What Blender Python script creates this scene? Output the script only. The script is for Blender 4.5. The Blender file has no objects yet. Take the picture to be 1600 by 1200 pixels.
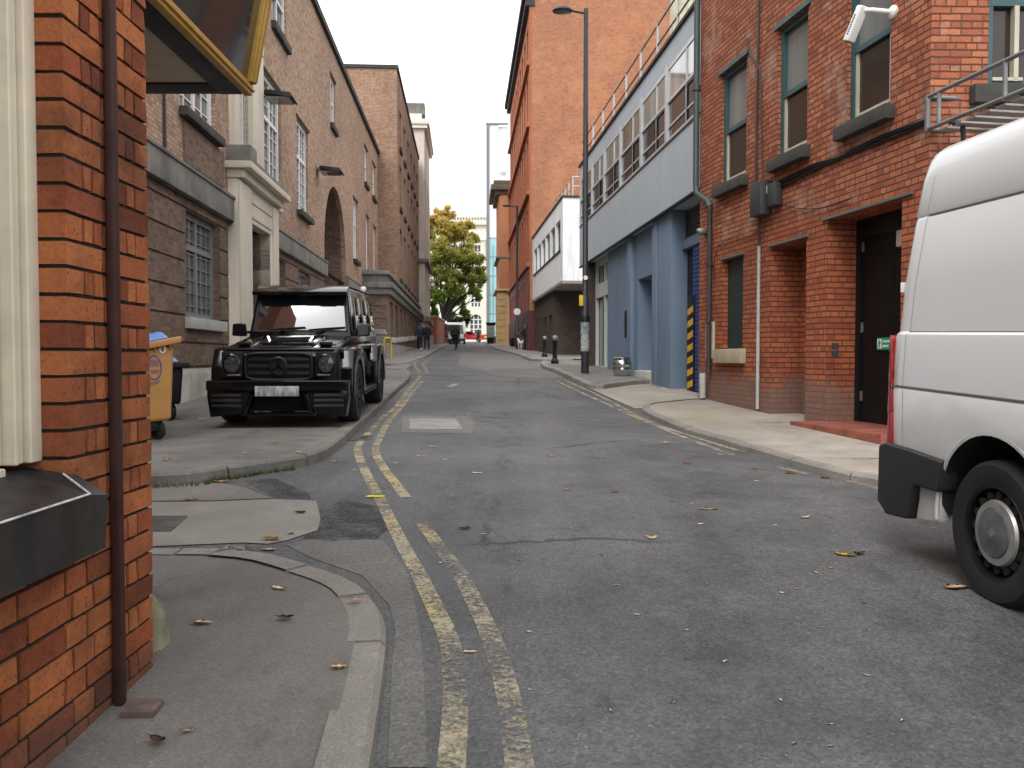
import bpy, bmesh, math, random
from mathutils import Vector, Matrix
R = math.radians
random.seed(7)
scene = bpy.context.scene
COL = scene.collection

# ------------------------------------------------------------------ camera
CAM_H, PITCH, FPX = 1.30, R(1.85), 1300.0
cam_d = bpy.data.cameras.new("camera"); cam = bpy.data.objects.new("camera", cam_d); COL.objects.link(cam)
cam.location = (0, 0, CAM_H); cam.rotation_euler = (R(90) - PITCH, 0, 0)
cam_d.sensor_width = 36; cam_d.lens = 36 * FPX / 1600; cam_d.clip_start = 0.05; cam_d.clip_end = 2000
scene.camera = cam

# ------------------------------------------------------------------ overcast sky, soft sun, exposure
SUN_EL, SUN_AZ = R(52), R(200)      # azimuth measured from +Y towards +X: behind the camera
w = bpy.data.worlds.new("World"); scene.world = w; w.use_nodes = True
nt = w.node_tree
sky = nt.nodes.new("ShaderNodeTexSky"); sky.sky_type = 'NISHITA'; sky.sun_disc = False
sky.sun_elevation = SUN_EL; sky.sun_rotation = SUN_AZ
sky.air_density = 1.0; sky.dust_density = 6.0; sky.ozone_density = 1.0
hs = nt.nodes.new("ShaderNodeHueSaturation"); hs.inputs['Saturation'].default_value = 0.10
mixw = nt.nodes.new("ShaderNodeMixRGB"); mixw.inputs[0].default_value = 0.62
mixw.inputs[2].default_value = (11.6, 11.9, 12.3, 1)          # the even cloud layer
nt.links.new(sky.outputs[0], hs.inputs['Color']); nt.links.new(hs.outputs[0], mixw.inputs[1])
bg = nt.nodes["Background"]; nt.links.new(mixw.outputs[0], bg.inputs[0]); bg.inputs[1].default_value = 0.14
sun_d = bpy.data.lights.new("sun", 'SUN'); sun_d.energy = 0.9; sun_d.angle = R(25); sun_d.color = (1, .97, .92)
sun = bpy.data.objects.new("sun", sun_d); COL.objects.link(sun)
sd = Vector((math.sin(SUN_AZ) * math.cos(SUN_EL), math.cos(SUN_AZ) * math.cos(SUN_EL), math.sin(SUN_EL)))
sun.rotation_euler = sd.to_track_quat('Z', 'Y').to_euler(); sun.location = (0, -5, 40)
scene.view_settings.view_transform = 'Standard'; scene.view_settings.look = 'None'
scene.view_settings.exposure = 0.62; scene.view_settings.gamma = 1.0
scene.cycles.max_bounces = 6; scene.cycles.transparent_max_bounces = 12

# ------------------------------------------------------------------ survey helpers: pixel of the 1600x1200 photograph -> place
SLOPE = 0.03
def gz(y):
    """street profile: a steady 3 % climb, a little steeper in front of the grey office block"""
    s = lambda a, b: (lambda t: t * t * (3 - 2 * t))(min(1, max(0, (y - a) / (b - a))))
    return SLOPE * min(max(y, -12), 112) + .09 * s(12.5, 18) * (1 - s(27, 44))
HUMP = [12.5 + i * .9 for i in range(36)]
FWD = Vector((0, math.cos(PITCH), -math.sin(PITCH))); UPV = Vector((0, math.sin(PITCH), math.cos(PITCH)))
def ray(u, v): return FWD + Vector(((u - 800) / FPX, 0, 0)) + UPV * ((600 - v) / FPX)
def G(u, v, off=0.0):
    r = ray(u, v); t = 1.0
    f = lambda t: CAM_H + r.z * t - gz(r.y * t) - off
    while f(t) > 0 and t < 400: t *= 1.02
    lo, hi = t / 1.02, t
    for _ in range(40):
        m = (lo + hi) / 2
        if f(m) > 0: lo = m
        else: hi = m
    return Vector((r.x * lo, r.y * lo, gz(r.y * lo) + off))
def P(u, v, Y):
    r = ray(u, v); t = Y / r.y
    return Vector((r.x * t, Y, CAM_H + r.z * t))
class Frame:
    """upright plane: x along dir, y into the building (left of dir), z up"""
    def __init__(s, o, d):
        s.o = Vector((o[0], o[1])); s.d = Vector(d).normalized(); s.n = Vector((-s.d.y, s.d.x))
        s.ang = math.atan2(s.d.y, s.d.x)
    def pix(s, u, v, dep=0.0):
        r = ray(u, v); r2 = Vector((r.x, r.y))
        t = (s.o.dot(s.n) + dep) / r2.dot(s.n)
        return ((r2 * t - s.o).dot(s.d), CAM_H + r.z * t)
    def s_at(s, u, dep=0.0): return s.pix(u, 558, dep)[0]
    def w(s, a, b, z): q = s.o + s.d * a + s.n * b; return Vector((q.x, q.y, z))

# ------------------------------------------------------------------ objects
def props(o, label=None, cat=None, group=None, kind=None):
    if label: o['label'] = label
    if cat: o['category'] = cat
    if group: o['group'] = group
    if kind: o['kind'] = kind
    return o
def thing(name, label, cat, loc=(0, 0, 0), rz=0.0, group=None):
    o = bpy.data.objects.new(name, None); COL.objects.link(o); o.empty_display_size = .2
    o.location = loc; o.rotation_euler = (0, 0, rz)
    return props(o, label, cat, group)
def fthing(name, label, cat, fr, group=None): return thing(name, label, cat, (fr.o.x, fr.o.y, 0), fr.ang, group)
def dup(o, parent=None):
    c = o.copy(); COL.objects.link(c); c.parent = parent
    for ch in o.children: dup(ch, c)
    return c

class MB:
    def __init__(s): s.bm = bmesh.new(); s.mi = 0
    def poly(s, pts):
        try: f = s.bm.faces.new([s.bm.verts.new(p) for p in pts]); f.material_index = s.mi; return f
        except ValueError: return None
    def box(s, x0, x1, y0, y1, z0, z1, M=None):
        if x0 > x1: x0, x1 = x1, x0
        if y0 > y1: y0, y1 = y1, y0
        if z0 > z1: z0, z1 = z1, z0
        c = [Vector((x, y, z)) for z in (z0, z1) for y in (y0, y1) for x in (x0, x1)]
        return s.hexa(c, M)
    def hexa(s, c, M=None):
        """8 corners ordered x fastest, then y, then z"""
        if M: c = [M @ Vector(p) for p in c]
        v = [s.bm.verts.new(p) for p in c]
        for q in ((0, 2, 3, 1), (4, 5, 7, 6), (0, 1, 5, 4), (2, 6, 7, 3), (0, 4, 6, 2), (1, 3, 7, 5)):
            f = s.bm.faces.new([v[i] for i in q]); f.material_index = s.mi
        return s
    def prism(s, pts, ax, a0, a1, M=None):
        """closed polygon extruded; ax 'x': pts=(y,z); 'y': pts=(x,z); 'z': pts=(x,y)"""
        def mk(p, a):
            q = {'x': (a, p[0], p[1]), 'y': (p[0], a, p[1]), 'z': (p[0], p[1], a)}[ax]
            return M @ Vector(q) if M else Vector(q)
        A = [s.bm.verts.new(mk(p, a0)) for p in pts]; B = [s.bm.verts.new(mk(p, a1)) for p in pts]
        n = len(pts); fs = [s.bm.faces.new(A), s.bm.faces.new(B)]
        for i in range(n): fs.append(s.bm.faces.new((A[i], A[(i + 1) % n], B[(i + 1) % n], B[i])))
        for f in fs: f.material_index = s.mi
        bmesh.ops.recalc_face_normals(s.bm, faces=fs)
        return s
    def tube(s, path, r, n=8, cap=True):
        path = [Vector(p) for p in path]; rs = r if isinstance(r, (list, tuple)) else [r] * len(path)
        rings = []; prev = None
        for i, p in enumerate(path):
            d = (path[min(i + 1, len(path) - 1)] - path[max(i - 1, 0)]).normalized()
            if prev is None: a = d.orthogonal().normalized()
            else:
                a = prev - d * prev.dot(d)
                a = a.normalized() if a.length > 1e-5 else d.orthogonal().normalized()
            prev = a; b = d.cross(a)
            rings.append([s.bm.verts.new(p + (a * math.cos(2 * math.pi * k / n) + b * math.sin(2 * math.pi * k / n)) * rs[i]) for k in range(n)])
        for A, B in zip(rings, rings[1:]):
            for k in range(n):
                f = s.bm.faces.new((A[k], A[(k + 1) % n], B[(k + 1) % n], B[k])); f.material_index = s.mi
        if cap:
            for rg in (rings[0][::-1], rings[-1]):
                f = s.bm.faces.new(rg); f.material_index = s.mi
        return s
    def lathe(s, prof, n=24, M=None, cap=True):
        """prof: (r,z) list, around z, moved by M"""
        M = M or Matrix(); rings = []
        for r, z in prof:
            rings.append([s.bm.verts.new(M @ Vector((r * math.cos(2 * math.pi * k / n), r * math.sin(2 * math.pi * k / n), z))) for k in range(n)])
        fs = []
        for A, B in zip(rings, rings[1:]):
            for k in range(n): fs.append(s.bm.faces.new((A[k], A[(k + 1) % n], B[(k + 1) % n], B[k])))
        if cap: fs += [s.bm.faces.new(rings[0][::-1]), s.bm.faces.new(rings[-1])]
        for f in fs: f.material_index = s.mi
        return s
    def facade(s, s0, s1, z0, z1, ops, depth=.12, y=0.0):
        """wall sheet on y with openings (s0,s1,z0,z1[,'arch']) and reveals going in by depth"""
        E = []
        for o in ops:
            a, b, c, d = o[:4]
            if len(o) > 4: d = d + (b - a) / 2
            E.append((max(a, s0), min(b, s1), max(c, z0), min(d, z1)))
        E = [e for e in E if e[0] < e[1] and e[2] < e[3]]
        xs = sorted({s0, s1, *[e[0] for e in E], *[e[1] for e in E]}); zs = sorted({z0, z1, *[e[2] for e in E], *[e[3] for e in E]})
        for i in range(len(xs) - 1):
            for j in range(len(zs) - 1):
                cx, cz = (xs[i] + xs[i + 1]) / 2, (zs[j] + zs[j + 1]) / 2
                if any(e[0] < cx < e[1] and e[2] < cz < e[3] for e in E): continue
                s.poly([(xs[i], y, zs[j]), (xs[i + 1], y, zs[j]), (xs[i + 1], y, zs[j + 1]), (xs[i], y, zs[j + 1])])
        for o in ops:
            a, b, c, d = o[:4]; q = y + depth
            s.poly([(a, y, c), (a, y, d), (a, q, d), (a, q, c)]); s.poly([(b, y, c), (b, q, c), (b, q, d), (b, y, d)])
            s.poly([(a, y, c), (a, q, c), (b, q, c), (b, y, c)])
            if len(o) > 4:
                r = (b - a) / 2; m = (a + b) / 2; N = 28
                for k in range(N):
                    t0, t1 = math.pi * (1 - k / N), math.pi * (1 - (k + 1) / N)
                    p0 = (m + r * math.cos(t0), d + r * math.sin(t0)); p1 = (m + r * math.cos(t1), d + r * math.sin(t1))
                    s.poly([(p0[0], y, p0[1]), (p1[0], y, p1[1]), (p1[0], y, d + r), (p0[0], y, d + r)])
                    s.poly([(p0[0], y, p0[1]), (p0[0], q, p0[1]), (p1[0], q, p1[1]), (p1[0], y, p1[1])])
            else: s.poly([(a, y, d), (b, y, d), (b, q, d), (a, q, d)])
        return s
    def build(s, name, mat, parent=None, world=False, smooth=None, bevel=0, seg=2, loc=None, uv=True, merge=True, kind=None):
        bm = s.bm
        if merge: bmesh.ops.remove_doubles(bm, verts=bm.verts, dist=1e-5)
        if bevel:
            ed = [e for e in bm.edges if len(e.link_faces) == 2 and e.calc_face_angle(0) > R(25)]
            bmesh.ops.bevel(bm, geom=ed, offset=bevel, segments=seg, affect='EDGES', profile=.6, clamp_overlap=True)
        if world and parent is not None: bm.transform(parent.matrix_basis.inverted())
        if uv:
            L = bm.loops.layers.uv.new("UVMap")
            for f in bm.faces:
                n = f.normal
                if n.length < .5: f.normal_update(); n = f.normal
                if abs(n.z) > .75:
                    for l in f.loops: l[L].uv = (l.vert.co.x, l.vert.co.y)
                else:
                    t = Vector((-n.y, n.x, 0)).normalized()
                    for l in f.loops: l[L].uv = (l.vert.co.dot(t), l.vert.co.z)
        me = bpy.data.meshes.new(name); bm.to_mesh(me); bm.free()
        for m in (mat if isinstance(mat, (list, tuple)) else [mat]): me.materials.append(m)
        if smooth or bevel:
            me.polygons.foreach_set('use_smooth', [True] * len(me.polygons)); me.set_sharp_from_angle(angle=R(smooth or 35))
        o = bpy.data.objects.new(name, me); COL.objects.link(o)
        if parent is not None: o.parent = parent
        if loc is not None: o.location = loc
        if kind: o['kind'] = kind
        return o
def carve(o, cutters):
    """subtract closed meshes (cutters: MB lists) from object o, in o's own space"""
    for cb in cutters:
        c = cb.build("cutter", o.data.materials[-1]); c.data.materials.clear()
        for m in o.data.materials: c.data.materials.append(m)
        for p in c.data.polygons: p.material_index = len(o.data.materials) - 1
        par, o.parent = o.parent, None
        md = o.modifiers.new("cut", 'BOOLEAN'); md.operation = 'DIFFERENCE'; md.object = c; md.solver = 'EXACT'
        bpy.context.view_layer.update()
        me = bpy.data.meshes.new_from_object(o.evaluated_get(bpy.context.evaluated_depsgraph_get()))
        o.modifiers.clear(); old = o.data; o.data = me; me.name = old.name
        me.polygons.foreach_set('use_smooth', [True] * len(me.polygons)); me.set_sharp_from_angle(angle=R(35))
        o.parent = par; bpy.data.objects.remove(c)
    return o
def rotx(a): return Matrix.Rotation(a, 4, 'X')
def roty(a): return Matrix.Rotation(a, 4, 'Y')
def rotz(a): return Matrix.Rotation(a, 4, 'Z')
def T(*p): return Matrix.Translation(Vector(p))

# ------------------------------------------------------------------ materials
class NB:
    def __init__(s, name):
        s.m = bpy.data.materials.new(name); s.m.use_nodes = True; s.t = s.m.node_tree
        s.b = s.t.nodes["Principled BSDF"]; s.out = s.t.nodes["Material Output"]
    def n(s, ty, **k):
        x = s.t.nodes.new(ty)
        for a, v in k.items(): setattr(x, a, v)
        return x
    def l(s, a, b): s.t.links.new(a, b)
    def coord(s, kind='Object', scale=(1, 1, 1)):
        if kind == 'World': o = s.n("ShaderNodeNewGeometry").outputs['Position']
        else: o = s.n("ShaderNodeTexCoord").outputs[kind]
        if scale != (1, 1, 1):
            mp = s.n("ShaderNodeMapping"); mp.inputs['Scale'].default_value = scale; s.l(o, mp.inputs[0]); o = mp.outputs[0]
        return o
    def noise(s, co, scale, detail=4, rough=.55, out='Fac'):
        x = s.n("ShaderNodeTexNoise"); x.inputs['Scale'].default_value = scale; x.inputs['Detail'].default_value = detail
        x.inputs['Roughness'].default_value = rough; s.l(co, x.inputs['Vector']); return x.outputs[out]
    def ramp(s, f, stops, interp='LINEAR'):
        x = s.n("ShaderNodeValToRGB"); x.color_ramp.interpolation = interp; e = x.color_ramp.elements
        while len(e) < len(stops): e.new(.5)
        for i, (p, c) in enumerate(stops):
            e[i].position = p; e[i].color = (*c, 1) if isinstance(c, (tuple, list)) else (c, c, c, 1)
        s.l(f, x.inputs[0]); return x.outputs[0]
    def mix(s, f, a, b, mode='MIX'):
        x = s.n("ShaderNodeMixRGB", blend_type=mode)
        for i, q in enumerate((f, a, b)):
            if hasattr(q, 'links') or hasattr(q, 'is_linked'): s.l(q, x.inputs[i])
            elif isinstance(q, (tuple, list)): x.inputs[i].default_value = (*q, 1)
            else: x.inputs[i].default_value = q if i == 0 else (q, q, q, 1)
        return x.outputs[0]
    def math(s, op, a, b=0.0):
        x = s.n("ShaderNodeMath", operation=op)
        for i, q in enumerate((a, b)):
            if hasattr(q, 'is_linked'): s.l(q, x.inputs[i])
            else: x.inputs[i].default_value = q
        return x.outputs[0]
    def bump(s, h, strength=.3, dist=.01):
        x = s.n("ShaderNodeBump"); x.inputs['Strength'].default_value = strength; x.inputs['Distance'].default_value = dist
        s.l(h, x.inputs['Height']); s.l(x.outputs[0], s.b.inputs['Normal'])
    def fin(s, col=None, rough=None, metal=0, spec=.5, coat=0):
        if col is not None:
            if hasattr(col, 'is_linked'): s.l(col, s.b.inputs['Base Color'])
            else: s.b.inputs['Base Color'].default_value = (*col, 1)
        if rough is not None:
            if hasattr(rough, 'is_linked'): s.l(rough, s.b.inputs['Roughness'])
            else: s.b.inputs['Roughness'].default_value = rough
        s.b.inputs['Metallic'].default_value = metal; s.b.inputs['Specular IOR Level'].default_value = spec
        s.b.inputs['Coat Weight'].default_value = coat; s.b.inputs['Coat Roughness'].default_value = .03
        return s.m
def sc(c, k): return tuple(min(1, x * k) for x in c)
def mat(name, col, rough=.6, metal=0, var=.14, vs=2.5, bump=0, bs=60, spec=.4, coat=0, co='Object', dirt=0, dcol=(.05, .045, .04)):
    k = NB(name); c = k.coord(co)
    n1 = k.noise(c, vs, 5, .6)
    colr = k.ramp(n1, [(.3, sc(col, 1 - var)), (.7, sc(col, 1 + var))])
    if dirt:
        n2 = k.noise(k.coord(co, (2.2, 2.2, .35)), 1.6, 6, .65)
        f = k.ramp(n2, [(.48, 0.0), (.75, dirt)]); colr = k.mix(f, colr, dcol)
    if bump: k.bump(k.noise(c, bs, 3), bump, .004)
    rr = k.ramp(k.noise(c, vs * 2.3, 3), [(.3, max(0, rough - .08)), (.7, min(1, rough + .08))]) if rough > .3 else rough
    return k.fin(colr, rr, metal, spec, coat)
def brick(name, stops, mortar, bw=.225, bh=.075, ms=.008, sq=.5, soot=.5, soot_s=.35, sootc=(.05, .04, .035), bump=.5, lime=0, squf=2, low=None, ms_soft=.1, bed=None, pale=None):
    """coursed brick on the UV map (metres); stops = colours a brick may have"""
    k = NB(name); uv = k.coord('UV')
    x = k.n("ShaderNodeTexBrick", offset=.5, offset_frequency=2, squash=sq, squash_frequency=squf)
    wob = k.noise(uv, 14, 2, .5, 'Color'); wv = k.mix(.012, uv, wob, 'ADD')
    k.l(wv, x.inputs['Vector'])
    x.inputs['Color1'].default_value = (0, 0, 0, 1); x.inputs['Color2'].default_value = (1, 1, 1, 1); x.inputs['Mortar'].default_value = (.5, .5, .5, 1)
    x.inputs['Scale'].default_value = 1; x.inputs['Mortar Size'].default_value = ms; x.inputs['Mortar Smooth'].default_value = ms_soft
    x.inputs['Bias'].default_value = 0; x.inputs['Brick Width'].default_value = bw; x.inputs['Row Height'].default_value = bh
    t = k.mix(.35, x.outputs['Color'], k.noise(uv, 5, 4, .7))
    colr = k.ramp(t, stops)
    gr = k.ramp(k.noise(uv, 45, 4, .7), [(.3, .72), (.7, 1.22)]); colr = k.mix(1.0, colr, gr, 'MULTIPLY')
    if bed:
        su = k.n("ShaderNodeSeparateXYZ"); k.l(wv, su.inputs[0])
        fr = k.math('FRACT', k.math('DIVIDE', su.outputs[1], bh))
        hj = k.math('MAXIMUM', k.ramp(fr, [(.02, 1.0), (ms / bh * .75, 0.0)]), k.ramp(fr, [(1 - ms / bh * .75, 0.0), (.98, 1.0)]))
        colr = k.mix(k.math('MULTIPLY', x.outputs['Fac'], .6), colr, mortar); colr = k.mix(k.math('MULTIPLY', hj, bed), colr, mortar)
    else: colr = k.mix(x.outputs['Fac'], colr, mortar)
    wp = k.coord('World')
    if soot:
        f = k.ramp(k.noise(wp, soot_s, 6, .62), [(.42, 0.0), (.72, soot)]); colr = k.mix(f, colr, sootc)
    if pale:
        colr = k.mix(k.ramp(k.noise(wp, .9, 7, .72), [(.5, 0.0), (.66, pale[0])]), colr, pale[1])
    if lime:
        f = k.ramp(k.noise(k.coord('World', (1, 1, .6)), 1.1, 7, .7), [(.56, 0.0), (.7, lime)]); colr = k.mix(f, colr, (.42, .37, .3))
    if low:                      # weathered courses near the ground: (top z above the street, colour, amount)
        sp = k.n("ShaderNodeSeparateXYZ"); k.l(wp, sp.inputs[0])
        h = k.math('SUBTRACT', sp.outputs[2], k.math('MULTIPLY', sp.outputs[1], SLOPE))
        h = k.math('ADD', h, k.math('MULTIPLY', k.math('SUBTRACT', k.noise(wp, 3, 5, .7), .5), 1.3))
        f = k.ramp(h, [(low[0] * .55, low[2]), (low[0], 0.0)]); colr = k.mix(f, colr, low[1])
    hgt = k.mix(x.outputs['Fac'], k.mix(.5, .8, k.noise(uv, 60, 3)), (0, 0, 0))
    k.bump(hgt, bump, .012)
    return k.fin(colr, .85, 0, .25)
# ------------------------------------------------------------------ ground materials
def asphalt(name, c0, c1, agg=1.0, patch=1.0, gum=1.0, crack=1.0, bump=.38, moss=None, agg_s=85, slab=None, spot=None):
    k = NB(name); p = k.coord('World')
    big = k.noise(p, .55, 6, .62); mid = k.noise(p, 3.2, 5, .65)
    colr = k.ramp(k.mix(.35, big, mid), [(.36, sc(c0, .9)), (.5, sc(c0, .5 + .5 * c1[0] / c0[0])), (.63, sc(c1, 1.08))])
    # trodden / tyre-polished paler strips running up the street
    st = k.noise(k.coord('World', (1.3, .12, 1)), .8, 4, .6)
    colr = k.mix(k.ramp(st, [(.5, 0.0), (.72, .4 * patch)]), colr, sc(c1, 1.35))
    # damp dark blotches
    db = k.noise(k.coord('World', (1, .6, 1)), 1.7, 7, .7)
    colr = k.mix(k.ramp(db, [(.57, 0.0), (.68, .5 * patch)]), colr, sc(c0, .62))
    # stone chippings
    v = k.n("ShaderNodeTexVoronoi"); v.inputs['Scale'].default_value = agg_s; k.l(p, v.inputs['Vector'])
    sp = k.ramp(v.outputs['Color'], [(.0, 1 - .5 * agg), (.5, 1.0), (.88, 1 + .4 * agg), (1.0, 1 + 1.1 * agg)])
    colr = k.mix(1.0, colr, sp, 'MULTIPLY')
    fine = k.ramp(k.noise(p, 260, 2, .8), [(.3, 1 - .3 * agg), (.7, 1 + .3 * agg)]); colr = k.mix(1.0, colr, fine, 'MULTIPLY')
    if gum:
        g = k.n("ShaderNodeTexVoronoi"); g.inputs['Scale'].default_value = 2.1; k.l(k.mix(.03, p, k.noise(p, 30, 2, .5, 'Color'), 'ADD'), g.inputs['Vector'])
        d = k.ramp(g.outputs['Distance'], [(.042, 1.0), (.06, 0.0)])
        sep = k.n("ShaderNodeSeparateColor"); k.l(g.outputs['Color'], sep.inputs[0])
        on = k.ramp(sep.outputs[0], [(.5, 0.0), (.52, .75 * gum)]); colr = k.mix(k.math('MULTIPLY', d, on), colr, (.33, .31, .28))
    if agg > .75:                # oil drips and tyre-dark spots
        od = k.noise(k.coord('World', (1.6, .45, 1)), 2.6, 6, .75); colr = k.mix(k.ramp(od, [(.6, 0.0), (.7, .55)]), colr, sc(c0, .45))
        gl = k.noise(p, 7.5, 5, .8); colr = k.mix(k.ramp(gl, [(.56, 0.0), (.7, .35)]), colr, sc(c1, 1.5))
    if crack:
        cv = k.n("ShaderNodeTexVoronoi", feature='DISTANCE_TO_EDGE'); cv.inputs['Scale'].default_value = .33
        k.l(k.mix(.5, p, k.noise(p, 1.4, 6, .7, 'Color'), 'ADD'), cv.inputs['Vector'])
        cf = k.ramp(cv.outputs['Distance'], [(.004, 1.0), (.012, 0.0)])
        cm = k.ramp(k.noise(p, .3, 3), [(.5, 0.0), (.58, .75 * crack)]); colr = k.mix(k.math('MULTIPLY', cf, cm), colr, sc(c0, .3))
    if moss:
        colr = k.mix(k.ramp(k.noise(p, 1.0, 7, .65), [(.46, 0.0), (.62, moss[0])]), colr, moss[1])
    if spot:                     # one moss stain: centre, stretch, colour
        mp = k.n("ShaderNodeMapping"); mp.vector_type = 'POINT'; sx = spot[1]
        mp.inputs['Location'].default_value = tuple(-a * b for a, b in zip(spot[0], sx)); mp.inputs['Scale'].default_value = sx; k.l(p, mp.inputs[0])
        ln = k.n("ShaderNodeVectorMath", operation='LENGTH'); k.l(mp.outputs[0], ln.inputs[0])
        dd = k.math('ADD', ln.outputs['Value'], k.math('MULTIPLY', k.math('SUBTRACT', k.noise(p, 1.6, 7, .7), .5), 1.6))
        colr = k.mix(k.ramp(dd, [(.2, .5), (1.05, 0.0)]), colr, k.mix(k.noise(p, 9, 5, .7), sc(spot[2], .7), sc(spot[2], 1.35)))
    if slab:
        b = k.n("ShaderNodeTexBrick", offset=.5); b.inputs['Scale'].default_value = 1; b.inputs['Brick Width'].default_value = slab[0]; b.inputs['Row Height'].default_value = slab[1]
        b.inputs['Mortar Size'].default_value = .006; k.l(p, b.inputs['Vector']); colr = k.mix(k.math('MULTIPLY', b.outputs['Fac'], .8), colr, (.03, .03, .028))
    h = k.mix(.6, v.outputs['Distance'], k.noise(p, 200, 2)); k.bump(h, bump, .006)
    return k.fin(colr, k.ramp(mid, [(.35, .62), (.65, .85)]), 0, .35)
M_ROAD = asphalt("asphalt_road", (.048, .0475, .0475), (.100, .098, .096), agg=.8)
M_GROUND = asphalt("asphalt_ground", (.07, .07, .068), (.11, .105, .1), crack=0, gum=0)
M_PAVE_TAR = asphalt("pavement_tarmac", (.094, .086, .077), (.168, .154, .138), agg=.45, patch=.95, gum=1.0, crack=.6, bump=.3, agg_s=120)
M_PAVE_CAR = asphalt("pavement_tarmac_worn", (.095, .087, .078), (.178, .164, .147), agg=.5, patch=.95, gum=.7, crack=.6, bump=.3, agg_s=110)
M_CONC = asphalt("concrete_apron", (.15, .138, .12), (.24, .222, .198), agg=.3, patch=.5, gum=.6, crack=.9, bump=.18, agg_s=120)
M_CONC_R = asphalt("concrete_pavement", (.22, .195, .165), (.33, .295, .25), agg=.3, patch=.7, gum=.7, crack=1.0, bump=.2, agg_s=110, moss=(.22, (.22, .19, .12)), spot=((2.85, 12.4, .45), (1.3, .42, .4), (.27, .232, .15)))
M_MOSS = asphalt("mossy_concrete", (.20, .175, .11), (.33, .28, .16), agg=.45, patch=.3, gum=0, crack=0, bump=.35, agg_s=60)
M_FLAG = asphalt("flagstones", (.13, .12, .112), (.21, .195, .178), agg=.35, patch=.7, gum=.8, crack=.3, bump=.2, slab=(.9, .6))
M_KERB = asphalt("kerb_stone", (.15, .138, .122), (.24, .22, .195), agg=.45, patch=.5, gum=0, crack=0, bump=.35, agg_s=130)
M_GUTTER = asphalt("gutter_grit", (.05, .047, .042), (.085, .08, .072), agg=.7, patch=.6, gum=.5, crack=0, bump=.5)

M_KERB_D = asphalt("kerb_stone_dark", (.10, .093, .082), (.19, .176, .156), agg=.5, patch=.9, gum=0, crack=0, bump=.5, agg_s=110)
def paint_mat(name, col, wear, fresh=None):
    """road paint with the asphalt showing through where it is worn off"""
    k = NB(name); p = k.coord('World')
    n = k.mix(.5, k.noise(p, 38, 4, .75), k.noise(p, 2.6, 5, .65))
    a = k.ramp(n, [(wear - .07, 0.0), (wear + .06, .84)])
    colr = k.ramp(k.noise(p, 6, 5, .7), [(.3, sc(col, .72)), (.7, sc(col, 1.12))])
    if fresh: colr = k.mix(k.ramp(k.noise(p, .9, 4, .65), [(.5, 0.0), (.6, 1.0)]), colr, fresh)
    v = k.n("ShaderNodeTexVoronoi"); v.inputs['Scale'].default_value = 85; k.l(p, v.inputs['Vector'])
    colr = k.mix(1.0, colr, k.ramp(v.outputs['Color'], [(0, .7), (1, 1.2)]), 'MULTIPLY')
    k.fin(colr, .75, 0, .3)
    tr = k.n("ShaderNodeBsdfTransparent"); ms = k.n("ShaderNodeMixShader"); k.l(a, ms.inputs[0]); k.l(tr.outputs[0], ms.inputs[1]); k.l(k.b.outputs[0], ms.inputs[2])
    k.l(ms.outputs[0], k.out.inputs[0]); return k.m
M_YEL_A = paint_mat("yellow_paint", (.38, .335, .235), .50, (.48, .375, .19))
M_YEL_C = paint_mat("yellow_paint_faded", (.36, .32, .24), .522, (.46, .365, .2))
M_YEL_B = M_YEL_A
M_WHT = paint_mat("white_paint_worn", (.55, .54, .5), .5)

# ------------------------------------------------------------------ ground sheets
def sheet(name, x0, x1, y0, y1, off, m):
    mb = MB(); ys = sorted({y0, y1, *[y for y in [-12, 112] + HUMP if y0 < y < y1]})
    for a, b in zip(ys, ys[1:]):
        mb.poly([(x0, a, gz(a) + off), (x1, a, gz(a) + off), (x1, b, gz(b) + off), (x0, b, gz(b) + off)])
    o = mb.build(name, m); o['kind'] = 'structure'; return o
sheet("ground", -450, 450, -400, 900, -.004, M_GROUND)
mb = MB()
road_poly = [(-1.4, -12), (9, -12), (7.2, 0), (4.6, 9), (3.7, 14), (3.8, 19.3), (2.6, 30), (1.2, 48), (-1.0, 77), (-3.2, 112), (-8, 112), (-6.4, 77), (-4.4, 48), (-3.6, 24), (-3.2, 10), (-14, 8.5), (-14, 3.6), (-2, 3.6), (-1.4, 0)]
def drape(mb, h):
    """cut a flat polygon across the street and lay it on the street profile"""
    bm = mb.bm; bmesh.ops.triangulate(bm, faces=bm.faces)
    for y in HUMP: bmesh.ops.bisect_plane(bm, geom=bm.verts[:] + bm.edges[:] + bm.faces[:], plane_co=(0, y, 0), plane_no=(0, 1, 0))
    for f in bm.faces:
        f.normal_update()
        if f.normal.z < 0: f.normal_flip()
    for v in bm.verts: v.co.z = gz(v.co.y) + h
    return mb
mb.poly([(x, y, 0) for x, y in road_poly]); props(drape(mb, 0).build("road", M_ROAD), kind='structure')
sheet("cross_road", -60, 60, 106, 124, .002, M_ROAD)

def smooth_line(pts, step=.25):
    pts = [Vector(p) for p in pts]; out = []
    for i in range(len(pts) - 1):
        p0, p1, p2, p3 = pts[max(i - 1, 0)], pts[i], pts[i + 1], pts[min(i + 2, len(pts) - 1)]
        n = max(1, int((p2 - p1).length / step))
        for k in range(n):
            t = k / n
            out.append(.5 * ((2 * p1) + (p2 - p0) * t + (2 * p0 - 5 * p1 + 4 * p2 - p3) * t * t + (3 * p1 - p0 - 3 * p2 + p3) * t ** 3))
    out.append(pts[-1]); return out
def along(pts, step):
    """points at equal steps along a polyline"""
    out = [pts[0].copy()]; need = step
    for a, b in zip(pts, pts[1:]):
        L = (b - a).length; pos = 0
        while L - pos >= need:
            pos += need; out.append(a.lerp(b, pos / L)); need = step
        need -= L - pos
    if (out[-1] - pts[-1]).length > step * .3: out.append(pts[-1].copy())
    return out
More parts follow.
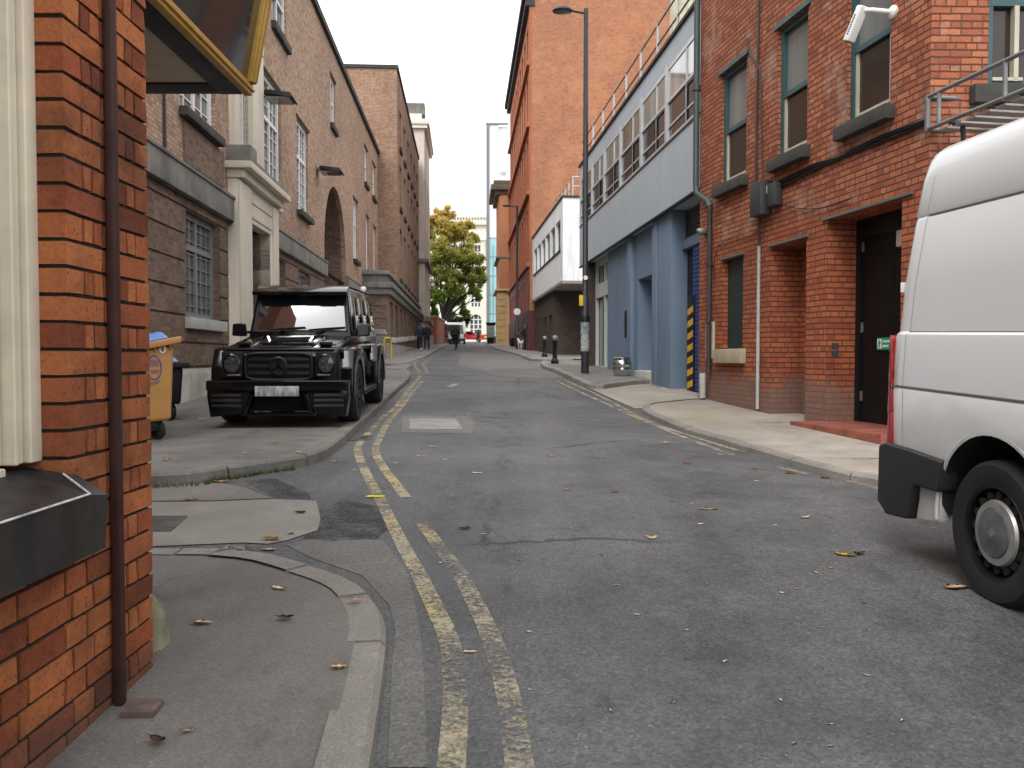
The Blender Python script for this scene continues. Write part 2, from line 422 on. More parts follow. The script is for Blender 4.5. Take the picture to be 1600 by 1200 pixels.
def offset(pts, d):
    out = []
    for i, p in enumerate(pts):
        t = (pts[min(i + 1, len(pts) - 1)] - pts[max(i - 1, 0)]); n = Vector((-t.y, t.x)).normalized(); out.append(p + n * d)
    return out
def kerb(pts, h, wdt, stone, inside, m=None):
    """kerb stones along pts (outer top edge, world xy); inside = +1 left of the path, -1 right"""
    line = along(pts, stone / 4 if stone > .5 else stone / 2); per = 4 if stone > .5 else 2
    inn = offset(line, wdt * inside); mb = MB()
    i = 0
    while i < len(line) - 1:
        j = min(i + per, len(line) - 1); dz = random.uniform(-.008, .008)
        for q in range(i, j):
            a, b, c, d = line[q].copy(), line[q + 1].copy(), inn[q].copy(), inn[q + 1].copy()
            if q == i: g = (b - a).normalized() * .009; a += g; c += g
            if q == j - 1: g = (b - a).normalized() * .009; b -= g; d -= g
            ba, bb = offset([a, b], -.018 * inside)
            bot = lambda p: (p.x, p.y, gz(p.y) - .2); top = lambda p, e=0: (p.x, p.y, gz(p.y) + h + dz + e)
            ca, cb_ = offset([a, b], .02 * inside)
            # battered face, chamfered arris, top
            F = [[bot(ba), bot(bb), top(b, -.022), top(a, -.022)], [top(a, -.022), top(b, -.022), top(cb_), top(ca)], [top(ca), top(cb_), top(d), top(c)]]
            for f in F: mb.poly(f if inside > 0 else f[::-1])
            if q == i: mb.poly([bot(ba), top(a, -.022), top(ca), top(c), bot(c)])
            if q == j - 1: mb.poly([bot(bb), bot(d), top(d), top(cb_), top(b, -.022)])
        i = j
    return mb.build("kerb", m or M_KERB, kind='structure')
def pave(name, pts, h, m):
    mb = MB(); mb.poly([(p[0], p[1], 0) for p in pts]); o = drape(mb, h).build(name, m)
    o['kind'] = 'structure'; return o
def V2(p): return Vector((p[0], p[1]))
def px(lst, off): return [V2(G(u, v, off)) for u, v in lst]
# near-left corner pavement (outside the pub)
H1 = .075
k1 = [Vector((-.15, -6)), Vector((-.30, 0)), Vector((-.37, 1.6))] + px([(574, 1200), (590, 1095), (597, 1044), (603, 985), (597, 951), (558, 908), (481, 881), (411, 863), (349, 859)], H1) + [Vector((-2.1, 4.72)), Vector((-9, 4.8))]
k1 = smooth_line(k1, .12); kerb(k1, H1, .15, .62, +1)
pave("pavement", [tuple(p) for p in offset(k1, .122)] + [(-9, -6)], H1 - .006, M_PAVE_TAR)
# pavement where the black car is parked
H2 = .11
k2 = [Vector((-14, 6.9)), Vector((-6, 6.95))] + px([(235, 741), (330, 732), (405, 721), (460, 714), (492, 707), (511, 699), (534, 682), (555, 664), (597, 627), (624, 602), (640, 588)], H2) + [Vector((-3.05, 24.4)), Vector((-3.6, 25.2)), Vector((-5, 25.6))]
k2 = smooth_line(k2, .2); kerb(k2, H2, .13, .9, +1, M_KERB_D)
pave("pavement_under_car", [tuple(p) for p in offset(k2, .115)] + [(-9, 26), (-14, 26)], H2 - .006, M_PAVE_CAR)
# side entry (flush concrete) and the far-left pavement
pave("crossing_apron", [(-3.2, 23.8), (-3.75, 31), (-9, 31), (-9, 24.5)], .012, M_CONC)
k3 = smooth_line([Vector((-6.2, 29.4)), Vector((-4.6, 29.6)), Vector((-4.05, 30.4))] + px([(660, 557.5), (693, 541)], H2) + [Vector((-7.6, 104))], .6)
kerb(k3, H2, .16, .9, +1)
pave("far_pavement", [tuple(p) for p in offset(k3, .156)] + [(-14, 104), (-14, 29.5)], H2 - .006, M_FLAG)
# right: pavement in front of the red brick building
H4 = .075
k4 = [Vector((5.6, -6)), Vector((4.5, 0)), Vector((3.7, 3.8))] + px([(1382, 748), (1332, 740), (1208, 708), (1120, 681), (1072, 668), (1030, 652), (1006, 640), (1004, 634)], H4) + [Vector((2.35, 14.2)), Vector((3.2, 14.9)), Vector((3.7, 15.1))]
k4 = smooth_line(k4, .2); kerb(k4, H4, .12, .9, -1)
pave("pavement_by_brick", [tuple(p) for p in offset(k4, -.112)] + [(9, 15.1), (9, -6)], H4 - .006, M_CONC_R)
# right: raised pavement with lamp and keg, entry between
H5 = .12
k5 = [Vector((3.95, 19.25)), Vector((3.0, 19.2))] + px([(940, 600), (922, 599.5), (905, 593), (868, 577), (848, 570)], H5) + [Vector((1.2, 32.4)), Vector((1.9, 33.2)), Vector((3.2, 33.4))]
k5 = smooth_line(k5, .25); kerb(k5, H5, .15, .9, -1)
pave("pavement_by_lamp", [tuple(p) for p in offset(k5, -.146)] + [(9, 33.4), (9, 19.25)], H5 - .006, M_PAVE_CAR)
pave("crossing_apron_right", [(1.50, 19.6), (1.75, 16.5), (2.05, 13.9), (9, 13.9), (9, 19.4), (3, 19.4)], .012, M_CONC_R)
k6 = smooth_line([Vector((2.6, 35.2)), Vector((1.3, 35.3))] + px([(830, 560), (808, 552), (772, 542.5)], H5) + [Vector((-3.3, 104))], .6)
kerb(k6, H5, .15, .9, -1)
pave("far_pavement_right", [tuple(p) for p in offset(k6, -.146)] + [(9, 104), (9, 35.2)], H5 - .006, M_FLAG)
# concrete apron and patches on the side-street mouth
pave("alley_apron", [V2(G(u, v)) for u, v in [(60, 786), (236, 786), (330, 785), (420, 781), (494, 783), (501, 812), (496, 830), (446, 846), (418, 851), (380, 849), (236, 855), (60, 857)]], .006, M_CONC)
pave("alley_patch", [V2(G(u, v)) for u, v in [(60, 752), (236, 750), (330, 752), (380, 762), (425, 779), (330, 783), (60, 784)]], .005, M_PAVE_CAR)
pave("gutter_right", [V2(G(u, v)) for u, v in [(1004, 642), (1040, 662), (1110, 686), (1208, 716), (1340, 752), (1400, 764), (1400, 758), (1208, 709), (1110, 679), (1020, 648)]], .004, M_GUTTER)

M_PATCH = asphalt("asphalt_repair", (.034, .033, .033), (.066, .064, .061), agg=.8, patch=.6, gum=.6, crack=0)
M_PATCH_L = asphalt("asphalt_old_repair", (.085, .081, .076), (.13, .124, .115), agg=.7, patch=.7, gum=.6, crack=.6)
M_DAMP = paint_mat("damp_asphalt_stain", (.040, .039, .038), .51)
pave("asphalt_stain", [V2(G(u, v)) for u, v in [(498, 790), (540, 780), (590, 792), (612, 822), (590, 842), (520, 846), (470, 842), (502, 822)]], .0035, M_DAMP)
pave("asphalt_stain", [V2(G(u, v)) for u, v in [(380, 752), (430, 748), (480, 770), (490, 784), (430, 778)]], .0075, M_DAMP)
pave("asphalt_patch", [V2(G(u, v)) for u, v in [(446, 852), (505, 838), (600, 846), (640, 900), (660, 1010), (668, 1200), (606, 1200), (612, 1050), (618, 985), (608, 946), (566, 900), (486, 872)]], .003, M_PATCH_L)
pave("asphalt_patch", [V2(G(u, v)) for u, v in [(628, 676), (628, 650), (724, 649), (744, 660), (736, 678)]], .003, M_PATCH_L)
pave("asphalt_patch", [V2(G(u, v)) for u, v in [(720, 552), (800, 553), (850, 560), (880, 592), (780, 588), (716, 570)]], .003, M_PATCH_L)
# ------------------------------------------------------------------ painted lines
def ribbon(mb, pts, wdt, off=.005):
    pts = smooth_line([V2(p) for p in pts], .15); A = offset(pts, wdt / 2); B = offset(pts, -wdt / 2)
    for i in range(len(pts) - 1):
        q = [B[i], B[i + 1], A[i + 1], A[i]]; q = [(p.x, p.y, gz(p.y) + off) for p in q]
        f = mb.poly(q)
        f.normal_update()
        if f.normal.z < 0: f.normal_flip()
def line(name, pxs, m, wdt=.085, extra=(), pre=()):
    mb = MB(); ribbon(mb, list(pre) + [G(u, v) for u, v in pxs] + list(extra), wdt); return mb.build(name, m, kind='structure')
line("yellow_line", [(705, 1200), (711, 1100), (704, 1010), (684, 960), (653, 896), (632, 858), (611, 816), (596, 786), (580, 756), (564, 722), (559, 700), (566, 688), (576, 677), (600, 651), (626, 627), (657, 588)], M_YEL_A, wdt=.088, pre=[(-.14, 1.2)])
line("yellow_line", [(656, 582), (647.5, 570.5), (652, 565), (676, 552), (700, 541)], M_YEL_A, wdt=.11)
line("yellow_line", [(812, 1200), (790, 1070), (760, 980), (717, 896), (688, 858), (660, 818)], M_YEL_C, wdt=.088, pre=[(0.09, 1.2)])
line("yellow_line", [(634, 778), (618, 756), (597, 728), (587, 706), (592, 687), (610, 655), (632, 630), (660.5, 595)], M_YEL_A, wdt=.088)
line("yellow_line", [(668, 583), (664, 574.5), (661, 569), (674, 560), (704, 543)], M_YEL_A, wdt=.11)
line("yellow_line", [(1146, 712), (1080, 688), (1016, 662), (960, 637), (905, 612), (868, 595)], M_YEL_B, wdt=.07)
line("yellow_line", [(1178, 712), (1100, 688), (1022, 662), (966, 634), (914, 608), (882, 594)], M_YEL_B, wdt=.07)
line("yellow_line", [(1260, 741), (1214, 730)], M_YEL_B, wdt=.07)
line("yellow_line", [(1420, 776), (1386, 767), (1326, 752)], M_YEL_B, wdt=.07)
mb = MB()
for dx in (0, .22, .44): ribbon(mb, [G(700 + dx * 12, 605), G(711 + dx * 12, 599)], .07)
mb.build("white_marking", M_WHT, kind='structure')
# ------------------------------------------------------------------ building materials
MORT_D = (.045, .038, .034)
M_BR_PUB_MORT = mat("pub_mortar", (.022, .017, .014), .95, bump=.5, bs=120, var=.3)
M_BR_A = brick("brown_brick", [(.1, (.27, .157, .10)), (.35, (.39, .235, .155)), (.6, (.475, .30, .20)), (.8, (.53, .36, .255)), (.95, (.34, .195, .13))], (.20, .16, .13), soot=.3, soot_s=.25, bump=.35)
M_BR_A_LOW = brick("brown_brick_sooty", [(.1, (.12, .072, .05)), (.4, (.205, .122, .082)), (.7, (.275, .172, .12)), (.95, (.16, .095, .07))], (.16, .13, .11), soot=.45, soot_s=.5, bump=.5)
M_BR_B = brick("brown_brick_far", [(.1, (.22, .125, .08)), (.5, (.345, .20, .13)), (.9, (.42, .265, .18))], (.2, .15, .12), soot=.45, soot_s=.3)
M_BR_E = brick("orange_brick", [(.1, (.27, .09, .04)), (.4, (.40, .148, .068)), (.7, (.46, .19, .092)), (.95, (.34, .115, .052))], (.32, .2, .14), soot=.45, soot_s=.3, sootc=(.2, .105, .07), bh=.08, pale=(.45, (.50, .24, .125)))
M_BR_E_ST = brick("orange_brick_street", [(.1, (.36, .105, .045)), (.5, (.43, .14, .06)), (.9, (.39, .12, .052))], (.30, .12, .07), soot=.25, soot_s=.3, sootc=(.16, .05, .03))
M_RED_PAINT = mat("red_painted_brick", (.24, .058, .048), .6, var=.12, bump=.3, bs=30, dirt=.3)
M_MAROON = mat("maroon_painted_plinth", (.075, .018, .022), .55, var=.2)
M_BR_D = brick("terracotta", [(.1, (.48, .19, .09)), (.5, (.56, .24, .12)), (.9, (.5, .2, .1))], (.4, .2, .12), soot=.2)
M_SAND = mat("yellow_sandstone", (.48, .33, .16), .8, var=.16, vs=1.2, bump=.3, bs=12)
M_BR_F = brick("dark_brown_brick", [(.1, (.045, .032, .026)), (.5, (.068, .046, .036)), (.9, (.085, .06, .048))], (.05, .042, .036), soot=.3)
M_BR_R = brick("red_brick", [(.08, (.20, .055, .032)), (.28, (.31, .092, .047)), (.5, (.39, .125, .06)), (.66, (.45, .16, .075)), (.78, (.33, .098, .053)), (.9, (.50, .31, .21))], (.030, .026, .023), bw=.23, bh=.0765, ms=.0105, soot=.26, soot_s=.55, sootc=(.085, .042, .033), bump=.9, lime=.5, squf=3, low=(1.15, (.15, .115, .095), .55), bed=.95)
M_BR_RL = brick("bare_red_brick", [(.08, (.20, .05, .026)), (.35, (.34, .088, .038)), (.6, (.43, .125, .05)), (.9, (.30, .075, .036))], (.036, .029, .025), bw=.23, bh=.0765, ms=.011, soot=.35, soot_s=.8, sootc=(.09, .045, .035), bump=.9, squf=3, low=(.75, (.16, .12, .10), .7), bed=.95)
M_STONE_D = mat("sooty_stone", (.19, .178, .158), .85, var=.32, vs=1.4, bump=.4, bs=18, dirt=.5)
M_STONE_L = mat("cream_stone", (.60, .535, .43), .75, var=.07, vs=.8, bump=.12, bs=25, dirt=.18, dcol=(.25, .21, .17))
M_STONE_P = mat("plinth_stone", (.27, .25, .215), .85, var=.3, vs=1.5, bump=.5, bs=10, dirt=.6, dcol=(.07, .07, .055))
M_STONE_LIB = mat("portland_stone", (.74, .70, .60), .8, var=.06, vs=.3)
M_SILL_D = mat("dark_stone_sill", (.05, .045, .04), .85, var=.3, bump=.3)
M_SILL_L = mat("pale_stone_sill", (.42, .41, .38), .8, var=.12, bump=.2)
M_COPING = mat("dark_coping", (.028, .027, .028), .7)
M_WFRAME = mat("white_window_paint", (.74, .73, .70), .5, var=.04)
M_GFRAME = mat("grey_window_paint", (.20, .20, .195), .6, var=.1)
M_TEAL = mat("teal_window_paint", (.035, .085, .092), .45, var=.12)
M_CREAMP = mat("cream_sash_paint", (.46, .42, .33), .5, var=.08)
M_ALU = mat("silver_mullion", (.50, .51, .52), .4, metal=.3, var=.05)
M_GREYPANEL = mat("grey_panel", (.40, .445, .485), .55, var=.05, vs=.6, dirt=.22, dcol=(.22, .24, .25))
M_BLUE = mat("blue_grey_render", (.142, .198, .275), .65, var=.05, vs=.7, bump=.15, bs=30, dirt=.35, dcol=(.095, .12, .155))
M_WHITE_W = mat("white_render", (.74, .75, .75), .6, var=.03, vs=.6, dirt=.42, dcol=(.16, .16, .17))
M_BLACK = mat("black_paint", (.008, .008, .009), .45, spec=.25)
M_DARK = mat("dark_interior", (.008, .008, .008), .9)
M_NAVY = mat("navy_gate", (.028, .042, .07), .5)
M_STEEL_D = mat("dark_grey_steel", (.055, .058, .06), .5, metal=.4)
M_STEEL = mat("galvanised_steel", (.20, .205, .205), .5, metal=.5, var=.2, vs=6)
M_GREENPIPE = mat("green_downpipe", (.045, .065, .063), .5, dirt=.3)
M_PIPE_D = mat("dark_downpipe", (.045, .035, .032), .6, var=.3)
M_PIPE_W = mat("grey_conduit", (.42, .42, .40), .6, var=.2, dirt=.5)
M_RUBBER = mat("rubber", (.013, .013, .013), .85)
def glass(name, col, rough=.03, spec=.6, var=.3, vs=1.2, scale=(1, 1, 1), coat=0, ior=1.5):
    k = NB(name); n = k.noise(k.coord('World', scale), vs, 3)
    k.b.inputs['IOR'].default_value = ior
    return k.fin(k.ramp(n, [(.35, sc(col, 1 - var)), (.65, sc(col, 1 + var))]), rough, 0, spec, coat)
GL_DARK = glass("window_glass", (.022, .024, .025))
GL_GREY = glass("window_glass_netted", (.16, .165, .155), .08, .6, .35, .9, (1, 1, .15))
GL_OLD = glass("leaded_glass", (.10, .115, .115), .06, .8, .4, 3)
GL_BROWN = glass("window_boarded", (.032, .021, .016), .12, .5, .2)
GL_SKY = glass("office_glass", (.06, .062, .055), .02, .5, .5, .8, coat=.5, ior=2.6)
GL_BLIND = glass("office_glass_blind", (.20, .18, .13), .04, .5, .4, 1.6, (1, 1, .1), ior=2.0)
GL_MESH = glass("meshed_glass", (.12, .125, .12), .35, .4, .35, 5)
GL_TEALT = glass("tower_glass", (.30, .52, .53), .12, .6, .08, .3)

def window(par, s0, s1, z0, z1, dep, fm, gm, fw=.07, cols=(.5,), rows=(.6,), bar=.035, sill=None, sm=None, lint=None, so=.12, sh=.12, name='window', bars=None):
    """window frame (part) with its pane (sub-part) in a wall opening; sill / lintel become parts of the window"""
    mb = MB(); d0, d1 = dep - .06, dep
    mb.box(s0, s0 + fw, d0, d1, z0, z1); mb.box(s1 - fw, s1, d0, d1, z0, z1)
    mb.box(s0 + fw, s1 - fw, d0, d1, z1 - fw, z1); mb.box(s0 + fw, s1 - fw, d0, d1, z0, z0 + fw)
    b = bar
    for c in cols: x = s0 + (s1 - s0) * c; mb.box(x - b, x + b, d0 + .012, d1, z0 + fw, z1 - fw)
    for r in rows: z = z0 + (z1 - z0) * r; mb.box(s0 + fw, s1 - fw, d0 + .004, d1, z - b, z + b)
    if bars:
        nx, nz = bars
        for i in range(1, nx): x = s0 + (s1 - s0) * i / nx; mb.box(x - .011, x + .011, d0 + .03, d1, z0 + fw, z1 - fw)
        for i in range(1, nz): z = z0 + (z1 - z0) * i / nz; mb.box(s0 + fw, s1 - fw, d0 + .034, d1, z - .011, z + .011)
    o = mb.build(name, fm, par)
    MB().box(s0 + .01, s1 - .01, dep + .004, dep + .03, z0 + .01, z1 - .01).build('pane', gm, o)
    if sill: MB().box(s0 - .1, s1 + .1, -so, dep - .07, z0 - sh, z0 - .003).build('sill', sm or sill, o, bevel=.008)
    if lint: MB().box(s0 - .08, s1 + .08, -.035, .05, z1 + .002, z1 + .07).build('lintel', lint, o)
    return o
def shell(mb, L, z0, z1, D, ops, depth=.15):
    mb.facade(0, L, z0, z1, ops, depth)
    mb.poly([(0, 0, z1), (L, 0, z1), (L, D, z1), (0, D, z1)]); mb.poly([(0, 0, z0), (0, D, z0), (L, D, z0), (L, 0, z0)])
    mb.poly([(0, 0, z0), (0, 0, z1), (0, D, z1), (0, D, z0)]); mb.poly([(L, 0, z0), (L, D, z0), (L, D, z1), (L, 0, z1)])
    mb.poly([(0, D, z0), (0, D, z1), (L, D, z1), (L, D, z0)])
    return mb

# ------------------------------------------------------------------ 1  long brown brick building, left
FA = Frame((-5.306, 8.5), (-.056, 1)); S = FA.s_at; LA = S(592)
A = fthing('brick_building', 'long brown brick building with cream stone doorway and tall arch, behind the black car', 'building', FA)
f1 = [(S(a), S(b), 5.55, 8.2) for a, b in ((287, 341), (416, 442.5), (466.5, 484), (553, 560), (573, 577), (584.5, 588))]
f2 = [(S(a), S(b), 9.72, 11.45) for a, b in ((430, 452), (519, 526.5), (571, 575.5), (583, 587.5))]
dw = (S(370), S(391), 5.6, 8.3)
arch = (S(508), S(541), -1.0, 5.05, 'arch')
mb = MB(); mb.facade(0, LA, 4.3, 12.5, f1 + f2 + [dw, arch], .16)
mb.poly([(0, 0, 12.5), (LA, 0, 12.5), (LA, 14, 12.5), (0, 14, 12.5)])
mb.poly([(0, 0, -1), (0, 0, 12.5), (0, 14, 12.5), (0, 14, -1)]); mb.poly([(LA, 0, -1), (LA, 14, -1), (LA, 14, 12.5), (LA, 0, 12.5)])
mb.build('wall', M_BR_A, A)
# deep arch passage
mb = MB(); a0, a1, _, zs, _ = arch; r = (a1 - a0) / 2; m_ = (a0 + a1) / 2
pr = [(a0, -1.0)] + [(m_ + r * math.cos(math.pi * (1 - k / 24)), zs + r * math.sin(math.pi * (1 - k / 24))) for k in range(25)] + [(a1, -1.0)]
for p, q in zip(pr, pr[1:]): mb.poly([(p[0], .16, p[1]), (p[0], 3.2, p[1]), (q[0], 3.2, q[1]), (q[0], .16, q[1])])
mb.poly([(x, 3.2, z) for x, z in pr]); mb.build('arch_passage', M_BR_A_LOW, A)
MB().box(a0 + .02, a1 - .02, .5, .58, -.5, 4.05).build('gate', M_NAVY, A)
# sooty rusticated ground storey: courses standing proud of the joints
g1 = [(S(293), S(346), 2.0, 3.87), (S(421), S(447), 2.0, 3.87), (S(468), S(486), 2.0, 3.87)]
door = (S(380.5), S(409.7), -1.0, 4.2)
mb = MB(); mb.facade(0, LA, -1, 4.3, g1 + [door, (a0, a1, -1, 4.3)], .26, y=.03)
zc = [1.13, 1.55, 2.02, 2.48, 2.95, 3.42, 3.88, 4.06]
for z0, z1 in zip(zc, zc[1:]):
    segs = [(0, LA)]
    for o in g1 + [door, (a0, a1, -1, 4.3)]:
        if o[2] < z1 - .03 and o[3] > z0 + .03:
            ns = []
            for p, q in segs:
                if o[1] <= p or o[0] >= q: ns.append((p, q))
                else: ns += [(p, o[0])] if o[0] > p else []; ns += [(o[1], q)] if o[1] < q else []
            segs = ns
    for p, q in segs:
        if q - p > .02: mb.box(p, q, 0, .035, z0 + .022, z1 - .022)
mb.build('ground_storey', M_BR_A_LOW, A)
mb = MB()
for p, q in ((0, S(356)), (S(423), a0)): mb.box(p, q, -.10, .03, -1, 1.0); mb.prism([(-.10, 1.0), (-.03, 1.1), (.03, 1.1), (.03, 1.0)], 'x', p, q)
mb.build('plinth', M_STONE_P, A, bevel=.01)
mb = MB()
for p, q in ((0, S(361)), (S(421), a0 - .02), (a1 + .02, LA)):
    n = max(1, int((q - p) / 1.6))
    for i in range(n): mb.box(p + (q - p) * i / n + .004, p + (q - p) * (i + 1) / n - .004, -.13, .05, 4.06, 4.5)
    mb.prism([(-.16, 4.5), (-.16, 4.56), (.05, 4.64), (.05, 4.5)], 'x', p, q)
mb.build('stone_band', M_STONE_D, A, bevel=.012)
MB().box(0, LA, -.12, .3, 12.502, 12.72).build('coping', M_COPING, A)
for i, o in enumerate(f1):
    window(A, *o, .14, M_WFRAME, GL_OLD, fw=.1, rows=(.62,), bar=.05, sill=M_SILL_D, lint=M_SILL_D if i else None, sh=.16, so=.16, bars=(4, 8))
for o in f2: window(A, *o, .12, M_WFRAME, GL_OLD, fw=.09, rows=(.5,), sill=M_SILL_D, lint=M_SILL_D, sh=.2, so=.12)
mb = MB(); mb.box(S(290), S(350), -.035, .02, 4.66, 5.36); mb.build('sill_apron', M_BR_A_LOW, A)
for o in g1: window(A, *o, .2, M_GFRAME, GL_MESH, fw=.1, rows=(.68,), bar=.05, sill=M_SILL_L, sh=.2, so=.1, bars=(6, 8))
# stone doorcase
mb = MB(); p0, p1 = S(358.5), S(421)
mb.box(p0, door[0], -.22, .05, -1, 4.2); mb.box(door[1], p1, -.22, .05, -1, 4.2)
mb.box(p0, p1, -.22, .05, 4.2, 4.95)
mb.box(p0 - .05, p1 + .05, -.36, .05, 4.95, 5.12); mb.box(p0 - .18, p1 + .18, -.52, .05, 5.12, 5.26)
mb.box(p0, door[0] - .18, -.26, -.21, -.2, 4.9); mb.box(door[1] + .18, p1, -.26, -.21, -.2, 4.9)
mb.box(door[0] - .1, door[1] + .1, -.245, -.21, 4.3, 4.4); mb.box(door[0] - .1, door[1] + .1, -.245, -.21, 4.62, 4.7)
mb.build('doorcase', M_STONE_L, A, bevel=.015)
mb = MB()
for a_, b_ in ((door[0] - .01, door[0] + .0), (door[1], door[1] + .01)): mb.box(a_, b_, -.2, 1.3, -1, 4.2)
mb.box(door[0], door[1], -.2, 1.3, 4.2, 4.21); mb.build('door_reveal', M_STONE_L, A)
MB().box(door[0], door[1], 1.1, 1.16, -.5, 4.2).build('door', mat("dark_oak_door", (.05, .035, .025), .5), A)
MB().box(p0 - .1, p0 + .42, -.5, .05, 5.262, 5.6).box(p0 + .42, p1 - .1, -.44, .05, 5.262, 5.42).build('cornice_block', M_STONE_D, A, bevel=.03)
mb = MB(); mb.box(dw[0] - .42, dw[0], -.12, .1, 5.45, 8.3); mb.box(dw[1], dw[1] + 1.0, -.12, .1, 5.3, 8.3); mb.box(dw[0] - .42, dw[1] + 1.0, -.14, .1, 8.3, 8.75)
mb.build('window_surround', M_STONE_L, A, bevel=.012)
window(A, *dw, .16, M_WFRAME, GL_OLD, fw=.1, rows=(.62,), bar=.05, bars=(4, 8))
MB().box(S(259), S(261), -.04, .02, 4.65, 10).build('downpipe', M_PIPE_D, A)
def wall_lamp(name, fr, u, v, label, big=1.0):
    s, z = fr.pix(u, v, -.3); o = thing(name, label, 'floodlight', fr.w(s, 0, z), fr.ang)
    MB().box(-.06, .06, -.03, -.001, -.1, .1).tube([(0, -.02, 0), (0, -.2 * big, .06)], .02).build('bracket', M_STEEL_D, o)
    MB().hexa([(-.2 * big, -.5 * big, -.08), (.2 * big, -.5 * big, -.08), (-.2 * big, -.1, 0), (.2 * big, -.1, 0), (-.15 * big, -.45 * big, .06), (.15 * big, -.45 * big, .06), (-.15 * big, -.12, .12), (.15 * big, -.12, .12)]).build('hood', M_BLACK, o, bevel=.015)
    MB().box(-.17 * big, .17 * big, -.44 * big, -.14, -.092, -.055).build('lens', GL_GREY, o)
wall_lamp('wall_floodlight', FA, 429, 152, 'black hooded floodlight over the tall white window beside the doorcase', 1.6)
wall_lamp('wall_floodlight', FA, 510, 267, 'black floodlight on the brown brick just above the arch', 1.7)
def cctv(fr, u, v, label, k=1.0):
    s, z = fr.pix(u, v, -.25); o = thing('security_camera', label, 'camera', fr.w(s, 0, z), fr.ang)
    MB().lathe([(.05 * k, 0), (.05 * k, .02), (.02 * k, .03)], 12, rotx(R(90))).tube([(0, 0, 0), (0, -.2 * k, 0), (0, -.25 * k, .03)], .016 * k).build('bracket', M_WFRAME, o)
    MB().box(-.05 * k, .26 * k, -.31 * k, -.2 * k, .0, .1 * k).build('housing', M_WFRAME, o, bevel=.02 * k)
    MB().lathe([(.035 * k, 0), (.035 * k, .01)], 12, T(.262 * k, -.255 * k, .05 * k) @ roty(R(90))).build('lens', M_BLACK, o)
cctv(FA, 435, 330, 'small white security camera on brown brick right of the cream doorcase')

# ------------------------------------------------------------------ 2  tall brown brick block beyond it
FB = Frame((-6.35, 46.4), (-.056, 1)); S = FB.s_at; LB = 21.2
B = fthing('brick_building', 'taller plain brown brick block with a projecting grey corniced ground storey', 'building', FB)
ops = []
for c in (1.6, 4.9, 8.2, 11.5, 14.8, 18.1):
    for z0, z1 in ((5.8, 8.6), (9.9, 12.2), (13.3, 15.3)): ops.append((c, c + 1.1, z0, z1))
mb = shell(MB(), LB, -1, 17.2, 10, ops, .18); mb.build('wall', M_BR_B, B)
MB().box(-.08, LB + .08, -.08, 10, 17.202, 17.38).build('coping', M_COPING, B)
for o in ops: window(B, *o, .15, M_WFRAME, GL_GREY, fw=.1, rows=(.55,), sill=M_SILL_D, lint=M_SILL_D, sh=.22)
p = FB; o0, L0 = -7.1, 28.4
gw = [(o0 + 1.0 + 3.1 * i, o0 + 2.9 + 3.1 * i, 2.25 + .09 * i, 4.0) for i in range(8)]
mb = MB(); mb.facade(o0, o0 + L0, -1, 4.25, gw, .25, y=-.1); mb.poly([(o0, -.1, -1), (o0, -.1, 4.25), (o0, 6, 4.25), (o0, 6, -1)])
for z in (1.9, 2.5, 3.1, 3.7): mb.box(o0 - .03, o0 + .001, -.1, 3, z + .03, z + .57)
mb.build('ground_storey', M_BR_A_LOW, B)
for o in gw: window(B, *o, .1, M_GFRAME, GL_DARK, fw=.09, rows=(.6,), sill=M_WFRAME, sm=M_SILL_L, sh=.25, so=.3)
MB().box(o0 - .12, o0 + L0, -.22, 3, -1, 1.95).build('plinth', M_STONE_P, B, bevel=.02)
MB().box(o0 - .16, o0 + L0 + .1, -.26, 5, 4.25, 4.55).box(o0 - .28, o0 + L0 + .1, -.38, 5, 4.552, 4.8).box(o0 + .05, o0 + L0, -.05, 5, 4.802, 5.18).box(o0 - .12, o0 + L0, -.2, 5, 5.182, 5.38).build('cornice', M_STONE_D, B, bevel=.02)

# ------------------------------------------------------------------ 3  pale stone building behind
FC = Frame((-7.11, 68.1), (-.056, 1))
Cb = fthing('stone_building', 'tall narrow pale stone building with a heavy cornice, beyond the brown brick block', 'building', FC)
ops = [(c, c + 1.2, z, z + 2.4) for c in (1.5, 4.5, 7.5) for z in (5.4, 9.4, 13.6)]
shell(MB(), 10, -1, 19.8, 9, ops, .25).build('wall', mat("weathered_pale_stone", (.58, .52, .45), .8, var=.12, vs=.5, dirt=.35, dcol=(.16, .14, .12)), Cb)
MB().box(-.25, 10.2, -.25, 9, 19.802, 20.1).box(-.35, 10.3, -.38, 9, 20.102, 20.5).box(-.1, 10, .2, 9, 20.502, 21.0).build('cornice', M_STONE_LIB, Cb, bevel=.04)
MB().box(-.3, 10.2, -.3, 1, 9.0, 9.3).box(-.35, 10.2, -.35, 1, 4.2, 4.6).build('string_course', M_STONE_D, Cb, bevel=.04)
MB().box(.1, 1.4, -.02, 1.5, 21.002, 21.9).build('parapet_block', M_STONE_D, Cb)
MB().box(-.3, 10, -.3, 1, -1, 3.3).build('plinth', M_STONE_P, Cb, bevel=.05)
for o in ops: window(Cb, *o, .2, M_WFRAME, GL_DARK, rows=(.5,))
q = P(671, 444, 66); gl = thing('globe_lamp', 'white globe lamp on a bracket at the corner of the pale stone building', 'lamp', (FC.w(0, -.3, q.z)), FC.ang)
MB().tube([(0, .0, -.3), (0, -.35, -.3), (.0, -.35, -.12)], .03).build('bracket', M_BLACK, gl)
MB().lathe([(.02, -.17)] + [(.19 * math.sin(R(t)), -.19 * math.cos(R(t)) + .02) for t in range(15, 180, 15)] + [(.02, .21)], 16, T(0, -.35, .06)).build('globe', M_WFRAME, gl, smooth=60)

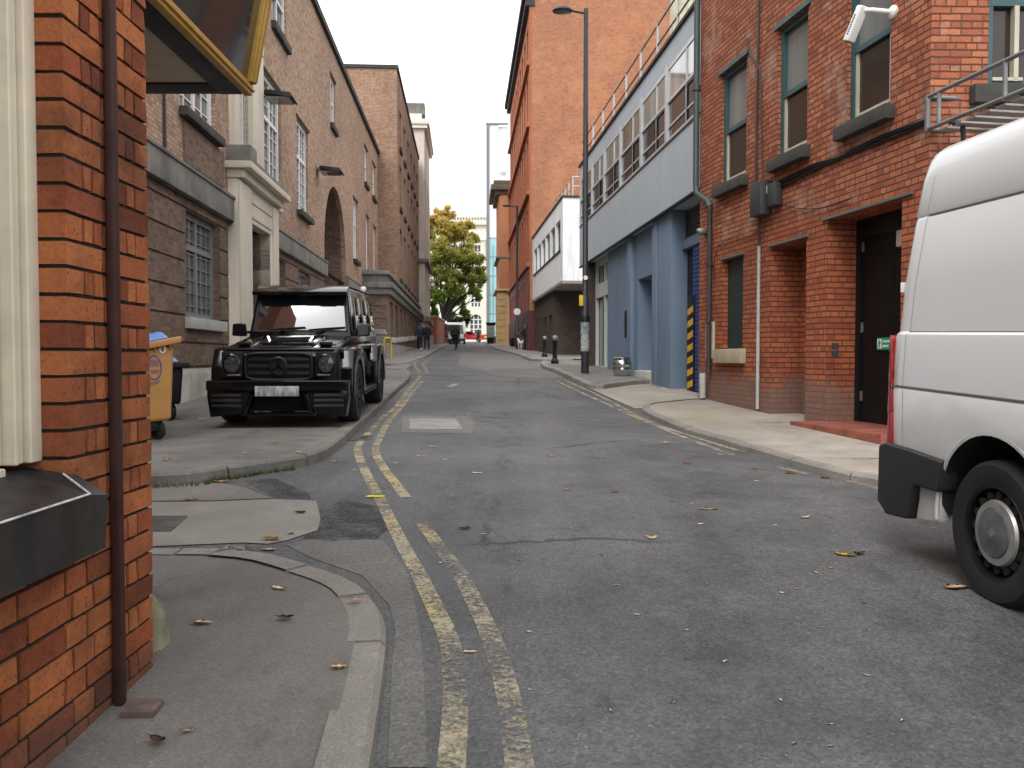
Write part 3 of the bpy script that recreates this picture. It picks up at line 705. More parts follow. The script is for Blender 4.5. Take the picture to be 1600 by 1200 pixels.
# ------------------------------------------------------------------ 4  red brick building, right
FR = Frame((3.42, 15.24), (.17, -1)); S = FR.s_at; LR = S(1447)
FR2 = Frame(tuple(FR.w(LR, 0, 0))[:2], (1, .02))
Rb = fthing('brick_building', 'red brick building with teal sash windows and a dark doorway beside the white van', 'building', FR)
uw = [(S(1124), S(1163), 4.2, 6.1), (S(1211), S(1257), 4.2, 6.1), (S(1318), S(1385), 4.2, 6.1)]
gwin = (S(1128), S(1160), 1.44, 2.95); rec = (S(1203), S(1258), -.5, 2.95); big = (S(1290), S(1406), -.5, 3.1)
def into(mb, fr, base, fn):
    n0 = len(mb.bm.verts); fn(); mb.bm.verts.ensure_lookup_table()
    M = (T(base.o.x, base.o.y, 0) @ rotz(base.ang)).inverted() @ (T(fr.o.x, fr.o.y, 0) @ rotz(fr.ang))
    bmesh.ops.transform(mb.bm, matrix=M, verts=mb.bm.verts[n0:])
cw = (.62, 1.75, 4.2, 6.1)
mb = MB(); mb.facade(0, LR, 3.2, 10.5, uw, .13)
into(mb, FR2, FR, lambda: mb.facade(0, 7, 3.2, 10.5, [cw], .13))
mb.poly([(0, 0, -1), (0, 0, 10.5), (0, 8, 10.5), (0, 8, -1)]); mb.poly([(0, 0, 10.5), (LR, 0, 10.5), (LR + 2, 8, 10.5), (0, 8, 10.5)])
mb.build('wall', M_BR_R, Rb)
mb = MB(); mb.facade(0, LR, -1, 3.2, [gwin, rec, big], .5); into(mb, FR2, FR, lambda: mb.facade(0, 7, -1, 3.2, [], .1))
mb.poly([(rec[0], .5, -.5), (rec[1], .5, -.5), (rec[1], .5, 2.95), (rec[0], .5, 2.95)])
mb.build('ground_storey', M_BR_RL, Rb)
for o in uw:
    wdw = window(Rb, *o, .11, M_TEAL, GL_GREY, fw=.075, cols=(), rows=(.48,), bar=.035, sill=M_SILL_D, lint=M_TEAL, so=.13, sh=.17)
    zm = o[2] + (o[3] - o[2]) * .48
    MB().box(o[0] + .076, o[1] - .076, .10, .1135, o[2] + .076, zm - .036).build('lower_pane', GL_BROWN, wdw)
    mb = MB(); e = .045; x0, x1, z0, z1 = o[0] + .078, o[1] - .078, o[2] + .078, zm - .038
    mb.box(x0, x0 + e, .07, .099, z0, z1); mb.box(x1 - e, x1, .07, .099, z0, z1); mb.box(x0 + e, x1 - e, .07, .099, z0, z0 + e); mb.build('sash', M_CREAMP, wdw)
def inR(mb, name, m, par=Rb, **k):
    M = (T(FR.o.x, FR.o.y, 0) @ rotz(FR.ang)).inverted() @ (T(FR2.o.x, FR2.o.y, 0) @ rotz(FR2.ang))
    mb.bm.transform(M); return mb.build(name, m, par, **k)
a, b, c, d = cw; zm = c + (d - c) * .48; mb = MB()
mb.box(a, a + .075, .05, .11, c, d); mb.box(b - .075, b, .05, .11, c, d); mb.box(a, b, .052, .11, c, c + .075); mb.box(a, b, .045, .11, zm - .04, zm + .04); mb.box(a, b, .052, .11, d - .07, d)
cwo = inR(mb, 'window', M_TEAL); inR(MB().box(a + .01, b - .01, .115, .14, c + .01, d - .01), 'pane', GL_BROWN, cwo)
inR(MB().box(a + .3, a + .35, .03, .11, c + .07, zm - .04).box(a + .07, a + .4, .03, .11, c + .075, c + .11), 'sash', M_CREAMP, cwo)
inR(MB().box(a - .2, b + .2, -.12, .04, c - .2, c - .003), 'sill', M_SILL_D, cwo, bevel=.01)
a, b, c, d = gwin; mb = MB(); mb.box(a, b, .10, .2, c, d); gs = mb.build('window_shutter', mat("dark_green_board", (.012, .032, .03), .45, dirt=.2), Rb)
MB().box(a - .16, b + .12, -.1, .14, c - .24, c - .004).build('sill', mat("buff_stone_sill", (.34, .29, .20), .85, var=.2, bump=.3), gs, bevel=.015)
mb = MB()
M_FLASH = mat("lead_flashing", (.10, .125, .115), .6)
for o in (gwin, rec, (big[0] - .04, big[1] + .14, 0, big[3])): MB().box(o[0] - .06, o[1] + .06, -.03, .04, o[3] + .002, o[3] + .035).build('lintel', M_FLASH, Rb)
gl0 = gz(10) + H4
mb = MB(); mb.box(big[0] + .0, big[0] + .09, .42, .5, gl0, 3.1); mb.box(big[1] - .09, big[1], .42, .5, gl0, 3.1); mb.box(big[0] + .09, big[1] - .09, .42, .5, 2.85, 3.1); mb.build('door_frame', M_BLACK, Rb)
dr = MB().box(big[0] + .09, (big[0] + big[1]) / 2 - .003, .45, .5, gl0 + .03, 2.85).box((big[0] + big[1]) / 2 + .003, big[1] - .09, .45, .5, gl0 + .03, 2.85).build('door', mat("black_door_paint", (.006, .0065, .007), .45, spec=.2), Rb)
mb = MB()
for z in (.35, 1.25, 2.3): mb.box(big[0] + .1, big[0] + .14, .435, .452, gl0 + z, gl0 + z + .13)
mb.build('hinge', M_STEEL, dr)
MB().box(big[1] - .55, big[1] - .12, .30, .42, 2.62, 2.82).build('light_fitting', M_CREAMP, Rb, bevel=.02)
s_, z_ = FR.pix(1384, 537, .44); sg = MB().box(s_ - .16, s_ + .16, .425, .449, z_ - .075, z_ + .075).build('door_sign', mat("green_sign", (.02, .27, .13), .4, var=.03), dr)
mb = MB(); X0, Y0 = s_ - .105, .423
mb.box(X0 - .045, X0 + .045, Y0 - .001, Y0 + .003, z_ - .058, z_ + .058); mb.build('pictogram_panel', M_WFRAME, sg)
mb = MB()
for x0, z0, x1, z1 in ((-.01, .03, .012, .05), (-.02, -.01, .012, .028), (-.035, -.05, -.015, -.01), (.0, -.05, .02, -.012), (.012, .0, .035, .014)): mb.box(X0 + x0, X0 + x1, Y0 - .004, Y0 - .0015, z_ + z0, z_ + z1)
mb.build('pictogram', mat("green_sign_mark", (.02, .27, .13), .4), sg)
mb = MB(); random.seed(3)
for row in (.03, -.028):
    x = s_ - .035
    for k in range(7 if row > 0 else 6):
        mb.box(x, x + .012, Y0 - .001, Y0 + .003, z_ + row - .014, z_ + row + .014); x += .0185 if k % 3 else .022
mb.build('lettering', M_WFRAME, sg)
mb = MB(); mb.box(big[0] - .15, big[1] + .3, -.42, .45, gl0 - .1, gl0 + .075); mb.build('door_step', mat("red_tile_step", (.25, .075, .05), .55, var=.3, vs=6, dirt=.4), Rb, bevel=.01)
s_, z_ = FR.pix(1306, 547); mb = MB(); mb.box(s_ - .05, s_ + .05, -.03, .01, z_ - .09, z_ - .005).box(s_ - .05, s_ + .05, -.03, .01, z_ + .01, z_ + .09); mb.build('junction_plate', M_STEEL_D, Rb)
s0_, _ = FR.pix(1106, 520); s1_, _ = FR.pix(1117, 520); mb = MB()
zt, zb = FR.pix(1111, 503)[1], FR.pix(1111, 560)[1]; mb.box(s0_, s0_ + .05, -.04, .02, zb, zt); mb.box(s1_ - .05, s1_, -.04, .02, zb, zt); mb.box(s0_ + .05, s1_ - .05, -.04, .02, zt - .05, zt)
mb.build('stone_notch', mat("pale_notch", (.42, .38, .30), .8), Rb)

# fittings on the red brick wall
def rthing(name, label, cat, group=None): return fthing(name, label, cat, FR, group)
o = rthing('downpipe', 'green painted downpipe at the corner of the red brick wall, swan-necked into a dark pipe', 'drainpipe')
s1_ = .05; s2_ = S(1113); zj = FR.pix(1093, 305)[1]
MB().tube([(s1_, -.1, 10.4), (s1_, -.1, zj + .15), (s1_ + .05, -.1, zj), (s2_ - .05, -.08, zj - .22), (s2_, -.07, zj - .32)], .055, 10).tube([(s1_, -.1, 6.1), (s1_, -.1, 6.2)], .075, 10).build('upper_pipe', M_GREENPIPE, o, smooth=50)
zz = FR.pix(1108, 585)[1]; mb = MB().tube([(s2_, -.07, zj - .3), (s2_, -.07, zz)], .045, 10)
for z in (2.9, 1.9): mb.tube([(s2_, -.07, z), (s2_, -.07, z + .08)], .06, 10)
mb.build('lower_pipe', M_PIPE_D, o, smooth=50)
MB().tube([(S(1108), -.12, zz + .02), (S(1108), -.12, gz(14.7) + .1)], .06, 10).build('foot_pipe', M_PIPE_W, o, smooth=50)
o = rthing('conduit_pipe', 'thin grey conduit running down the red brick from the black boxes to the pavement', 'pipe')
MB().tube([(S(1188), -.04, FR.pix(1188, 385)[1]), (S(1188), -.04, .5)], .028, 8).build('lower_conduit', M_PIPE_W, o, smooth=50)
MB().tube([(S(1188), -.04, FR.pix(1188, 384)[1]), (S(1188), -.04, FR.pix(1188, 335)[1])], .02, 8).build('upper_conduit', M_PIPE_D, o, smooth=50)
o = rthing('junction_box', 'cluster of black electrical boxes with cables on the red brick wall', 'electrical box')
for u0, u1, v0, v1, d in ((1184, 1190, 300, 335, .1), (1191, 1207, 289, 335, .2), (1212, 1223, 289, 320, .14)):
    p, z1_ = FR.pix(u0, v0); q_, z0_ = FR.pix(u1, v1); MB().box(p, q_, -d, -.001, z0_, z1_).build('box', M_STEEL_D, o, bevel=.01)
p, z1_ = FR.pix(1206, 291); MB().box(p, p + .07, -.1, -.001, z1_ - .12, z1_).build('white_tag', M_WFRAME, o)
o = rthing('cable', 'black cable bundle sagging across the red brick wall above the doorways', 'cable')
def cab(pts, r):
    mb = MB(); pp = []
    for u, v in pts: s_, z_ = FR.pix(u, v, -.03); pp.append((s_, -.03, z_))
    return mb.tube([Vector(p) for p in smooth_line(pp, .12)], r, 6)
random.seed(5)
for k, dv in enumerate((0, 5, -3)):
    cab([(1205, 291 + dv), (1240, 276 + dv * 1.3), (1275, 259 + dv), (1310, 247 + dv * .4), (1345, 230 + dv * .8), (1380, 215 + dv * 1.2), (1420, 200 + dv), (1445, 190 + dv * .6)], .017).build('strand', M_BLACK, o, smooth=50)
cab([(1215, 318), (1250, 326), (1290, 324), (1330, 310)], .007).build('strand', M_BLACK, o, smooth=50)
o = rthing('cable', 'pair of dark cables running straight up the red brick wall beside the first teal window', 'cable')
cab([(1181, 300), (1182, 200), (1184, 100), (1187, -40)], .02).build('strand', M_PIPE_D, o, smooth=50)
cab([(1192, 290), (1190, 200), (1187, 110), (1172, 85), (1168, 60)], .012).build('strand', M_PIPE_D, o, smooth=50)
o = rthing('cable', 'thin looped wire over the small green shuttered window', 'cable')
cab([(1116, 440), (1118, 395), (1130, 378), (1155, 371), (1178, 367), (1186, 358)], .008).build('strand', M_PIPE_D, o, smooth=50)
s_, z_ = FR.pix(1106, 365); o = thing('wall_sensor', 'small grey dome lamp on the red brick beside the dark downpipe', 'lamp', FR.w(s_, 0, z_), FR.ang)
MB().lathe([(.07, 0), (.07, .03), (.03, .05)], 14, rotx(R(90))).build('base', M_STEEL_D, o, smooth=40)
MB().lathe([(.03, .04), (.06, .07), (.065, .14), (.04, .2), (.01, .22)], 14, rotx(R(75))).build('head', M_STEEL, o, smooth=60)
# white box camera in front of the third window
s_, z_ = FR.pix(1385, 18, -.1); o = thing('security_camera', 'large white box security camera hanging in front of the upper teal window', 'camera', FR.w(s_, 0, z_), FR.ang)
MB().lathe([(.07, 0), (.075, .03), (.04, .06)], 16, rotx(R(90))).tube([(0, -.05, 0), (-.1, -.2, .05), (-.22, -.3, .09), (-.3, -.3, .06)], .028, 10).build('bracket', M_WFRAME, o, smooth=50)
Mx = T(-.27, -.31, -.05) @ roty(R(-66)) @ rotz(R(12))
MB().box(-.20, .20, -.055, .055, -.055, .055, Mx).build('housing', M_WFRAME, o, bevel=.022, seg=3)
mb = MB(); random.seed(9)
for k in range(9): mb.box(-.13 + k * .026, -.13 + k * .026 + .016, -.058, -.0545, -.016, .016, Mx)
mb.build('lettering', M_STEEL_D, o)
MB().box(-.205, -.198, -.042, .042, -.042, .042, Mx).build('lens', M_BLACK, o)
# steel gantry at the corner
o = rthing('steel_gantry', 'grey steel fire escape landing with rails, above the white van', 'fire escape')
dirn = (FR.w(LR, 0, 0), FR.d)
zt = CAM_H + 403 / FPX * 8.95; zb = CAM_H + 353 / FPX * 8.95; s0_ = LR + .03
rl = MB()
for z in (zt, zb): rl.tube([(s0_, -.05, z), (s0_ + 3.2, -.05, z)], .024, 8)
rl.tube([(s0_, -.05, zt), (s0_, .75, zt)], .022, 8).tube([(s0_, -.05, zb), (s0_, .75, zb)], .024, 8).tube([(s0_ + .1, .45, zb), (s0_ + 3.2, .45, zb)], .022, 8)
rl.build('rail', M_STEEL, o, smooth=50)
for k in (0, .18, 1.1, 2.0, 2.9): MB().tube([(s0_ + k, -.05, zb - .02), (s0_ + k, -.05, zt)], .022 if k else .03, 8).build('post', M_STEEL, o, smooth=50)
mb = MB()
for k in range(16): mb.box(s0_ + .12 + k * .2, s0_ + .25 + k * .2, 0, .95, zb - .05, zb - .03)
mb.build('grating', mat("pale_grating", (.33, .34, .34), .5, metal=.3), o)
mb = MB()
for k in (.35, 1.3, 2.3): mb.tube([(s0_ + k, .1, zb - .05), (s0_ + k, .12, zb - .45), (s0_ + k, .9, zb - .8)], .025, 8); mb.tube([(s0_ + k, -.05, zb - .02), (s0_ + k, .95, zb - .02)], .024, 8)
mb.build('bracket', M_STEEL_D, o, smooth=50)
# ------------------------------------------------------------------ 5  grey office block with blue ground floor
FG = Frame((2.328, 28.8), (.082, -1)); S = FG.s_at; LG = S(1091)
Gb = fthing('office_building', 'pale grey office block with a long upper window strip over a blue rendered ground floor', 'building', FG)
edges = [S(905.5), S(924), S(943), S(968), S(1000), S(1039.5), LG]; edges[0] = .12
ops = [(a + .09, b - .09, 5.8, 7.36) for a, b in zip(edges, edges[1:])]
shell(MB(), LG, 4.4, 7.8, 8, ops, .1).build('upper_storey', M_GREYPANEL, Gb)
MB().box(-.04, LG + .02, -.05, 8, 7.802, 7.87).build('coping', M_COPING, Gb)
MB().box(-.03, LG, -.03, .08, 4.37, 4.398).box(0, LG, -.02, .02, 5.74, 5.78).build('drip_edge', M_STEEL_D, Gb)
M_BLINDP = glass('office_glass_pale_blind', (.34, .33, .29), .05, .5, .35, 1.4, (1, 1, .1), ior=2.2)
gls = [GL_BLIND, M_BLINDP, M_BLINDP, GL_BLIND, M_BLINDP, M_BLINDP]
for e in edges[1:-1]: MB().box(e - .088, e + .088, -.02, .0, 5.79, 7.4).build('mullion', M_ALU, Gb)
for i, o in enumerate(ops):
    a, b, c, d = o; m1 = a + (b - a) * .62; mb = MB(); f = .03
    for x0, x1 in ((a, a + f), (b - f, b), (m1 - .025, m1 + .025)): mb.box(x0, x1, .0, .06, c, d)
    mb.box(a, b, .002, .08, d - .1, d); mb.box(a, b, .002, .08, c, c + .05); mb.box(a, b, -.008, .08, c + .78, c + .84); mb.box(a, b, .002, .08, c + .26, c + .30)
    w_ = mb.build('window', M_ALU, Gb)
    MB().box(a, b, .018, .05, c + .84, d - .1).build('upper_pane', gls[i], w_)
    MB().box(a, m1, .03, .055, c + .05, c + .78).build('lower_pane', GL_BROWN if i % 2 else GL_DARK, w_)
    MB().box(m1 + .03, b, .02, .055, c + .05, c + .78).build('casement', GL_DARK, w_)
    MB().box(m1 + .03, b - .03, -.003, .019, c + .72, c + .775).box(m1 + .03, m1 + .07, -.003, .019, c + .05, c + .72).build('casement_frame', M_BLACK, w_)
rl = MB()
for z in (8.28, 8.72): rl.tube([(-.2, .12, z), (LG - .1, .12, z)], .022, 6)
hr = rl.build('roof_rail', M_STEEL, Gb, smooth=50)
mb = MB()
for k in range(9): x = .3 + k * (LG - .6) / 8; mb.tube([(x, .12, 7.85), (x, .12, 8.72)], .03, 6)
mb.build('rail_post', M_ALU, Gb)
# blue rendered ground floor, set just behind the upper storey
SET = .20; S2 = lambda u, d=SET: FG.s_at(u, d); Z2 = lambda u, v, d=SET: FG.pix(u, v, d)[1]
pl0, pl1 = S2(1019, .10), S2(1047, .10)
do = (S2(996.5), pl0 + .02, .2, Z2(997, 437))
mb = MB(); mb.facade(S2(949), pl0 + .3, .2, 4.4, [do], .55, y=SET); mb.build('ground_floor', M_BLUE, Gb)
MB().box(do[0], do[1], SET + .5, SET + .56, .2, 4).build('door', mat("blue_grey_door", (.10, .145, .21), .5), Gb)
MB().box(S2(985), S2(990.5), SET - .10, SET + .02, .2, 4.395).build('pilaster', M_BLUE, Gb, bevel=.01)
MB().box(do[0] - .02, do[1] - .1, SET - .1, SET + .5, .3, Z2(1003, 579)).build('step', M_SILL_L, Gb, bevel=.02)
v0, v1 = Z2(980, 527), Z2(980, 486); s0_, s1_ = S2(976), S2(985); mb = MB(); y_ = SET
for i in range(8): z = v0 + (v1 - v0) * (i + .1) / 8; mb.hexa([(s0_, y_ - .015, z), (s1_, y_ - .015, z), (s0_, y_, z), (s1_, y_, z), (s0_, y_ - .003, z + .1), (s1_, y_ - .003, z + .1), (s0_, y_, z + .1), (s1_, y_, z + .1)])
mb.build('louvre_vent', M_BLACK, Gb)
# corner pillar at the vehicle entry
MB().box(pl0, pl1, .10, .50, .2, 4.392).build('corner_pillar', M_BLUE, Gb, bevel=.012)
MB().box(pl0 + .03, pl0 + .42, .075, .0995, .2, 4.385).build('pillar_strip', M_BLUE, Gb, bevel=.006)
# glazed shop door
d0, d1 = S2(931, .3), S2(949) ; mb = MB(); y_ = .28; mdl = d0 + (d1 - d0) * .62
for x0, x1 in ((d0, d0 + .12), (d1 - .06, d1), (mdl - .05, mdl + .05)): mb.box(x0, x1, y_, y_ + .1, .6, 4.39)
mb.box(d0, d1, y_ - .005, y_ + .1, Z2(940, 462), Z2(940, 440)); mb.box(d0, d1, y_ - .003, y_ + .1, .7, 1.02); mb.box(d0, d1, y_ - .003, y_ + .1, 4.2, 4.385)
fd = mb.build('glazed_door', mat("pale_grey_frame", (.45, .47, .46), .5, var=.05), Gb); MB().box(d0, d1, y_ + .11, y_ + .13, .6, 4.38).build('pane', GL_OLD, fd)
MB().box(S2(921), d0, .02, .6, -.5, 4.385).build('brick_pier', M_BR_F, Gb)
# vehicle entry between the pillar and the red brick corner
e0, e1 = pl1 + .01, LG + .25; ED = .46
MB().box(e0, e1, ED, ED + .06, .3, 3.55).build('entry_door', M_BLACK, Gb)
MB().box(e0, e1, ED - .12, ED + .3, 3.56, 3.75).build('beam', M_BLUE, Gb)
mb = MB()
for i in range(8): mb.box(e0, e1, ED - .05, ED + .02, 3.78 + i * .075, 3.82 + i * .075)
mb.build('louvre_vent', M_STEEL_D, Gb)
h0, h1 = FG.s_at(1073, .36), FG.s_at(1084, .36); zt = FG.pix(1078, 478, .36)[1]; q = FG.w((h0 + h1) / 2, .36, 0); g0 = gz(q.y); q.z = g0
hz = thing('hazard_post', 'black post with yellow hazard chevrons standing by the blue shutter', 'post', q, FG.ang)
hw = (h1 - h0) / 2; H = zt - g0
MB().box(-hw, hw, 0, .08, -.02, H + .2).build('post', M_BLACK, hz, bevel=.006)
mb = MB(); n = 7
for i in range(n):
    z = .05 + i * H / n; k_ = H / n * .52; mb.prism([(-hw + .05, z), (hw - .07, z + .07), (hw - .07, z + .07 + k_), (-hw + .05, z + k_)], 'y', -.006, -.0005)
mb.build('chevron', mat("hazard_yellow", (.62, .33, .03), .6, var=.15, dirt=.55), hz)
sh0 = FG.s_at(1084.5, .42); q = FG.w(sh0, .40, 0); q.z = gz(q.y); o = thing('roller_shutter', 'bright blue shutter panel at the dark vehicle entry beside the brick corner', 'shutter', q, FG.ang)
mb = MB()
for i in range(34): mb.box(0, e1 - sh0, -.02, .03, .02 + i * .088, .02 + i * .088 + .08)
mb.build('shutter', mat("shutter_blue", (.018, .055, .21), .45, dirt=.25), o, bevel=.012)

# ------------------------------------------------------------------ 6  white rendered block on dark brick
FF = Frame((1.3, 53.4), (.079, -1)); S = FF.s_at; LF = 13.95
Fb = fthing('white_building', 'small white rendered block with six dark windows over a dark brown brick base', 'building', FF)
zz = [FF.pix(879, 338)[1], FF.pix(879, 387)[1]]; z1_, z0_ = zz
s0_, s1_ = S(833.5), S(876); n = 6; bw_ = (s1_ - s0_) / n
ops = [(s0_ + i * bw_ + .18, s0_ + (i + 1) * bw_ - .18, z0_, z1_) for i in range(n)]
shell(MB(), LF, 4.92, 8.83, 8, ops, .25).build('upper_storey', M_WHITE_W, Fb)
MB().box(-.05, LF + .06, -.06, 8, 8.832, 8.92).build('coping', M_COPING, Fb)
MB().box(-.04, LF + .05, -.05, 8, 4.78, 4.918).build('floor_slab', M_STONE_P, Fb)
for o in ops: window(Fb, *o, .2, M_GFRAME, GL_GREY if random.random() < .5 else GL_DARK, fw=.06, cols=(), rows=(.3,), bar=.04, sill=M_BLACK, sh=.1, so=.05)
LL = LF - 4.3; mb = MB(); dk = [(1.2, 2.2, 0, 3.7), (3.2, 4.1, 2.6, 3.6), (5.2, 6.2, 0, 3.6), (7.6, 8.6, 1.6, 3.6)]
mb.facade(0, LL, -1, 4.78, dk, .25, y=.15); mb.poly([(LL, .15, -1), (LL, 9, -1), (LL, 9, 4.78), (LL, .15, 4.78)]); mb.build('base', M_BR_F, Fb)
for o in dk: MB().box(o[0], o[1], .3, .36, o[2], o[3]).build('door' if o[2] == 0 else 'window', M_STEEL_D if o[2] == 0 else GL_DARK, Fb)
rl = MB()
for z in (9.4, 9.85): rl.tube([(7, .5, z), (LF - .2, .5, z), (LF - .2, 6, z)], .03, 6)
for k in range(6): rl.tube([(7.5 + k * 1.25, .5, 8.9), (7.5 + k * 1.25, .5, 9.85)], .03, 6)
rl.build('roof_rail', M_ALU, Fb, smooth=50)

# ------------------------------------------------------------------ 7  tall orange brick warehouse
FE = Frame((-.18, 77), (.0566, -1)); LE = 23.4
Eb = fthing('brick_warehouse', 'very tall orange brick warehouse with a red painted lower wall and a maroon plinth', 'building', FE)
ops = []
for i in range(9):
    x = 1.1 + i * 2.45
    for z, h in ((8.0, 3.0), (12.5, 3.2), (16.6, 3.0), (20.4, 2.4)): ops.append((x, x + 1.3, z, z + h))
mb = MB(); mb.facade(0, LE, 7.1, 24, ops, .4)
mb.build('street_wall', M_BR_E_ST, Eb)
mb = MB(); mb.poly([(LE, 0, -1), (LE, 16, -1), (LE, 16, 24), (LE, 0, 24)]); mb.poly([(0, 0, -1), (0, 0, 24), (0, 16, 24), (0, 16, -1)]); mb.poly([(0, 0, 24), (LE, 0, 24), (LE, 16, 24), (0, 16, 24)])
mb.box(LE - 9, LE - .001, .75, 16, 24.001, 30)
mb.build('gable_wall', M_BR_E, Eb)
lops = [(1.1 + i * 2.45, 2.3 + i * 2.45, 4.6, 6.4) for i in range(8)]
mb = MB(); mb.facade(0, LE, 4.3, 7.1, lops, .3, y=-.06); mb.build('painted_wall', M_RED_PAINT, Eb)
MB().box(0, LE + .02, -.12, .3, -1, 4.3).build('plinth', M_MAROON, Eb)
mb = MB()
for z in (7.1, 11.7, 16.0, 19.9): mb.box(-.02, LE + .03, -.22, .05, z, z + .28)
mb.build('string_course', M_BR_E_ST, Eb, bevel=.03)
MB().box(-.1, LE + .1, -.5, .3, 24.002, 24.35).box(-.1, LE + .1, -.3, .298, 23.6, 23.998).build('cornice', M_COPING, Eb)
for o in ops: window(Eb, *o, .38, M_MAROON, GL_DARK, fw=.09, rows=(.5,))
for o in lops: window(Eb, *o, .22, M_MAROON, GL_DARK, fw=.09, rows=(.5,))
MB().box(LE - .35, LE + .015, -.03, .1, 7.3, 24).build('corner_quoins', M_BR_E_ST, Eb)
# chimney stack behind the grey block's roof
st = P(1064, 40, 40); o = thing('chimney_stack', 'cream rendered chimney stack rising behind the rail of the grey office roof', 'chimney', (st.x, 40, 0))
MB().box(-.45, .6, -.4, .4, 8.5, 19).build('stack', mat("cream_render", (.5, .45, .33), .8, dirt=.4), o)
MB().box(-.55, .7, -.5, .5, 19.002, 19.3).build('cap', M_STONE_D, o)

# ------------------------------------------------------------------ 8  terracotta building with sandstone base
FD = Frame((-1.58, 84), (.055, -1)); LD = 7.0
Db = fthing('terracotta_building', 'terracotta fronted building with a yellow sandstone base and dark projecting cornice', 'building', FD)
ops = [(c, c + 1.3, z, z + 2.4) for c in (1.2, 4.2) for z in (4.0, 8.3, 11.3, 14.0)]
mb = MB(); mb.facade(0, LD, 7.6, 17, [o for o in ops if o[2] > 7], .35); mb.poly([(LD, 0, 7.6), (LD, 6, 7.6), (LD, 6, 17), (LD, 0, 17)]); mb.poly([(0, 0, 17), (LD, 0, 17), (LD, 6, 17), (0, 6, 17)]); mb.build('wall', M_BR_D, Db)
mb = MB(); mb.facade(0, LD, -1, 7.4, [o for o in ops if o[2] < 7], .35, y=-.08); mb.poly([(LD, -.08, -1), (LD, 6, -1), (LD, 6, 7.4), (LD, -.08, 7.4)])
for i in range(7): mb.box(LD - .5, LD + .06, -.15, .55, 2.9 + i * .62, 3.46 + i * .62)
mb.build('sandstone_base', M_SAND, Db)
MB().box(-.2, LD + .25, -.35, 6, 7.402, 7.598).build('string_course', M_SAND, Db, bevel=.04)
MB().box(-.2, LD + .18, -.25, 6, 10.4, 10.62).build('ledge', M_STONE_D, Db, bevel=.03)
MB().box(-.2, LD + .2, -.35, 6, 16.2, 16.6).box(-.3, LD + .5, -.75, 6, 16.602, 17.1).box(-.2, LD + .3, -.5, 6, 17.102, 17.5).build('cornice', mat("dark_bronze_cornice", (.13, .10, .075), .8, var=.3), Db, bevel=.05)
MB().box(LD - .02, LD + .12, .1, .9, 7.62, 16.19).build('corner_pier', M_BR_D, Db, bevel=.02)
for o in ops: window(Db, *o, .33, M_MAROON, GL_DARK, rows=(.5,))

# ------------------------------------------------------------------ 9  glass tower and domed library front at the end of the street
FT = Frame((-3.9, 128), (1, 0)); xr = P(793, 500, 128).x + 3.9; xm = P(779, 500, 128).x + 3.9
Tb = fthing('glass_tower', 'tall slim pale teal glass tower with dark vertical edge at the street end', 'building', FT)
zt_ = P(775, 195, 128).z; zw = P(775, 372, 128).z
MB().box(0, xm, 0, 10, 0, zw).build('glazing', GL_TEALT, Tb)
MB().box(0, xm, .01, 10, zw + .003, zt_).build('upper_glazing', mat('sky_reflection_glazing', (.74, .78, .79), .3, var=.04, vs=.2), Tb)  # near-white colour stands in for bright sky reflected in the upper glass
MB().box(xm + .005, xr, .3, 10, 0, zt_ - .2).build('white_cladding', M_WHITE_W, Tb)
MB().box(-.02, .42, -.35, .1, 4, zt_ + .2).build('fin', mat("tower_fin", (.16, .165, .175), .5, var=.1), Tb)
mb = MB()
for i in range(6): mb.box(0, xm, -.05, .02, 5 + i * 2.9, 5.1 + i * 2.9)
for x in (xm * .55, xm * .85): mb.box(x - .05, x + .05, -.08, .02, 3, zw - 1)
mb.build('glazing_bar', mat("tower_bars", (.14, .24, .25), .5), Tb)
for i in range(9): MB().box(xm + .3, xr - .2, .2, .31, 6 + i * 2.9, 6.5 + i * 2.9).build('window_band', M_GREYPANEL, Tb)
MB().box(-.1, xr + .1, -.15, .2, zt_ + .002, zt_ + .3).build('roof_edge', M_STEEL, Tb)
yl = 142; FLb = Frame((-24, yl), (1, 0)); LLb = 21.5
Lb = fthing('library_building', 'grand cream stone classical building at the end of the street with arched windows and columns', 'building', FLb)
zv = lambda v: P(745, v, yl).z
xc = P(743.5, 500, yl).x + 24; bays = [xc - 3.9 * i for i in range(5)]
ops = [(x - .95, x + .95, zv(522), zv(500), 'arch') for x in bays] + [(x - .72, x + .72, zv(479), zv(452)) for x in bays] + [(x - .8, x + .8, zv(425), zv(383)) for x in bays]
shell(MB(), LLb, 0, zv(352), 12, ops, .5).build('wall', M_STONE_LIB, Lb)
MB().box(-.3, LLb + .3, -.5, 12, zv(352) + .002, zv(347)).box(-.3, LLb + .3, -.35, .2, zv(376), zv(371)).box(-.2, LLb + .2, -.3, .2, zv(437), zv(433)).box(-.2, LLb + .2, -.3, .2, zv(431), zv(428)).build('cornice', M_STONE_LIB, Lb, bevel=.05)
MB().box(0, LLb, .8, 12, zv(347) + .002, zv(337)).build('attic', M_STONE_LIB, Lb)
mb = MB()
for i in range(42): mb.box(.1 + i * .5, .4 + i * .5, .6, .799, zv(342), zv(338.5))
mb.build('dentils', M_STONE_P, Lb)
mb = MB()
for x in bays:
    for s in (-1.45, 1.45): mb.lathe([(.42, zv(427)), (.36, zv(424)), (.32, zv(382)), (.44, zv(378))], 14, T(x + s, -.15, 0))
mb.build('column', M_STONE_LIB, Lb, smooth=40)
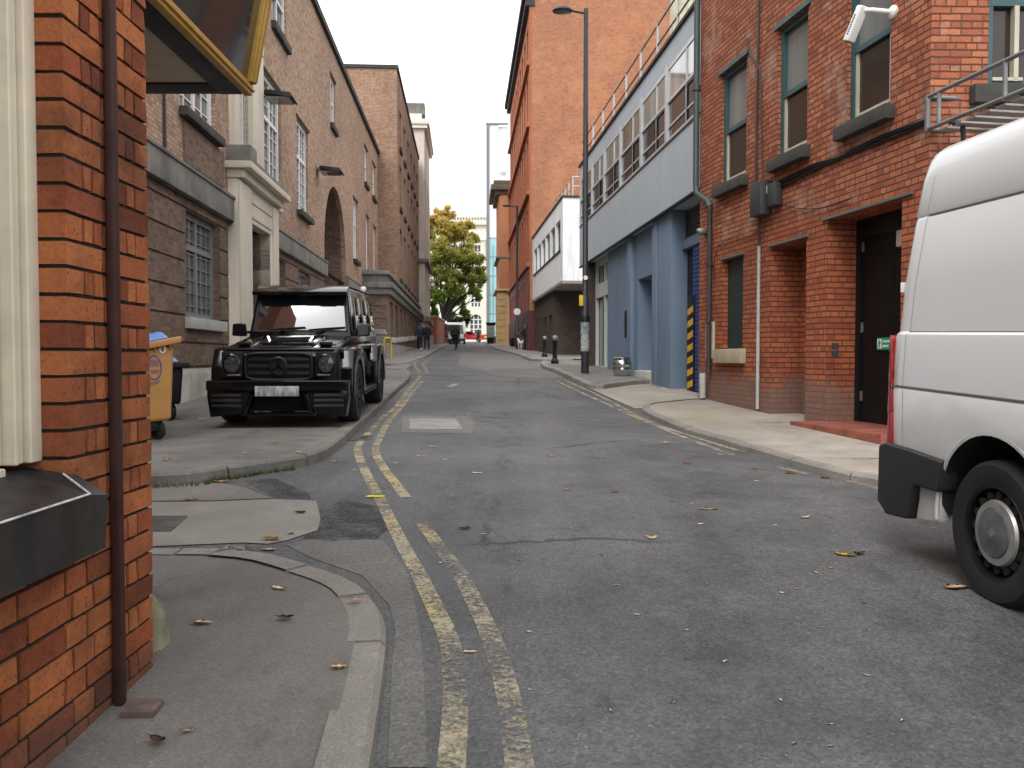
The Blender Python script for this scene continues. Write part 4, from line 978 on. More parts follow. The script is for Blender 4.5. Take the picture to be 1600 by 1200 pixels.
for o in ops:
    top = o[3] + ((o[1] - o[0]) / 2 if len(o) > 4 else 0)
    MB().box(o[0] - .02, o[1] + .02, .46, .5, o[2], top).build('pane', mat("library_glass", (.10, .10, .095), .2), Lb) if o is ops[0] else MB().box(o[0] - .02, o[1] + .02, .46, .5, o[2], top).build('pane', bpy.data.materials["library_glass"], Lb)
    mb = MB()
    for c in (.3, .7): mb.box(o[0] + (o[1] - o[0]) * c - .1, o[0] + (o[1] - o[0]) * c + .1, .4, .459, o[2], top)
    for c in (.25, .5, .75): mb.box(o[0], o[1], .405, .459, o[2] + (top - o[2]) * c - .08, o[2] + (top - o[2]) * c + .08)
    mb.build('window_frame', M_WFRAME, Lb)
# low dome roof behind the attic
mb = MB(); mb.lathe([(11 * math.cos(R(t)), zv(338) + 3.6 * math.sin(R(t))) for t in range(0, 90, 10)], 40, T(11, 14, 0)); mb.build('roof', mat("grey_lead_roof", (.42, .43, .44), .6), Lb, smooth=40)

# ------------------------------------------------------------------ 10  pub corner, near left
PB = thing('pub_building', 'near orange brick pub corner with a cream window frame and black sloping sill', 'building', (-1.32, 2.7, 0))
X = -1.32; YC0, YC1 = 2.475, 3.03; CH = .0815
mb = MB(); mi = .022
MB().box(X - .6, X - .009, -3.0, YC1 - .008, -.6, .80).box(X - .6, X - .009, YC0 + .006, YC1 - .008, .80, 4.3).box(X - .6, X - .1, -3, YC0, 3.2, 4.3).build('mortar', M_BR_PUB_MORT, PB, world=True)
bk = MB(); random.seed(21)
def bkm(name, stops, low=False):
    k = NB(name); g = k.n("ShaderNodeNewGeometry"); p = g.outputs['Position']
    t = g.outputs['Random Per Island']
    colr = k.ramp(k.mix(.28, t, k.noise(p, 9, 5, .7)), stops)
    colr = k.mix(1.0, colr, k.ramp(k.noise(p, 70, 5, .75), [(.25, .62), (.5, 1.0), (.75, 1.25)]), 'MULTIPLY')
    pit = k.n("ShaderNodeTexVoronoi"); pit.inputs['Scale'].default_value = 65; k.l(k.mix(.02, p, k.noise(p, 50, 2, .5, 'Color'), 'ADD'), pit.inputs['Vector'])
    sep = k.n("ShaderNodeSeparateColor"); k.l(pit.outputs['Color'], sep.inputs[0])
    f = k.math('MULTIPLY', k.ramp(pit.outputs['Distance'], [(.18, 1.0), (.3, 0.0)]), k.ramp(sep.outputs[1], [(.74, 0.0), (.78, .75)]))
    colr = k.mix(f, colr, (.05, .025, .017))
    lim = k.ramp(k.noise(p, 11, 6, .75), [(.62, 0.0), (.7, .35)]); colr = k.mix(lim, colr, (.34, .26, .20))
    soot = k.ramp(k.noise(p, 2.3, 6, .65), [(.42, 0.0), (.68, .78)]); colr = k.mix(soot, colr, (.055, .028, .02))
    sp = k.n("ShaderNodeSeparateXYZ"); k.l(p, sp.inputs[0])
    foot = k.ramp(k.math('ADD', sp.outputs[2], k.math('MULTIPLY', k.noise(p, 5, 4, .7), .25)), [(.26, .75), (.42, 0.0)]); colr = k.mix(foot, colr, (.07, .05, .045))
    h = k.mix(.5, k.noise(p, 90, 5, .7), k.noise(p, 22, 3)); h = k.mix(f, h, (0, 0, 0)); k.bump(h, .55, .006)
    return k.fin(colr, .85, 0, .15)
M_BRK = bkm("pub_brick", [(.12, (.13, .038, .022)), (.3, (.245, .072, .032)), (.5, (.33, .105, .042)), (.68, (.40, .138, .052)), (.85, (.27, .075, .034))])
def br(x0, x1, y0, y1, z0, z1):
    j = lambda a: random.uniform(-a, a)
    bk.hexa([(x + j(.0015) + (j(.002) if x == x1 else 0), y + j(.0015), z + j(.0018)) for z in (z0, z1) for y in (y0, y1) for x in (x0, x1)])
mj = .0058
nz = int(4.3 / CH)
for r in range(-2, nz):
    z0 = r * CH + mj + .02; z1 = (r + 1) * CH - mj + .02
    xx = X + random.uniform(-.002, .002)
    if z1 < .83:
        wl = (-2.6, YC1)                      # wall under the window: stretchers and headers
    else: wl = (YC0, YC1)
    if z1 < .83:
        y = YC1; cuts = [YC1]
        seq = [.235, .118] if r % 2 else [.118, .06, .118, .235]
        cuts += [YC1 - .235] if r % 2 else [YC1 - .118, YC1 - .19]
        while cuts[-1] > -2.5: cuts.append(cuts[-1] - (.235 if (len(cuts) + r) % 2 else .125))
    else:
        cuts = [YC1, YC1 - .225, YC1 - .33, YC0] if r % 2 else [YC1, YC1 - .10, YC1 - .165, YC1 - .225, YC1 - .33, YC1 - .395, YC1 - .455, YC0]
    for a, b in zip(cuts, cuts[1:]): br(X - (.19 if b == YC0 else .11), xx, b + (mj * 1.15 if b != YC0 else -.002), a - (mj * 1.15 if a != YC1 else -.002), z0, z1)
    if z1 > .83:                              # window reveal side of the pier, facing the camera
        pass
        # return face of the pier on the side street
    for q in range(3): br(X - .58 + q * .155, X - .58 + q * .155 + .145, YC1 - .1, YC1 + random.uniform(-.002, .002), z0, z1)
bk.build('brickwork', M_BRK, PB, world=True, bevel=.0042, seg=2, merge=False)
MB().box(X - .5, X + .012, -3, YC1 + .012, -.5, .135).build('plinth_course', mat("pub_foot", (.06, .042, .036), .9, var=.4, vs=14, bump=.6, bs=90), PB, world=True, bevel=.01)
# window: stepped cream frame, set back behind the pier
wf = MB()
for y0, y1, x in ((2.415, 2.475, -.08), (2.375, 2.413, -.10), (2.352, 2.373, -.087), (2.295, 2.35, -.124), (2.27, 2.293, -.112)): wf.box(X - .22, X + x, y0, y1, .99, 3.2)
wf.box(X - .22, X - .124, -2.5, 2.27, .99, 1.045); wf.box(X - .22, X - .095, -2.5, 2.32, .95, .989)
wfo = wf.build('window_frame', mat("cream_window_paint", (.60, .53, .41), .5, var=.12, vs=5, dirt=.5, dcol=(.33, .27, .19), bump=.2, bs=35), PB, world=True, bevel=.008, seg=3)
MB().box(X - .2, X - .16, -2.5, 2.27, 1.045, 3.2).build('pane', GL_DARK, PB, world=True)
MB().box(X - .3, X - .02, -3, YC0 - .002, 3.2, 3.5).build('window_head', M_BLACK, PB, world=True)
# black sloping sill with mitred end
M_SILLB = mat("black_sill_paint", (.012, .0135, .014), .45, var=.5, vs=6, bump=.35, bs=28, spec=.4, dirt=.8, dcol=(.045, .035, .03))
sl = MB(); xo = -1.205; ye = 2.51; yi = 2.36; za, zc_, ze, zf, zg = .974, .955, .908, .889, .735
sl.poly([(X - .12, -2.6, za), (X - .12, 2.455, za), (X + .002, 2.43, zc_), (xo, yi, ze), (xo, -2.6, ze)])          # top slope
sl.poly([(xo, -2.6, ze), (xo, yi, ze), (xo, yi + .001, zg), (xo, -2.6, zg)][::-1])
sl.poly([(X + .002, 2.43, zc_), (X - .0, ye, .945), (xo, ye - .04, zf), (xo, yi, ze)])
sl.poly([(xo, yi, ze), (xo, ye - .04, zf), (xo, ye - .06, zg), (xo, yi, zg)])
sl.poly([(X, ye, .945), (X, ye, .715), (xo, ye - .06, zg), (xo, ye - .04, zf)])
sl.poly([(xo, -2.6, zg), (xo, yi, zg), (xo, ye - .06, zg), (X, ye, .715), (X, -2.6, zg)])
sl.poly([(X - .12, 2.455, za), (X - .12, 2.474, .97), (X, ye, .945), (X + .002, 2.43, zc_)])
so = sl.build('window_sill', M_SILLB, PB, world=True)
mb = MB(); mb.tube([(xo + .002, -2.6, ze + .0025), (xo + .002, yi, ze + .0025), (X + .004, 2.43, zc_ + .003)], .0032, 6); mb.build('sill_edge', mat("worn_white_edge", (.50, .48, .46), .6, var=.4, vs=30), so, world=False)
bpy.data.objects['sill_edge'].parent = PB; bpy.data.objects['sill_edge'].data.transform(PB.matrix_basis.inverted()); bpy.data.objects['sill_edge'].parent = so
# rest of the pub set back round the corner porch
MB().box(-9, -2.75, 3.2, 4.6, -.4, 4.4).box(-14, -6.2, -3, 4.58, 4.41, 11).build('rear_wall', M_BR_RL, PB, world=True)
MB().box(-9, -2.0, -3, 3.1, -.4, .1).box(-9, X - .6, -3, 3.19, .1, 4.3).build('side_wall', M_BR_RL, PB, world=True)
# gilt framed fascia over the corner porch
zF = CAM_H + .31 * 4.7
FS = props(bpy.data.objects.new('fascia_sign', None), 'black fascia box with gilt mouldings and cream soffit above the pub corner', 'sign'); COL.objects.link(FS); FS.location = (-1.45, 4.7, zF)
xo = -1.45; ln = .10 / .54
def lx(z): return xo + (z - zF) * ln
yN = 3.06; zT = zF + 1.2
MB().hexa([(-2.7, yN, zF + .06), (xo - .012, yN, zF + .06), (-2.7, 4.66, zF + .06), (xo - .012, 4.66, zF + .06), (-2.7, yN, zT), (lx(zT) - .02, yN, zT), (-2.7, 4.66, zT), (lx(zT) - .02, 4.66, zT)]).build('fascia_panel', mat("black_gloss_fascia", (.012, .013, .015), .12, spec=.7, coat=.6), FS, world=True)
MB().box(-2.7, xo - .17, yN, 4.50, zF + .012, zF + .05).build('soffit', mat("cream_soffit", (.50, .43, .32), .6, var=.08, dirt=.3), FS, world=True)
MB().box(-2.7, xo - .17, 4.50, 4.67, zF + .002, zF + .055).box(xo - .17, xo - .045, yN, 4.67, zF, zF + .056).build('soffit_border', M_BLACK, FS, world=True, bevel=.006)
M_GILT = mat("gilt_moulding", (.42, .25, .055), .38, metal=.35, var=.18, vs=8)
g = MB()
for d, zz0, zz1 in ((.0, .0, .022), (.012, .022, .036), (.004, .036, .06)): g.box(xo - .044, xo + d, yN, 4.7 + d, zF + zz0 + .0005, zF + zz1)
g.build('lower_moulding', M_GILT, FS, world=True, bevel=.006)
g = MB()
for y0, y1, d in ((4.63, 4.70, .008), (4.648, 4.685, .022)):
    g.hexa([(lx(zF + .06) - .05, y0, zF + .061), (lx(zF + .06) + d, y0, zF + .061), (lx(zF + .06) - .05, y1, zF + .061), (lx(zF + .06) + d, y1, zF + .061), (lx(zT) - .05, y0, zT), (lx(zT) + d, y0, zT), (lx(zT) - .05, y1, zT), (lx(zT) + d, y1, zT)])
g.build('end_moulding', M_GILT, FS, world=True, bevel=.006)
# square downpipe, guard stone, foot plate
DP = thing('downpipe', 'maroon square downpipe fixed to the near orange brick pier', 'drainpipe', (X + .03, 2.74, gz(2.74)))
dpy0, dpy1 = 2.705, 2.741
MB().box(X + .006, X + .036, dpy0, dpy1, gz(2.74) + .055, 4.2).build('pipe', mat("maroon_pipe_paint", (.040, .014, .011), .55, var=.4, vs=9, dirt=.5, bump=.25, bs=40), DP, world=True, bevel=.006)
MB().box(X + .003, X + .039, dpy0 - .003, dpy1 + .003, 2.62, 2.69).build('collar', bpy.data.materials["maroon_pipe_paint"], DP, world=True, bevel=.006)
GS = thing('guard_stone', 'rounded buff guard stone at the foot of the brick corner', 'guard stone', (-1.50, 3.24, gz(3.24) + H1 - .02))
MB().lathe([(.145, -.05), (.145, .02), (.138, .09), (.12, .15), (.085, .2), (.04, .225), (.004, .23)], 24).build('stone', mat("guard_stone", (.20, .185, .125), .9, var=.4, vs=9, bump=.8, bs=45, dirt=.6, dcol=(.08, .075, .05)), GS, smooth=60)
g0 = G(187, 1120, H1); g1 = G(240, 1119, H1); g2 = G(257, 1098, H1); g3 = G(205, 1097, H1)
FP = MB(); up = Vector((0, 0, .016)); cs = [g0, g1, g3, g2]
FP.hexa([p + Vector((0, 0, -.02)) for p in cs] + [p + up for p in cs]); props(FP.build('access_cover', mat("brown_cover", (.12, .085, .07), .8, var=.3, vs=20, bump=.4), bevel=.004), 'small square brown cover in the tarmac below the maroon downpipe', 'cover')
# ------------------------------------------------------------------ vehicles
M_CARP = mat("black_car_paint", (.0035, .0035, .004), .12, var=.1, spec=.30, coat=.08)
M_CARM = mat("black_car_plastic", (.008, .008, .0085), .45, var=.2, spec=.25)
GL_CAR = glass("car_windscreen", (.012, .014, .016), .015, .5, .2, .6, coat=1.0, ior=3.0)
GL_CARS = glass("car_side_glass", (.006, .006, .007), .015, .7, .2)
M_CHROME = mat("bright_metal", (.62, .63, .64), .18, metal=1.0, var=.05)
M_RIMB = mat("black_alloy", (.014, .014, .015), .3, metal=.4)
M_VANW = mat("white_van_paint", (.76, .765, .76), .28, var=.02, vs=1.2, spec=.5, coat=.35)
k_ = NB("white_van_paint_road_film"); c_ = k_.coord('Object'); s_ = k_.n("ShaderNodeSeparateXYZ"); k_.l(c_, s_.inputs[0])
h_ = k_.math('ADD', s_.outputs[2], k_.math('MULTIPLY', k_.math('SUBTRACT', k_.noise(k_.coord('Object', (1, 1, 2.5)), 2.2, 6, .7), .5), .9))
M_VANW = k_.fin(k_.mix(k_.ramp(h_, [(.45, .62), (1.05, .10), (2.2, .0)]), (.70, .705, .70), (.34, .32, .29)), k_.ramp(h_, [(.5, .5), (1.1, .27)]), 0, .5, .35)
M_VANP = mat("dark_van_plastic", (.022, .023, .025), .6, var=.2)
M_RED = mat("red_lens", (.30, .006, .008), .12, var=.1, spec=.7, coat=.5)

def wheel(par, x, y, z, rad, wid, side, rim, spokes=5, rr=.62, steel=False):
    """tyre mesh with a rim child; axle along x, side=-1/+1 is the outer face"""
    M = T(x, y, z) @ roty(R(90 * side)); h = wid / 2; r1 = rad * rr
    ty = MB().lathe([(r1, -h * .9), (rad * .80, -h), (rad * .93, -h * .97), (rad * .985, -h * .8), (rad, -h * .5), (rad, -.003), (rad * .988, 0), (rad, .003), (rad, h * .5), (rad * .985, h * .8), (rad * .93, h * .97), (rad * .80, h), (r1, h * .9), (r1 * .97, h * .6), (r1 * .97, -h * .6), (r1, -h * .9)], 44, M, cap=False).build('wheel', M_RUBBER, par, smooth=40)
    mb = MB()
    mb.lathe([(r1 * .98, h * .86), (r1, h * .9), (r1 * .93, h * .84), (r1 * .9, h * .35), (r1 * .2, h * .3)], 36, M, cap=False)
    if steel:
        mb.lathe([(r1 * .86, h * .5), (r1 * .66, h * .78), (r1 * .5, h * .80), (r1 * .42, h * .60)], 36, M, cap=False)
    else:
        for k in range(spokes):
            A = M @ rotz(2 * math.pi * k / spokes)
            for s in (-1, 1): mb.hexa([(r1 * .12, s * .02 - .014, h * .6), (r1 * .95, s * .05 - .016, h * .72), (r1 * .12, s * .02 + .014, h * .6), (r1 * .95, s * .05 + .016, h * .72), (r1 * .12, s * .02 - .012, h * .75), (r1 * .95, s * .05 - .013, h * .84), (r1 * .12, s * .02 + .012, h * .75), (r1 * .95, s * .05 + .013, h * .84)], A)
        mb.lathe([(.075, h * .4), (.07, h * .78), (.0, h * .8)], 18, M, cap=False)
    mb.build('rim', rim, ty, smooth=40)
    return ty, M, r1, h

# ---- black boxy off-roader parked on the pavement
cy = 11.15; cx = -2.94
suv = thing('parked_car', 'black boxy off-road car with wide wheel arches parked on the pavement', 'car', (cx, cy, gz(cy) + H2 - .004), R(3.2)); suv.rotation_euler = (math.atan(SLOPE), 0, R(3.0)); suv.scale = (.895, 1, 1)
FWY, RWY, WR, WZ = .0, 2.85, .40, .40          # wheels; front of the car looks along -y
hull = MB(); hull.prism([(-.72, .50), (-.74, .90), (-.66, .99), (.55, 1.13), (3.62, 1.16), (3.64, .48)], 'x', -.80, .80)
body = hull.build('body', [M_CARP, M_DARK], suv, bevel=.03)
carve(body, [MB().lathe([(.47, -1.2), (.47, 1.2)], 40, T(0, yy, WZ) @ roty(R(90))) for yy in (FWY, RWY)])
# cabin
cb = MB(); zb, zt = 1.12, 1.83; by0, by1, ty0, ty1 = .56, 3.60, .80, 3.52; bx, tx = .795, .70
cb.hexa([(-bx, by0, zb), (bx, by0, zb), (-bx, by1, zb), (bx, by1, zb), (-tx, ty0, zt), (tx, ty0, zt), (-tx, ty1, zt), (tx, ty1, zt)])
cb.build('cabin', M_CARP, suv, bevel=.035, seg=3)
def lerp3(a, b, t): return Vector(a).lerp(Vector(b), t)
def panel(bl, br, tl, tr, s0, s1, t0, t1, off, th):
    bl, br, tl, tr = map(Vector, (bl, br, tl, tr)); q = lambda s, t: bl.lerp(br, s).lerp(tl.lerp(tr, s), t)
    n = (br - bl).cross(tl - bl).normalized(); c = [q(s0, t0), q(s1, t0), q(s0, t1), q(s1, t1)]
    return [p + n * off for p in c], n
def slab(mb, c, n, th):
    a, b, d, e = c; mb.hexa([a - n * th, b - n * th, a, b, d - n * th, e - n * th, d, e]); return mb
fr_ = ((-bx, by0, zb), (bx, by0, zb), (-tx, ty0, zt), (tx, ty0, zt))
c, n = panel(*fr_, .05, .95, .14, .90, .006, .01); slab(MB(), c, n, .02).build('windscreen', GL_CAR, suv, bevel=.004)
mb = MB()
for s0, s1, t0, t1 in ((.03, .97, .90, .93), (.03, .97, .11, .14), (.03, .05, .11, .93), (.95, .97, .11, .93)):
    c, n = panel(*fr_, s0, s1, t0, t1, .009, .01); slab(mb, c, n, .012)
mb.build('windscreen_seal', M_CARM, suv)
for sd_, nm in ((-1, 0), (1, 1)):
    L_ = ((bx * sd_, by0, zb), (bx * sd_, by1, zb), (tx * sd_, ty0, zt), (tx * sd_, ty1, zt))
    if sd_ < 0: L_ = (L_[1], L_[0], L_[3], L_[2])
    for a, b in ((.04, .30), (.34, .62), (.66, .95)):
        if sd_ < 0: a, b = 1 - b, 1 - a
        c, n = panel(*L_, a, b, .10, .84, .005, .01); slab(MB(), c, n, .016).build('side_window', GL_CARS, suv, bevel=.004)
    mb = MB(); mb.box(sd_ * .79, sd_ * .835, -.55, 3.55, .93, .98); mb.build('side_strip', M_CARM, suv, bevel=.01)
    mb = MB()
    for yy in (1.32, 2.25): mb.box(sd_ * .8, sd_ * .85, yy, yy + .2, 1.02, 1.05)
    mb.build('door_handle', M_CARM, suv, bevel=.008)
    # flared arches
    for yy in (FWY, RWY):
        hw_ = .60; f = MB(); top = 1.0
        f.prism([(yy - hw_, .36), (yy - hw_ + .03, .74), (yy - .42, top - .02), (yy - .30, top), (yy + .32, top), (yy + .46, .86), (yy + hw_ + .02, .42), (yy + hw_ + .02, .36)], 'x', sd_ * .72, sd_ * 1.005)
        fo = f.build('wheel_arch', [M_CARP, M_DARK], suv, bevel=.035, seg=3)
        carve(fo, [MB().lathe([(.455, -1.3), (.455, 1.3)], 44, T(0, yy, WZ - .01) @ roty(R(90)))])
        wheel(suv, sd_ * .84, yy, WZ, WR, .31, sd_, M_RIMB, 7, .70)
    MB().box(sd_ * .78, sd_ * .98, .62, 2.24, .30, .37).build('side_step', M_CARM, suv, bevel=.015)
    # mirror
    mr = MB().box(sd_ * .80, sd_ * .88, .66, .72, 1.17, 1.21).build('mirror_arm', M_CARM, suv)
    MB().hexa([(sd_ * .86, .56, 1.13), (sd_ * 1.07, .60, 1.14), (sd_ * .86, .74, 1.13), (sd_ * 1.07, .72, 1.14), (sd_ * .88, .60, 1.32), (sd_ * 1.06, .62, 1.31), (sd_ * .88, .74, 1.32), (sd_ * 1.06, .72, 1.31)]).build('mirror', M_CARP, mr, bevel=.03, seg=3)
    # headlamp
    hb = MB().box(sd_ * .50, sd_ * .79, -.775, -.60, .63, .95).build('headlight', M_CARM, suv, bevel=.02)
    H = T(sd_ * .645, -.772, .80) @ rotx(R(90))
    MB().lathe([(.125, 0), (.125, .02), (.11, .03), (.108, .012)], 30, H, cap=False).build('headlight_ring', M_CARP, hb, smooth=40)
    MB().lathe([(.108, .004), (.108, .012), (.06, .024), (.005, .028)], 30, H).build('lens', glass("headlight_lens", (.03, .032, .034), .1, .5, .6, 28, coat=1), hb, smooth=50)
    mb = MB(); mb.box(sd_ * .53, sd_ * .70, -.783, -.77, .655, .672); mb.build('running_light', M_STEEL, hb)
    for k in range(5): a = 2 * math.pi * k / 5; MB().lathe([(.017, 0), (.015, .006)], 10, H @ T(.058 * math.cos(a), .058 * math.sin(a), .020)).build('lamp_cell', M_STEEL_D, hb)
    # indicator on the wing
    MB().box(sd_ * .50, sd_ * .66, -.50, -.30, 1.03, 1.07).build('indicator', M_CARM, suv, bevel=.015)
    # bumper pods
    mb = MB(); mb.prism([(sd_ * .50, .18), (sd_ * .93, .14), (sd_ * .97, .40), (sd_ * .96, .57), (sd_ * .38, .57), (sd_ * .38, .42)], 'y', -.86, -.52)
    pd = mb.build('bumper_pod', M_CARP, suv, bevel=.025)
    mb = MB()
    for z in (.27, .335, .40): mb.hexa([(sd_ * .50, -.885, z), (sd_ * .90, -.875, z), (sd_ * .50, -.86, z), (sd_ * .90, -.86, z), (sd_ * .50, -.875, z + .035), (sd_ * .90, -.868, z + .035), (sd_ * .50, -.86, z + .035), (sd_ * .90, -.86, z + .035)])
    mb.build('bumper_slat', M_CARM, pd)
    MB().hexa([(sd_ * .42, -.87, .19), (sd_ * .50, -.87, .15), (sd_ * .42, -.5, .19), (sd_ * .50, -.5, .15), (sd_ * .34, -.87, .43), (sd_ * .40, -.87, .43), (sd_ * .34, -.5, .43), (sd_ * .40, -.5, .43)]).build('splitter_strut', M_CARP, suv, bevel=.01)
MB().box(-.97, .97, -.90, -.60, .47, .60).build('bumper', M_CARP, suv, bevel=.035, seg=3)
MB().box(-.52, .52, -.86, -.55, .15, .19).build('splitter', M_CARP, suv, bevel=.01)
MB().box(-.45, .45, -.62, -.5, .2, .46).build('air_intake', M_DARK, suv)
# grille with three broad slats and round badge
mb = MB(); mb.box(-.46, .46, -.775, -.60, .60, .93); gr = mb.build('grille', M_DARK, suv, bevel=.05, seg=3)
mb = MB()
for z in (.655, .74, .825): mb.box(-.42, .42, -.80, -.77, z, z + .045)
mb.build('grille_slat', M_CARM, gr, bevel=.012)
mb = MB(); rr = []
for k in range(40):
    a = 2 * math.pi * k / 40; cx_, sx_ = math.cos(a), math.sin(a); e = 6
    rr.append((.455 * math.copysign(abs(cx_) ** (2 / e), cx_), -.79, .765 + .165 * math.copysign(abs(sx_) ** (2 / e), sx_)))
mb.tube(rr + rr[:1], .02, 8, cap=False); mb.build('grille_surround', M_CARM, gr, smooth=50)
bd = MB().lathe([(.125, 0), (.125, .03), (.105, .04), (.10, .025), (.0, .02)], 32, T(0, -.79, .77) @ rotx(R(90))).build('badge', M_CARM, gr, smooth=40)
mb = MB()
for k in range(3):
    A = T(0, -.822, .77) @ roty(R(120 * k)); mb.hexa([(-.018, -.004, 0), (.018, -.004, 0), (-.018, .012, 0), (.018, .012, 0), (-.003, -.004, .098), (.003, -.004, .098), (-.003, .012, .098), (.003, .012, .098)], A)
mb.build('star_emblem', M_CARP, gr)
k_ = NB("blurred_plate"); n_ = k_.noise(k_.coord('Object', (14, 1, 6)), 1.1, 2); M_PLATE = k_.fin(k_.ramp(n_, [(.35, (.12, .12, .12)), (.62, (.36, .36, .36))]), .5)
MB().box(-.30, .30, -.918, -.9, .405, .53).build('number_plate', M_PLATE, suv, bevel=.006)
# bonnet: raised centre with scoop
mb = MB(); mb.hexa([(-.42, -.60, 1.0), (.42, -.60, 1.0), (-.50, .50, 1.128), (.50, .50, 1.128), (-.38, -.55, 1.022), (.38, -.55, 1.022), (-.44, .46, 1.155), (.44, .46, 1.155)]); bn = mb.build('bonnet', M_CARP, suv, bevel=.012)
mb = MB(); mb.hexa([(-.27, -.10, 1.05), (.27, -.10, 1.05), (-.36, .40, 1.12), (.36, .40, 1.12), (-.30, -.06, 1.135), (.30, -.06, 1.135), (-.34, .38, 1.17), (.34, .38, 1.17)]); mb.build('bonnet_scoop', M_CARP, bn, bevel=.012)
MB().box(-.255, .255, -.112, -.07, 1.075, 1.125).build('scoop_mouth', M_DARK, bn)
mb = MB()
for s in (-1, 1): mb.hexa([(s * .27, -.125, 1.058), (s * .295, -.125, 1.058), (s * .27, -.08, 1.058), (s * .295, -.08, 1.058), (s * .315, -.085, 1.14), (s * .34, -.085, 1.14), (s * .315, -.06, 1.14), (s * .34, -.06, 1.14)])
mb.build('scoop_fin', M_CHROME, bn)
mb = MB(); mb.box(-.74, .74, -.70, -.40, .965, .985); mb.build('bonnet_edge', M_CARM, suv, bevel=.01)
for s in (-1, 1):
    mb = MB(); mb.hexa([(s * .46, -.42, 1.01), (s * .74, -.42, 1.0), (s * .52, .42, 1.12), (s * .76, .42, 1.11), (s * .47, -.40, 1.035), (s * .72, -.40, 1.025), (s * .53, .40, 1.145), (s * .74, .40, 1.135)]); mb.build('bonnet_rib', M_CARP, bn, bevel=.01)
# roof visor, roof, wipers
mb = MB(); mb.hexa([(-.73, .56, 1.70), (.73, .56, 1.70), (-.71, .85, 1.72), (.71, .85, 1.72), (-.73, .54, 1.76), (.73, .54, 1.76), (-.71, .95, 1.87), (.71, .95, 1.87)]); vs_ = mb.build('roof_visor', M_CARP, suv, bevel=.015)
mb = MB()
for s in (-.42, .42): mb.box(s - .14, s + .14, .532, .556, 1.715, 1.75)
mb.build('visor_lamp', GL_CARS, vs_)
mb = MB()
for s in (-1, 1): mb.tube([(s * .66, 1.0, 1.86), (s * .66, 3.4, 1.86)], .018, 8)
mb.build('roof_rail', M_CARM, suv, smooth=50)
for s in (-.28, .34):
    w_ = MB().tube([(s - .12, .535, 1.16), (s + .05, .545, 1.235)], .014, 6).build('wiper', M_BLACK, suv)
    MB().tube([(s + .05 - .26, .55, 1.225), (s + .05, .545, 1.245), (s + .36, .565, 1.262)], .011, 6).build('wiper_blade', M_BLACK, w_)
MB().lathe([(.03, 0), (.03, .03), (.05, .05), (.06, .10), (.04, .13)], 14, T(.62, 3.2, 1.84) @ rotz(0)).build('roof_lamp', M_WFRAME, suv, smooth=50)

# ---- white high-roof van passing on the right
VX, VY = 3.23, 5.02
van = thing('white_van', 'close white high roof panel van beside the red brick doorway', 'van', (VX, VY, gz(VY) - .02)); van.rotation_euler = (math.atan(SLOPE), 0, R(3.0))
VL = 5.5
prof = [(.34, .93), (.40, .965), (.62, .985), (.66, .99), (.99, 1.0), (1.003, .994), (1.012, 1.0), (1.28, .99), (1.305, .985), (1.322, .966), (1.60, .957), (1.95, .925), (1.965, .918), (1.985, .925), (2.18, .903), (2.28, .880), (2.32, .858), (2.35, .818), (2.375, .72), (2.405, .45), (2.415, .2)]
def vrear(z): return -(.0 if z < 1.3 else .13 * ((z - 1.3) / 1.15) ** 1.15)
stn = [(0.0, .945), (-.01, .968), (-.03, .986), (-.065, .996), (-.12, 1.0), (-.6, 1.0), (-2.0, 1.0), (-3.6, 1.0), (-4.2, .985)]
mb = MB(); secs = []
def ssec(y, kx, zs=1.0, zc=None):
    out = []
    for z, hw in prof:
        zz_ = z if zc is None else min(z, zc)
        if y > -.2: 
            zz_ = zz_ - (.0 if z < 2.1 else (z - 2.1) * .28 * max(0, (1 - kx) / .055))
        out.append((hw * kx if hw > .5 else hw, y + vrear(z), zz_))
    L_ = [Vector((-x, yy, z)) for x, yy, z in out]; Rr = [Vector((x, yy, z)) for x, yy, z in out[::-1]]
    return L_ + Rr
for y, kx in stn: secs.append(ssec(y, kx))
for y, kx, zc in ((-4.55, .93, 1.75), (-4.9, .86, 1.2), (-5.3, .80, 1.0), (-5.5, .7, .75)): secs.append(ssec(y, kx, zc=zc))
rings = [[mb.bm.verts.new(p) for p in sct] for sct in secs]; N = len(rings[0])
for Aa, Bb in zip(rings, rings[1:]):
    for i in range(N):
        q_ = (Aa[i], Aa[(i + 1) % N], Bb[(i + 1) % N], Bb[i])
        try: mb.bm.faces.new(q_)
        except ValueError: pass
mb.bm.faces.new(rings[0][::-1]); mb.bm.faces.new(rings[-1])
bmesh.ops.recalc_face_normals(mb.bm, faces=mb.bm.faces)
vb = mb.build('body', [M_VANW, M_DARK], van, smooth=28, merge=False)
VW = -.98; VR = .352
carve(vb, [MB().lathe([(.44, -1.4), (.44, 1.4)], 48, T(0, yy, VR + .03) @ roty(R(90))) for yy in (VW, VW - 3.35)])
